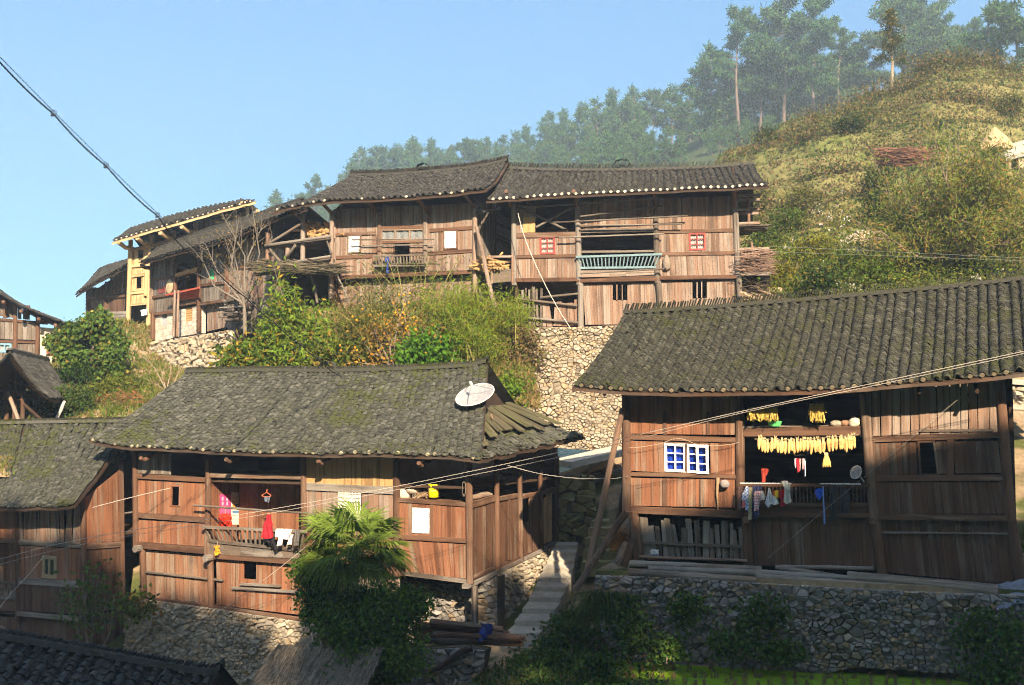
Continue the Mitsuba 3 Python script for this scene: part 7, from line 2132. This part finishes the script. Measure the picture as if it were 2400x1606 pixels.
zl2('shirt', 'white shirt laid over the balcony rail', [(1240, 1000), (1475, 1005), (1440, 1090), (1420, 1160), (1330, 1150), (1325, 1240), (1260, 1250), (1275, 1140), (1230, 1110)], (.78, .76, .72), seed=52, w=.40)
zl2('shirt', 'white sleeve piece beside the white shirt on the rail', [(1440, 1090), (1490, 1080), (1470, 1240), (1410, 1230)], (.70, .68, .64), seed=53, w=.38)
zl2('towel', 'dark grey towel on the right end of the balcony rail', [(1500, 1015), (1590, 1010), (1580, 1245), (1500, 1255)], (.10, .095, .10), seed=54, w=.42, cat='towel')
m = MB()
hp = LW.P(*LW.uz(*z2(1100, 470), -.3), -.3)
for a, b in (((1100, 465), (1022, 512)), ((1022, 512), (1045, 528)), ((1045, 528), (1150, 525)), ((1150, 525), (1164, 512)), ((1164, 512), (1100, 465)), ((1100, 465), (1104, 418))):
    m.tube([LW.P(*LW.uz(*z2(*a), -.3), -.3), LW.P(*LW.uz(*z2(*b), -.3), -.3)], .012, 5, paint((.55, .16, .09)))
whole('clothes_hanger', 'orange clothes hanger inside the balcony', 'hanger', m, 'painted')
zl2('cloth', 'small grey cloths on the orange hanger', [(1072, 530), (1148, 528), (1140, 622), (1115, 615), (1108, 560), (1095, 610), (1078, 600)], (.10, .13, .19), seed=55, w=-.28, cat='cloth')
# posters on the back wall (paper standing a hair off the boards)
def sheet(k, wall, q, w, col, name='paper', thick=.006):
    m = MB(); slab(m, wall, q, w - thick, w, paint(col)); part(k, name, m, 'painted')


W_P = .016
def pq(x0, y0, x1, y1):
    return quad(BS, [z2(x0, y0), z2(x1, y0), z2(x1, y1), z2(x0, y1)], W_P)


k = thing('poster', 'pink poster with pale oval patterns on the balcony wall', 'poster')
sheet(k, BS, pq(410, 495, 572, 790), W_P, (.68, .07, .25))
for i, (x, y) in enumerate(((450, 560), (515, 560), (450, 630), (515, 630))):
    c = BS.uz(*z2(x, y), W_P); m = MB()
    th = np.linspace(0, 2 * math.pi, 17)[:-1]
    ring = np.array([BS.P(c[0] + .055 * math.cos(t), c[1] + .07 * math.sin(t), W_P + .004) for t in th] + [BS.P(*c, W_P + .004)])
    m.add(ring, [[j, (j + 1) % 16, 16] for j in range(16)], paint((.62, .42, .58))); part(k, 'oval', m, 'painted')
sheet(k, BS, pq(420, 690, 575, 790), W_P + .004, (.72, .12, .30), 'lower_panel', .003)
k = thing('calendar', 'white wall calendar with a small picture on the balcony wall', 'calendar')
sheet(k, BS, pq(578, 465, 738, 940), W_P, (.72, .70, .64))
sheet(k, BS, pq(595, 640, 725, 710), W_P + .004, (.10, .16, .26), 'picture', .003); sheet(k, BS, pq(598, 645, 632, 690), W_P + .007, (.60, .36, .03), 'picture_patch', .003); sheet(k, BS, pq(655, 650, 715, 690), W_P + .007, (.55, .60, .62), 'picture_patch', .003); sheet(k, BS, pq(595, 735, 700, 770), W_P + .004, (.10, .24, .50), 'picture', .003)
for i in range(5):
    sheet(k, BS, pq(600, 510 + 24 * i, 715, 514 + 24 * i), W_P + .004, (.38, .37, .35), 'text_line', .003)
for i in range(6):
    sheet(k, BS, pq(600, 800 + 22 * i, 720, 804 + 22 * i), W_P + .004, (.50, .49, .48), 'text_line', .003)
# chillies and maize
k = thing('chilli_string', 'bunch of red chillies hanging in front of the posters', 'chillies')
g3 = np.random.default_rng(14); m = MB()
for _ in range(190):
    x, y = g3.normal(488, 42), g3.uniform(765, 960)
    if abs(x - 488) > 95 - max(0, y - 880) * .5: continue
    a = BS.P(*BS.uz(*z2(x, y), .12), .12 + g3.normal(0, .04)); d = np.array([g3.normal(0, .4), g3.normal(0, .3), -1.0]) * .11
    m.tube([a, a + d * .5, a + d], [.014, .011, .003], 5, paint(np.array((.58, .035, .012)) * g3.uniform(.6, 1.3)))
part(k, 'pods', m, 'painted', kind='stuff')
m = MB(); m.tube([BS.P(*BS.uz(*z2(488, 700), .12), .12), BS.P(*BS.uz(*z2(488, 950), .12), .12)], .008, 5, paint((.4, .3, .2))); part(k, 'string', m, 'painted')
k = thing('maize_string', 'string of orange maize hanging below the balcony rail', 'maize'); m = MB()
for _ in range(60):
    a = LW.P(*LW.uz(*z2(g3.normal(372, 13), g3.uniform(1245, 1370)), .2), .2 + g3.normal(0, .03))
    m.tube([a, a + [g3.normal(0, .03), g3.normal(0, .02), -.06]], [.02, .014], 6, paint(np.array((.72, .33, .02)) * g3.uniform(.75, 1.1)))
part(k, 'kernels', m, 'painted', kind='stuff')
m = MB(); m.tube([LW.P(*LW.uz(*z2(375, 1190), .2), .2), LW.P(*LW.uz(*z2(372, 1300), .2), .2)], .006, 4, paint((.5, .4, .3))); part(k, 'string', m, 'painted')

# ---- on the open loft above the corner room --------------------------------------------------------------
def loft_pt(x, y, w):
    return LW.P(*LW.uz(*z3(x, y), w), w)


k = thing('bucket', 'yellow plastic bucket on the loft ledge', 'bucket')
b = loft_pt(728, 540, -.22)
m = MB(); m.lathe([(.0, .01), (.145, .01), (.165, .38), (.172, .38), (.172, .40), (.158, .40), (.138, .02)], b, n=28, uv=paint((.80, .62, .005))); part(k, 'body', m, 'shiny', smooth=True)
m = MB(); m.tube([b + [.17 * math.cos(t), -.17 * abs(math.sin(t)) * .9 - .01, .36 - .16 * abs(math.sin(t))] for t in np.linspace(math.pi, 0, 14)], .006, 5, paint((.5, .5, .48))); part(k, 'handle', m, 'painted')
sack('pale grey cloth sack at the left end of the loft ledge', loft_pt(300, 480, -.3), np.array([.20, .2, .24]), (.52, .47, .41), 11)
sack('brownish cloth bundle draped over a stool on the loft ledge', loft_pt(430, 430, -.3), np.array([.22, .18, .14]), (.45, .38, .33), 12)
for i, x in enumerate((422, 455)):
    pole(['left leg of the small rack under the cloth bundle', 'right leg of the small rack under the cloth bundle'][i], loft_pt(x, 440, -.2), loft_pt(x, 552, -.2), .02, .02, 'wood_grey', 'wooden_stake', 'stake')
k = thing('firewood_heap', 'loose heap of twigs and chips beside the yellow bucket', 'firewood'); m = MB()
for _ in range(130):
    a = loft_pt(g3.uniform(480, 640), g3.uniform(470, 545), -.35 + g3.normal(0, .1)); d = rand_unit(1, g3)[0] * [1, 1, .5] * g3.uniform(.06, .22)
    m.tube([a - d, a + d], g3.uniform(.006, .014), 5, paint(np.array((.34, .25, .16)) * g3.uniform(.4, 1.3)))
part(k, 'sticks', m, 'painted', kind='stuff')
k = thing('wire_coil', 'coil of thin wire hung on the corner post', 'coil'); m = MB()
for j in range(3):
    m.tube([loft_pt(1175 + (20 + 3 * j) * math.cos(t), 410 + (105 + 6 * j) * math.sin(t), .12) for t in np.linspace(0, 6.283, 30)], .0035, 4, paint((.2, .17, .14)), caps=False)
part(k, 'loops', m, 'painted')
for i in range(4):
    a, b = LS.uz(*z3(1300 + 20 * i, 560 - 22 * i), .0), LS.uz(*z3(1600, 495 - 12 * i), .0)
    log(['bottom stick of the bundle lying on the side ledge', 'second stick of the bundle on the side ledge', 'third stick of the bundle on the side ledge', 'topmost stick of the bundle on the side ledge'][i], LS.P(*a, -.05 - .07 * i), LS.P(*b, -.05 - .07 * i), .045, .04, 'wood_pale', 'stick')

# ---- logs below the corner room -----------------------------------------------------------------------------
for i, (a, b, r) in enumerate((((760, 1300), (1230, 1322), .10), ((790, 1275), (1200, 1296), .09), ((770, 1335), (1250, 1352), .10), ((850, 1258), (1120, 1285), .08), ((820, 1352), (1300, 1366), .09), ((1100, 1310), (1305, 1340), .07), ((860, 1318), (1290, 1345), .08))):
    log(['middle log of the dark stack below the corner room', 'upper log of the dark stack below the corner room', 'long low log of the dark stack', 'topmost short log of the dark stack', 'lowest log of the dark stack, nearest the steps', 'short log end sticking out towards the steps', 'log in the front row of the dark stack'][i], at(*c2(*a), 33.6 - .12 * i), at(*c2(*b), 33.2 - .12 * i), r, r * .9, 'wood_red_shade')
m = MB(); q = np.array([[at(*c2(1085 + 62 * s + 4 * math.sin(7 * t), 1272 + 75 * t), 32.7 - .15 * math.sin(3.1 * s)) for s in np.linspace(0, 1, 14)] for t in np.linspace(0, 1, 14)])
q = q + (meshkit.fbm(q * 6.0, 3, 9)[..., None] - .5) * .2
m.grid(q, paint((.02, .035, .20))); whole('cloth', 'dark blue cloth lying on the log stack', 'cloth', m, 'painted', smooth=True)
pts = [at(*c2(x, y), 32.2) for x, y in ((1050, 1388), (1000, 1405), (950, 1440), (900, 1480), (840, 1500), (770, 1515))]
m = MB(); m.tube(pts, [.09, .085, .08, .07, .06, .05], 9); whole('branch', 'thick bent branch lying on the rubble below the log stack', 'branch', m, 'wood_dark', smooth=True)

# ---- things up at the upper houses ------------------------------------------------------------------------------
def firewood(label, cells, wall, w, L, r, col, seed, kind='split_log', name='firewood_stack'):
    """A stack of cut wood, each piece an entry: cells in pixels."""
    k = thing(name, label, 'firewood'); g = np.random.default_rng(seed)
    for x, y in cells:
        p = wall.P(*wall.uz(x, y, w), w + g.normal(0, .06))
        d = (wall.n * g.uniform(.4, .6) + wall.d * g.normal(0, .5) + np.array([0, 0, g.normal(0, .18)])) * L
        m = MB(); m.tube([p - d, p + d], r * g.uniform(.7, 1.2), 5); part(k, kind, m, col)
    return k


g4 = np.random.default_rng(6)
firewood('stack of split orange firewood up in the open shed', [c6(g4.uniform(345, 505), 585 - abs(g4.normal(0, 38))) for _ in range(75)], VW, -.2, .5, .06, 'wood_new', 61)
firewood('heap of yellow split wood between the two upper houses', [c7(g4.uniform(52, 200), 805 - abs(g4.normal(0, 45)) * (1 if g4.random() < .8 else .3)) for _ in range(85)], VS, .0, .45, .05, 'wood_new', 62) if False else None
PWl = Wall(at(c7(60, 0)[0], 640, 46.9), UW.d)
firewood('heap of yellow split wood between the two upper houses', [c7(g4.uniform(58, 215), 806 - abs(g4.normal(0, 42)) * (1 - (g4.uniform(0, .5)))) for _ in range(90)], PWl, .0, .4, .05, 'wood_new', 62)
k = thing('plank_bridge', 'boarded landing in the gap between the two upper houses', 'landing')
planks(k, PWl, m_(c7, [(150, 812), (290, 802), (288, 885), (156, 895)]), .6, 'wood_grey', w=.1)
m = MB(); slab(m, PWl, quad(PWl, m_(c7, [(50, 806), (290, 800), (290, 812), (50, 818)]), .1), -3.5, .12); part(k, 'floor', m, 'wood_grey')
for x, y0, y1 in ((150, 715, 900), (288, 700, 890)):
    post(k, PWl, c7(x, y0), c7(x, y1), .05, 'wood_pale', w=.14)
beam(k, PWl, c7(115, 712), c7(286, 708), 5, 'wood_pale', .1, .18, 'rail')
pole('long thin pole leaning across the gap between the upper houses', at(*c7(48, 520), 46.6), at(*c7(172, 1062), 45.2), .07, .09, 'wood_pale')
pole('pole end across the top of the gap between the upper houses', at(*c7(45, 425), 46.9), at(*c7(215, 395), 46.9), .05, .05, 'wood_grey')
# brushwood
def brush(label, x0, x1, y0, y1, d, n, L, seed, col=(.17, .125, .10), spread=.12, r=.012, ang=0.0, dy=.6):
    g = np.random.default_rng(seed); k = thing('brushwood_pile', label, 'brushwood'); m = MB()
    for _ in range(n):
        c = at(g.uniform(x0, x1), g.uniform(y0, y1), d + g.normal(0, dy))
        v = unit([1, g.normal(0, .35), ang + g.normal(0, spread)]) * L * g.uniform(.4, 1.0)
        m.tube([c - v, c + g.normal(0, .03, 3), c + v], np.array([1.2, 1, .5]) * r * g.uniform(.6, 1.6), 4, paint(np.array(col) * g.uniform(.4, 1.5)))
    part(k, 'sticks', m, 'painted', kind='stuff')


brush('dark thatch of sticks spread below the open shed', 625, 780, 620, 640, 48.3, 520, 1.1, 71, (.09, .08, .055), .10, .016, -.05)
brush('bundle of thin sticks on the rack right of the upper house', 1745, 1800, 585, 640, 46.0, 420, .55, 72, (.22, .15, .12), .12)
brush('dark brushwood under the rack right of the upper house', 1740, 1790, 648, 690, 46.6, 260, .5, 73, (.07, .055, .045), .4)
brush('reddish brown stack of brushwood on the hill terrace', 2075, 2190, 348, 388, hill_point(2130, 385)[1] - .4, 700, .95, 74, (.17, .09, .06), .08, .02)
brush('fallen timber behind the ridge of the near roof', 1740, 1815, 690, 712, 46.3, 60, .8, 75, (.25, .19, .14), .18, .04, -.25)
# straw heap, concrete roof, stones and path on the hill
hb = hill_point(2335, 342); m = MB()
m.lathe([(1.05, -.3), (1.0, .1), (.7, .55), (.3, .95), (.03, 1.25)], hb + [0, 0, 0], n=24, uv=paint((.42, .31, .18)))
for _ in range(900):
    h = g4.random() ** .8; rr = 1.05 * (1 - h) + .04; th = g4.uniform(0, 6.28)
    a = hb + [rr * math.cos(th), rr * math.sin(th), 1.25 * h]; b = a + [.12 * math.cos(th), .12 * math.sin(th), -.35]
    m.add([a - [.02, 0, 0], a + [.02, 0, 0], b + [.03, 0, 0], b - [.02, 0, 0]], [[0, 1, 2], [0, 2, 3]], paint(np.array((.48, .36, .21)) * g4.uniform(.6, 1.2)))
whole('straw_stack', 'pale conical straw stack near the right edge of the hill', 'straw stack', m, 'painted')
hb = hill_point(2360, 372)
k = thing('concrete_roof', 'grey slanting concrete slab roof at the right edge of the hill', 'roof')
A = [at(2322, 350, hb[1] + 2), at(2440, 318, hb[1] + 1), at(2440, 345, hb[1] - 2.2), at(2322, 378, hb[1] - 1.4)]
m = MB(); m.hexa(A, [p - [0, 0, .25] for p in A]); part(k, 'slab', m, 'concrete')
for i in range(4):
    m = MB(); p = lerp(A[3], A[2], (i + .5) / 4) - [0, 0, .9]; m.box(p + [0, .3, 0], (.3, .3, 1.6)); part(k, 'pier', m, 'stone_warm')
def boulders(label, spots, d0, size, seed, mat='stone_warm', name='stone_heap'):
    g = np.random.default_rng(seed); k = thing(name, label, 'stones')
    for x, y, s in spots:
        b = hill_point(x, y)
        ico = trimesh.creation.icosphere(subdivisions=2)
        v = ico.vertices * (1 + .5 * (meshkit.fbm(ico.vertices * 1.3 + g.uniform(0, 9, 3), 3, seed)[:, None] - .5)) * np.array([1.3, .9, .7]) * s
        m = MB(); m.add(v + b + [0, 0, s * .3], ico.faces); part(k, 'stone', m, mat)
    return k


k = boulders('heap of pale rock slabs in the middle of the hill', [(1975, 590, .5), (2000, 585, .6), (2030, 580, .75), (2060, 585, .55), (2015, 565, .55), (2050, 562, .5), (1985, 572, .4), (2075, 590, .35), (2040, 595, .5), (2005, 600, .4)], 0, 1, 81)
hb = hill_point(2020, 556); m = MB(); m.box(hb + [0, -.3, .25], (.95, .5, .16), uv=None); part(k, 'slab', m, 'concrete')
k = boulders('stone edging of the small field path behind the near roof', [(1795 + 11 * i, 692 - 3.0 * i, .20 + .06 * (i % 3)) for i in range(11)], 0, 1, 82, name='path_edging')
# stones and a paved landing seen past the right end of the near house
NW = Wall(at(2380, 930, 37.5), (.96, .2))
k = thing('stone_wall', 'pale terrace wall seen past the right end of the near house', 'stone wall')
stones(k, NW, [(2335, 900), (2460, 915), (2460, 960), (2335, 950)], .16, 'stone_warm', seed=14, core_depth=1.5)
m = MB(); q = quad(NW, [(2330, 884), (2470, 898), (2470, 910), (2330, 897)], .1); slab(m, NW, q, -1.6, .2); part(k, 'coping', m, 'concrete')
q = quad(NW, [(2330, 946), (2470, 954), (2470, 964), (2330, 958)], .5); m = MB(); slab(m, NW, q, -.2, .6); part(k, 'step', m, 'concrete')
# small cloths
cloth('trousers', 'blue and black garment hung on the small balcony rail of the upper middle house', 'clothes', VW, [c6(866, 718), c6(888, 716), c6(890, 740), c6(886, 830), c6(872, 830), c6(874, 760), c6(862, 750)], .45, (.02, .05, .30), seed=60)
cloth('cloth', 'pale cloth hung under the yellow house', 'cloth', YW, [c5(890, 830), c5(935, 820), c5(930, 860), c5(895, 868)], .4, (.55, .55, .62), seed=61)
m = MB(); p = UW.P(*UW.uz(*c7(1318, 760), .08), .08); m.lathe([(.02, .32), (.10, .22), (.16, .0), (.15, -.22), (.03, -.3)], p, n=14, uv=paint((.22, .19, .16))); whole('bark_basket', 'grey bark basket hung right of the pale blue balcony rail', 'basket', m, 'painted', smooth=True)
m = MB(); p = WW.P(*WW.uz(*c5(1074, 680), .1), .1); m.lathe([(.02, .05), (.34, .02), (.36, .0), (.02, .0)], p, WW.n, n=18, uv=paint((.45, .38, .25))); whole('sieve', 'round bamboo sieve hung on the old balcony house', 'sieve', m, 'painted')
for lab, px_, py_, w_, wl, rr in (('rosette of roof tiles on the ridge of the near right house', 1895, 706, -3.5, RW, .20), ('heap of roof tiles on the ridge of the dish roof', 768, 866, -3.35, LW, .24), ('rosette of tiles on the ridge of the upper right house', 1458, 390, -3.2, UW, .26), ('small heap of tiles on the ridge of the upper middle house', 992, 398, -3.2, VW, .24)):
    k = thing('ridge_ornament', lab, 'ornament')
    c = wl.P(*wl.uz(px_, py_, w_), w_)
    for i in range(8):
        a0 = i * math.pi / 4; o = c + (wl.d * math.cos(a0) * 1.5 + np.array([0, 0, 1]) * abs(math.sin(a0))) * rr * .6
        arc = [o + (wl.d * math.cos(a0 + b) + np.array([0, 0, 1]) * math.sin(a0 + b)) * rr * .6 for b in np.linspace(-1.2, 1.2, 7)]
        m = MB(); m.grid(np.array([[p + wl.n * .12 for p in arc], [p - wl.n * .12 for p in arc]])); part(k, 'tile', m, 'tile_black')

# ---- wires ------------------------------------------------------------------------------------------------------
def hung_cable(label, P, ties):
    """A messenger wire with a cable tied below it; P: (px, py, depth) of the messenger, ties: its fractions."""
    k = thing('overhead_cable', label, 'cable')
    A, B = at(*P[0]), at(*P[1])
    L = lambda t: A * (1 - t) + B * t - np.array([0, 0, 1]) * .25 * 4 * t * (1 - t)
    m = MB(); m.tube([L(t) for t in np.linspace(-.03, 1, 60)], .0075, 5, paint((.03, .032, .04))); part(k, 'messenger', m, 'painted', smooth=True)
    pts = []; ts = [-.03] + list(ties) + [1]
    for a, b in zip(ts[:-1], ts[1:]):
        for u in np.linspace(0, 1, 12)[:-1]:
            t = a + (b - a) * u
            pts.append(L(t) - np.array([0, 0, .05 + (.25 if abs(a - ties[2]) < 1e-6 else .10) * 4 * u * (1 - u) * (b - a) * 5]))
    pts.append(L(1) - [0, 0, .05])
    m = MB(); m.tube(pts, .015, 6, paint((.02, .02, .024))); part(k, 'cable', m, 'painted', smooth=True)
    for i, t in enumerate(ties):
        c = L(t) - [0, 0, .03]
        m = MB(); m.tube([c + [.05 * math.cos(q), .01 * math.sin(3 * q), .055 * math.sin(q)] for q in np.linspace(0, 6.283, 14)], .008, 5, paint((.05, .05, .06)), caps=False)
        m.tube([c - [.05, 0, .05], c + [.03, 0, -.04]], .02, 6, paint((.03, .03, .035))); part(k, 'tie', m, 'painted')


hung_cable('black overhead cable tied to a wire, running down from the upper left corner', ((0, 134, 21), (800, 880, 39.5)), (.092, .197, .318, .467, .585, .69, .80, .885))
WH = (.42, .40, .37)
wire('white_wire', 'upper of the two white wires crossing in front of both near houses', [(-40, 1322, 33), (170, 1268, 33), (600, 1200, 32.5), (940, 1138, 31.5), (1400, 1041, 30), (1735, 965, 28.5), (2087, 890, 27.5), (2440, 815, 26.5)], .0075, WH, n=80)
wire('white_wire', 'lower of the two white wires crossing in front of both near houses', [(-40, 1334, 33), (170, 1281, 33), (600, 1209, 32.5), (940, 1146, 31.5), (1400, 1052, 30), (1735, 969, 28.5), (2087, 896, 27.5), (2440, 820, 26.5)], .006, WH, n=80)
wire('white_wire', 'white wire sagging from the corner house to the right-hand house', [(1190, 1091, 35), (1300, 1116, 34), (1350, 1121, 33.4), (1430, 1122, 32.6), (1470, 1117, 31.8)], .010, WH)
wire('white_wire', 'white loop of wire along the first beam of the right-hand house', [(1474, 1050, 31.7), (1540, 1042, 31.5), (1590, 1028, 31.3), (1650, 1045, 31.1), (1732, 1037, 30.9)], .007, (.4, .34, .26))
wire('white_wire', 'thin white wire slanting from the lower left up to the middle house', [(280, 1547, 33), (460, 1465, 34), (615, 1362, 35), (800, 1205, 36.5), (882, 1112, 37.6)], .006, WH)
wire('white_wire', 'thin white wire at the lower left edge', [(-20, 1450, 34), (50, 1365, 36), (104, 1303, 38.3)], .008, WH)
wire('white_wire', 'short white wire under the eave of the lower left house', [(216, 1190, 38), (300, 1168, 38.8), (400, 1144, 39.3)], .011, WH)
wire('white_rope', 'white rope slanting down across the upper right house', [(1214, 500, 45.6), (1226, 545, 45.5), (1282, 676, 45.2), (1338, 771, 45)], .014, (.62, .60, .55))
wire('thin_wire', 'thin wire slanting up across the shaded front of the right-hand house', [(1800, 1308, 30), (2030, 1114, 29.5), (2290, 900, 28.8)], .005, (.3, .28, .26))
wire('thin_wire', 'upper thin wire across the lower hill', [(1806, 577, 45), (2420, 606, 43)], .004, (.25, .32, .30)); wire('thin_wire', 'lower thin wire across the lower hill', [(1806, 590, 45), (2420, 612, 43)], .004, (.25, .32, .30))
pole('white painted stake on the left slope', at(*c5(408, 1408), 47), at(*c5(345, 1555), 46.5), .06, .07, 'white_wood')


# ---- air -------------------------------------------------------------------------------------
scene['air'] = {'type': 'homogeneous', 'albedo': {'type': 'rgb', 'value': [.86, .93, .98]}, 'sigma_t': .0014, 'phase': {'type': 'hg', 'g': .5}}
scene['haze'] = {'type': 'cube', 'to_world': T().translate([0, 230, 60]).scale([420, 305, 76]), 'bsdf': {'type': 'null'}, 'interior': {'type': 'ref', 'id': 'air'}}
labels['haze'] = {'kind': 'stuff', 'label': 'thin blue morning haze over the village and hills'}
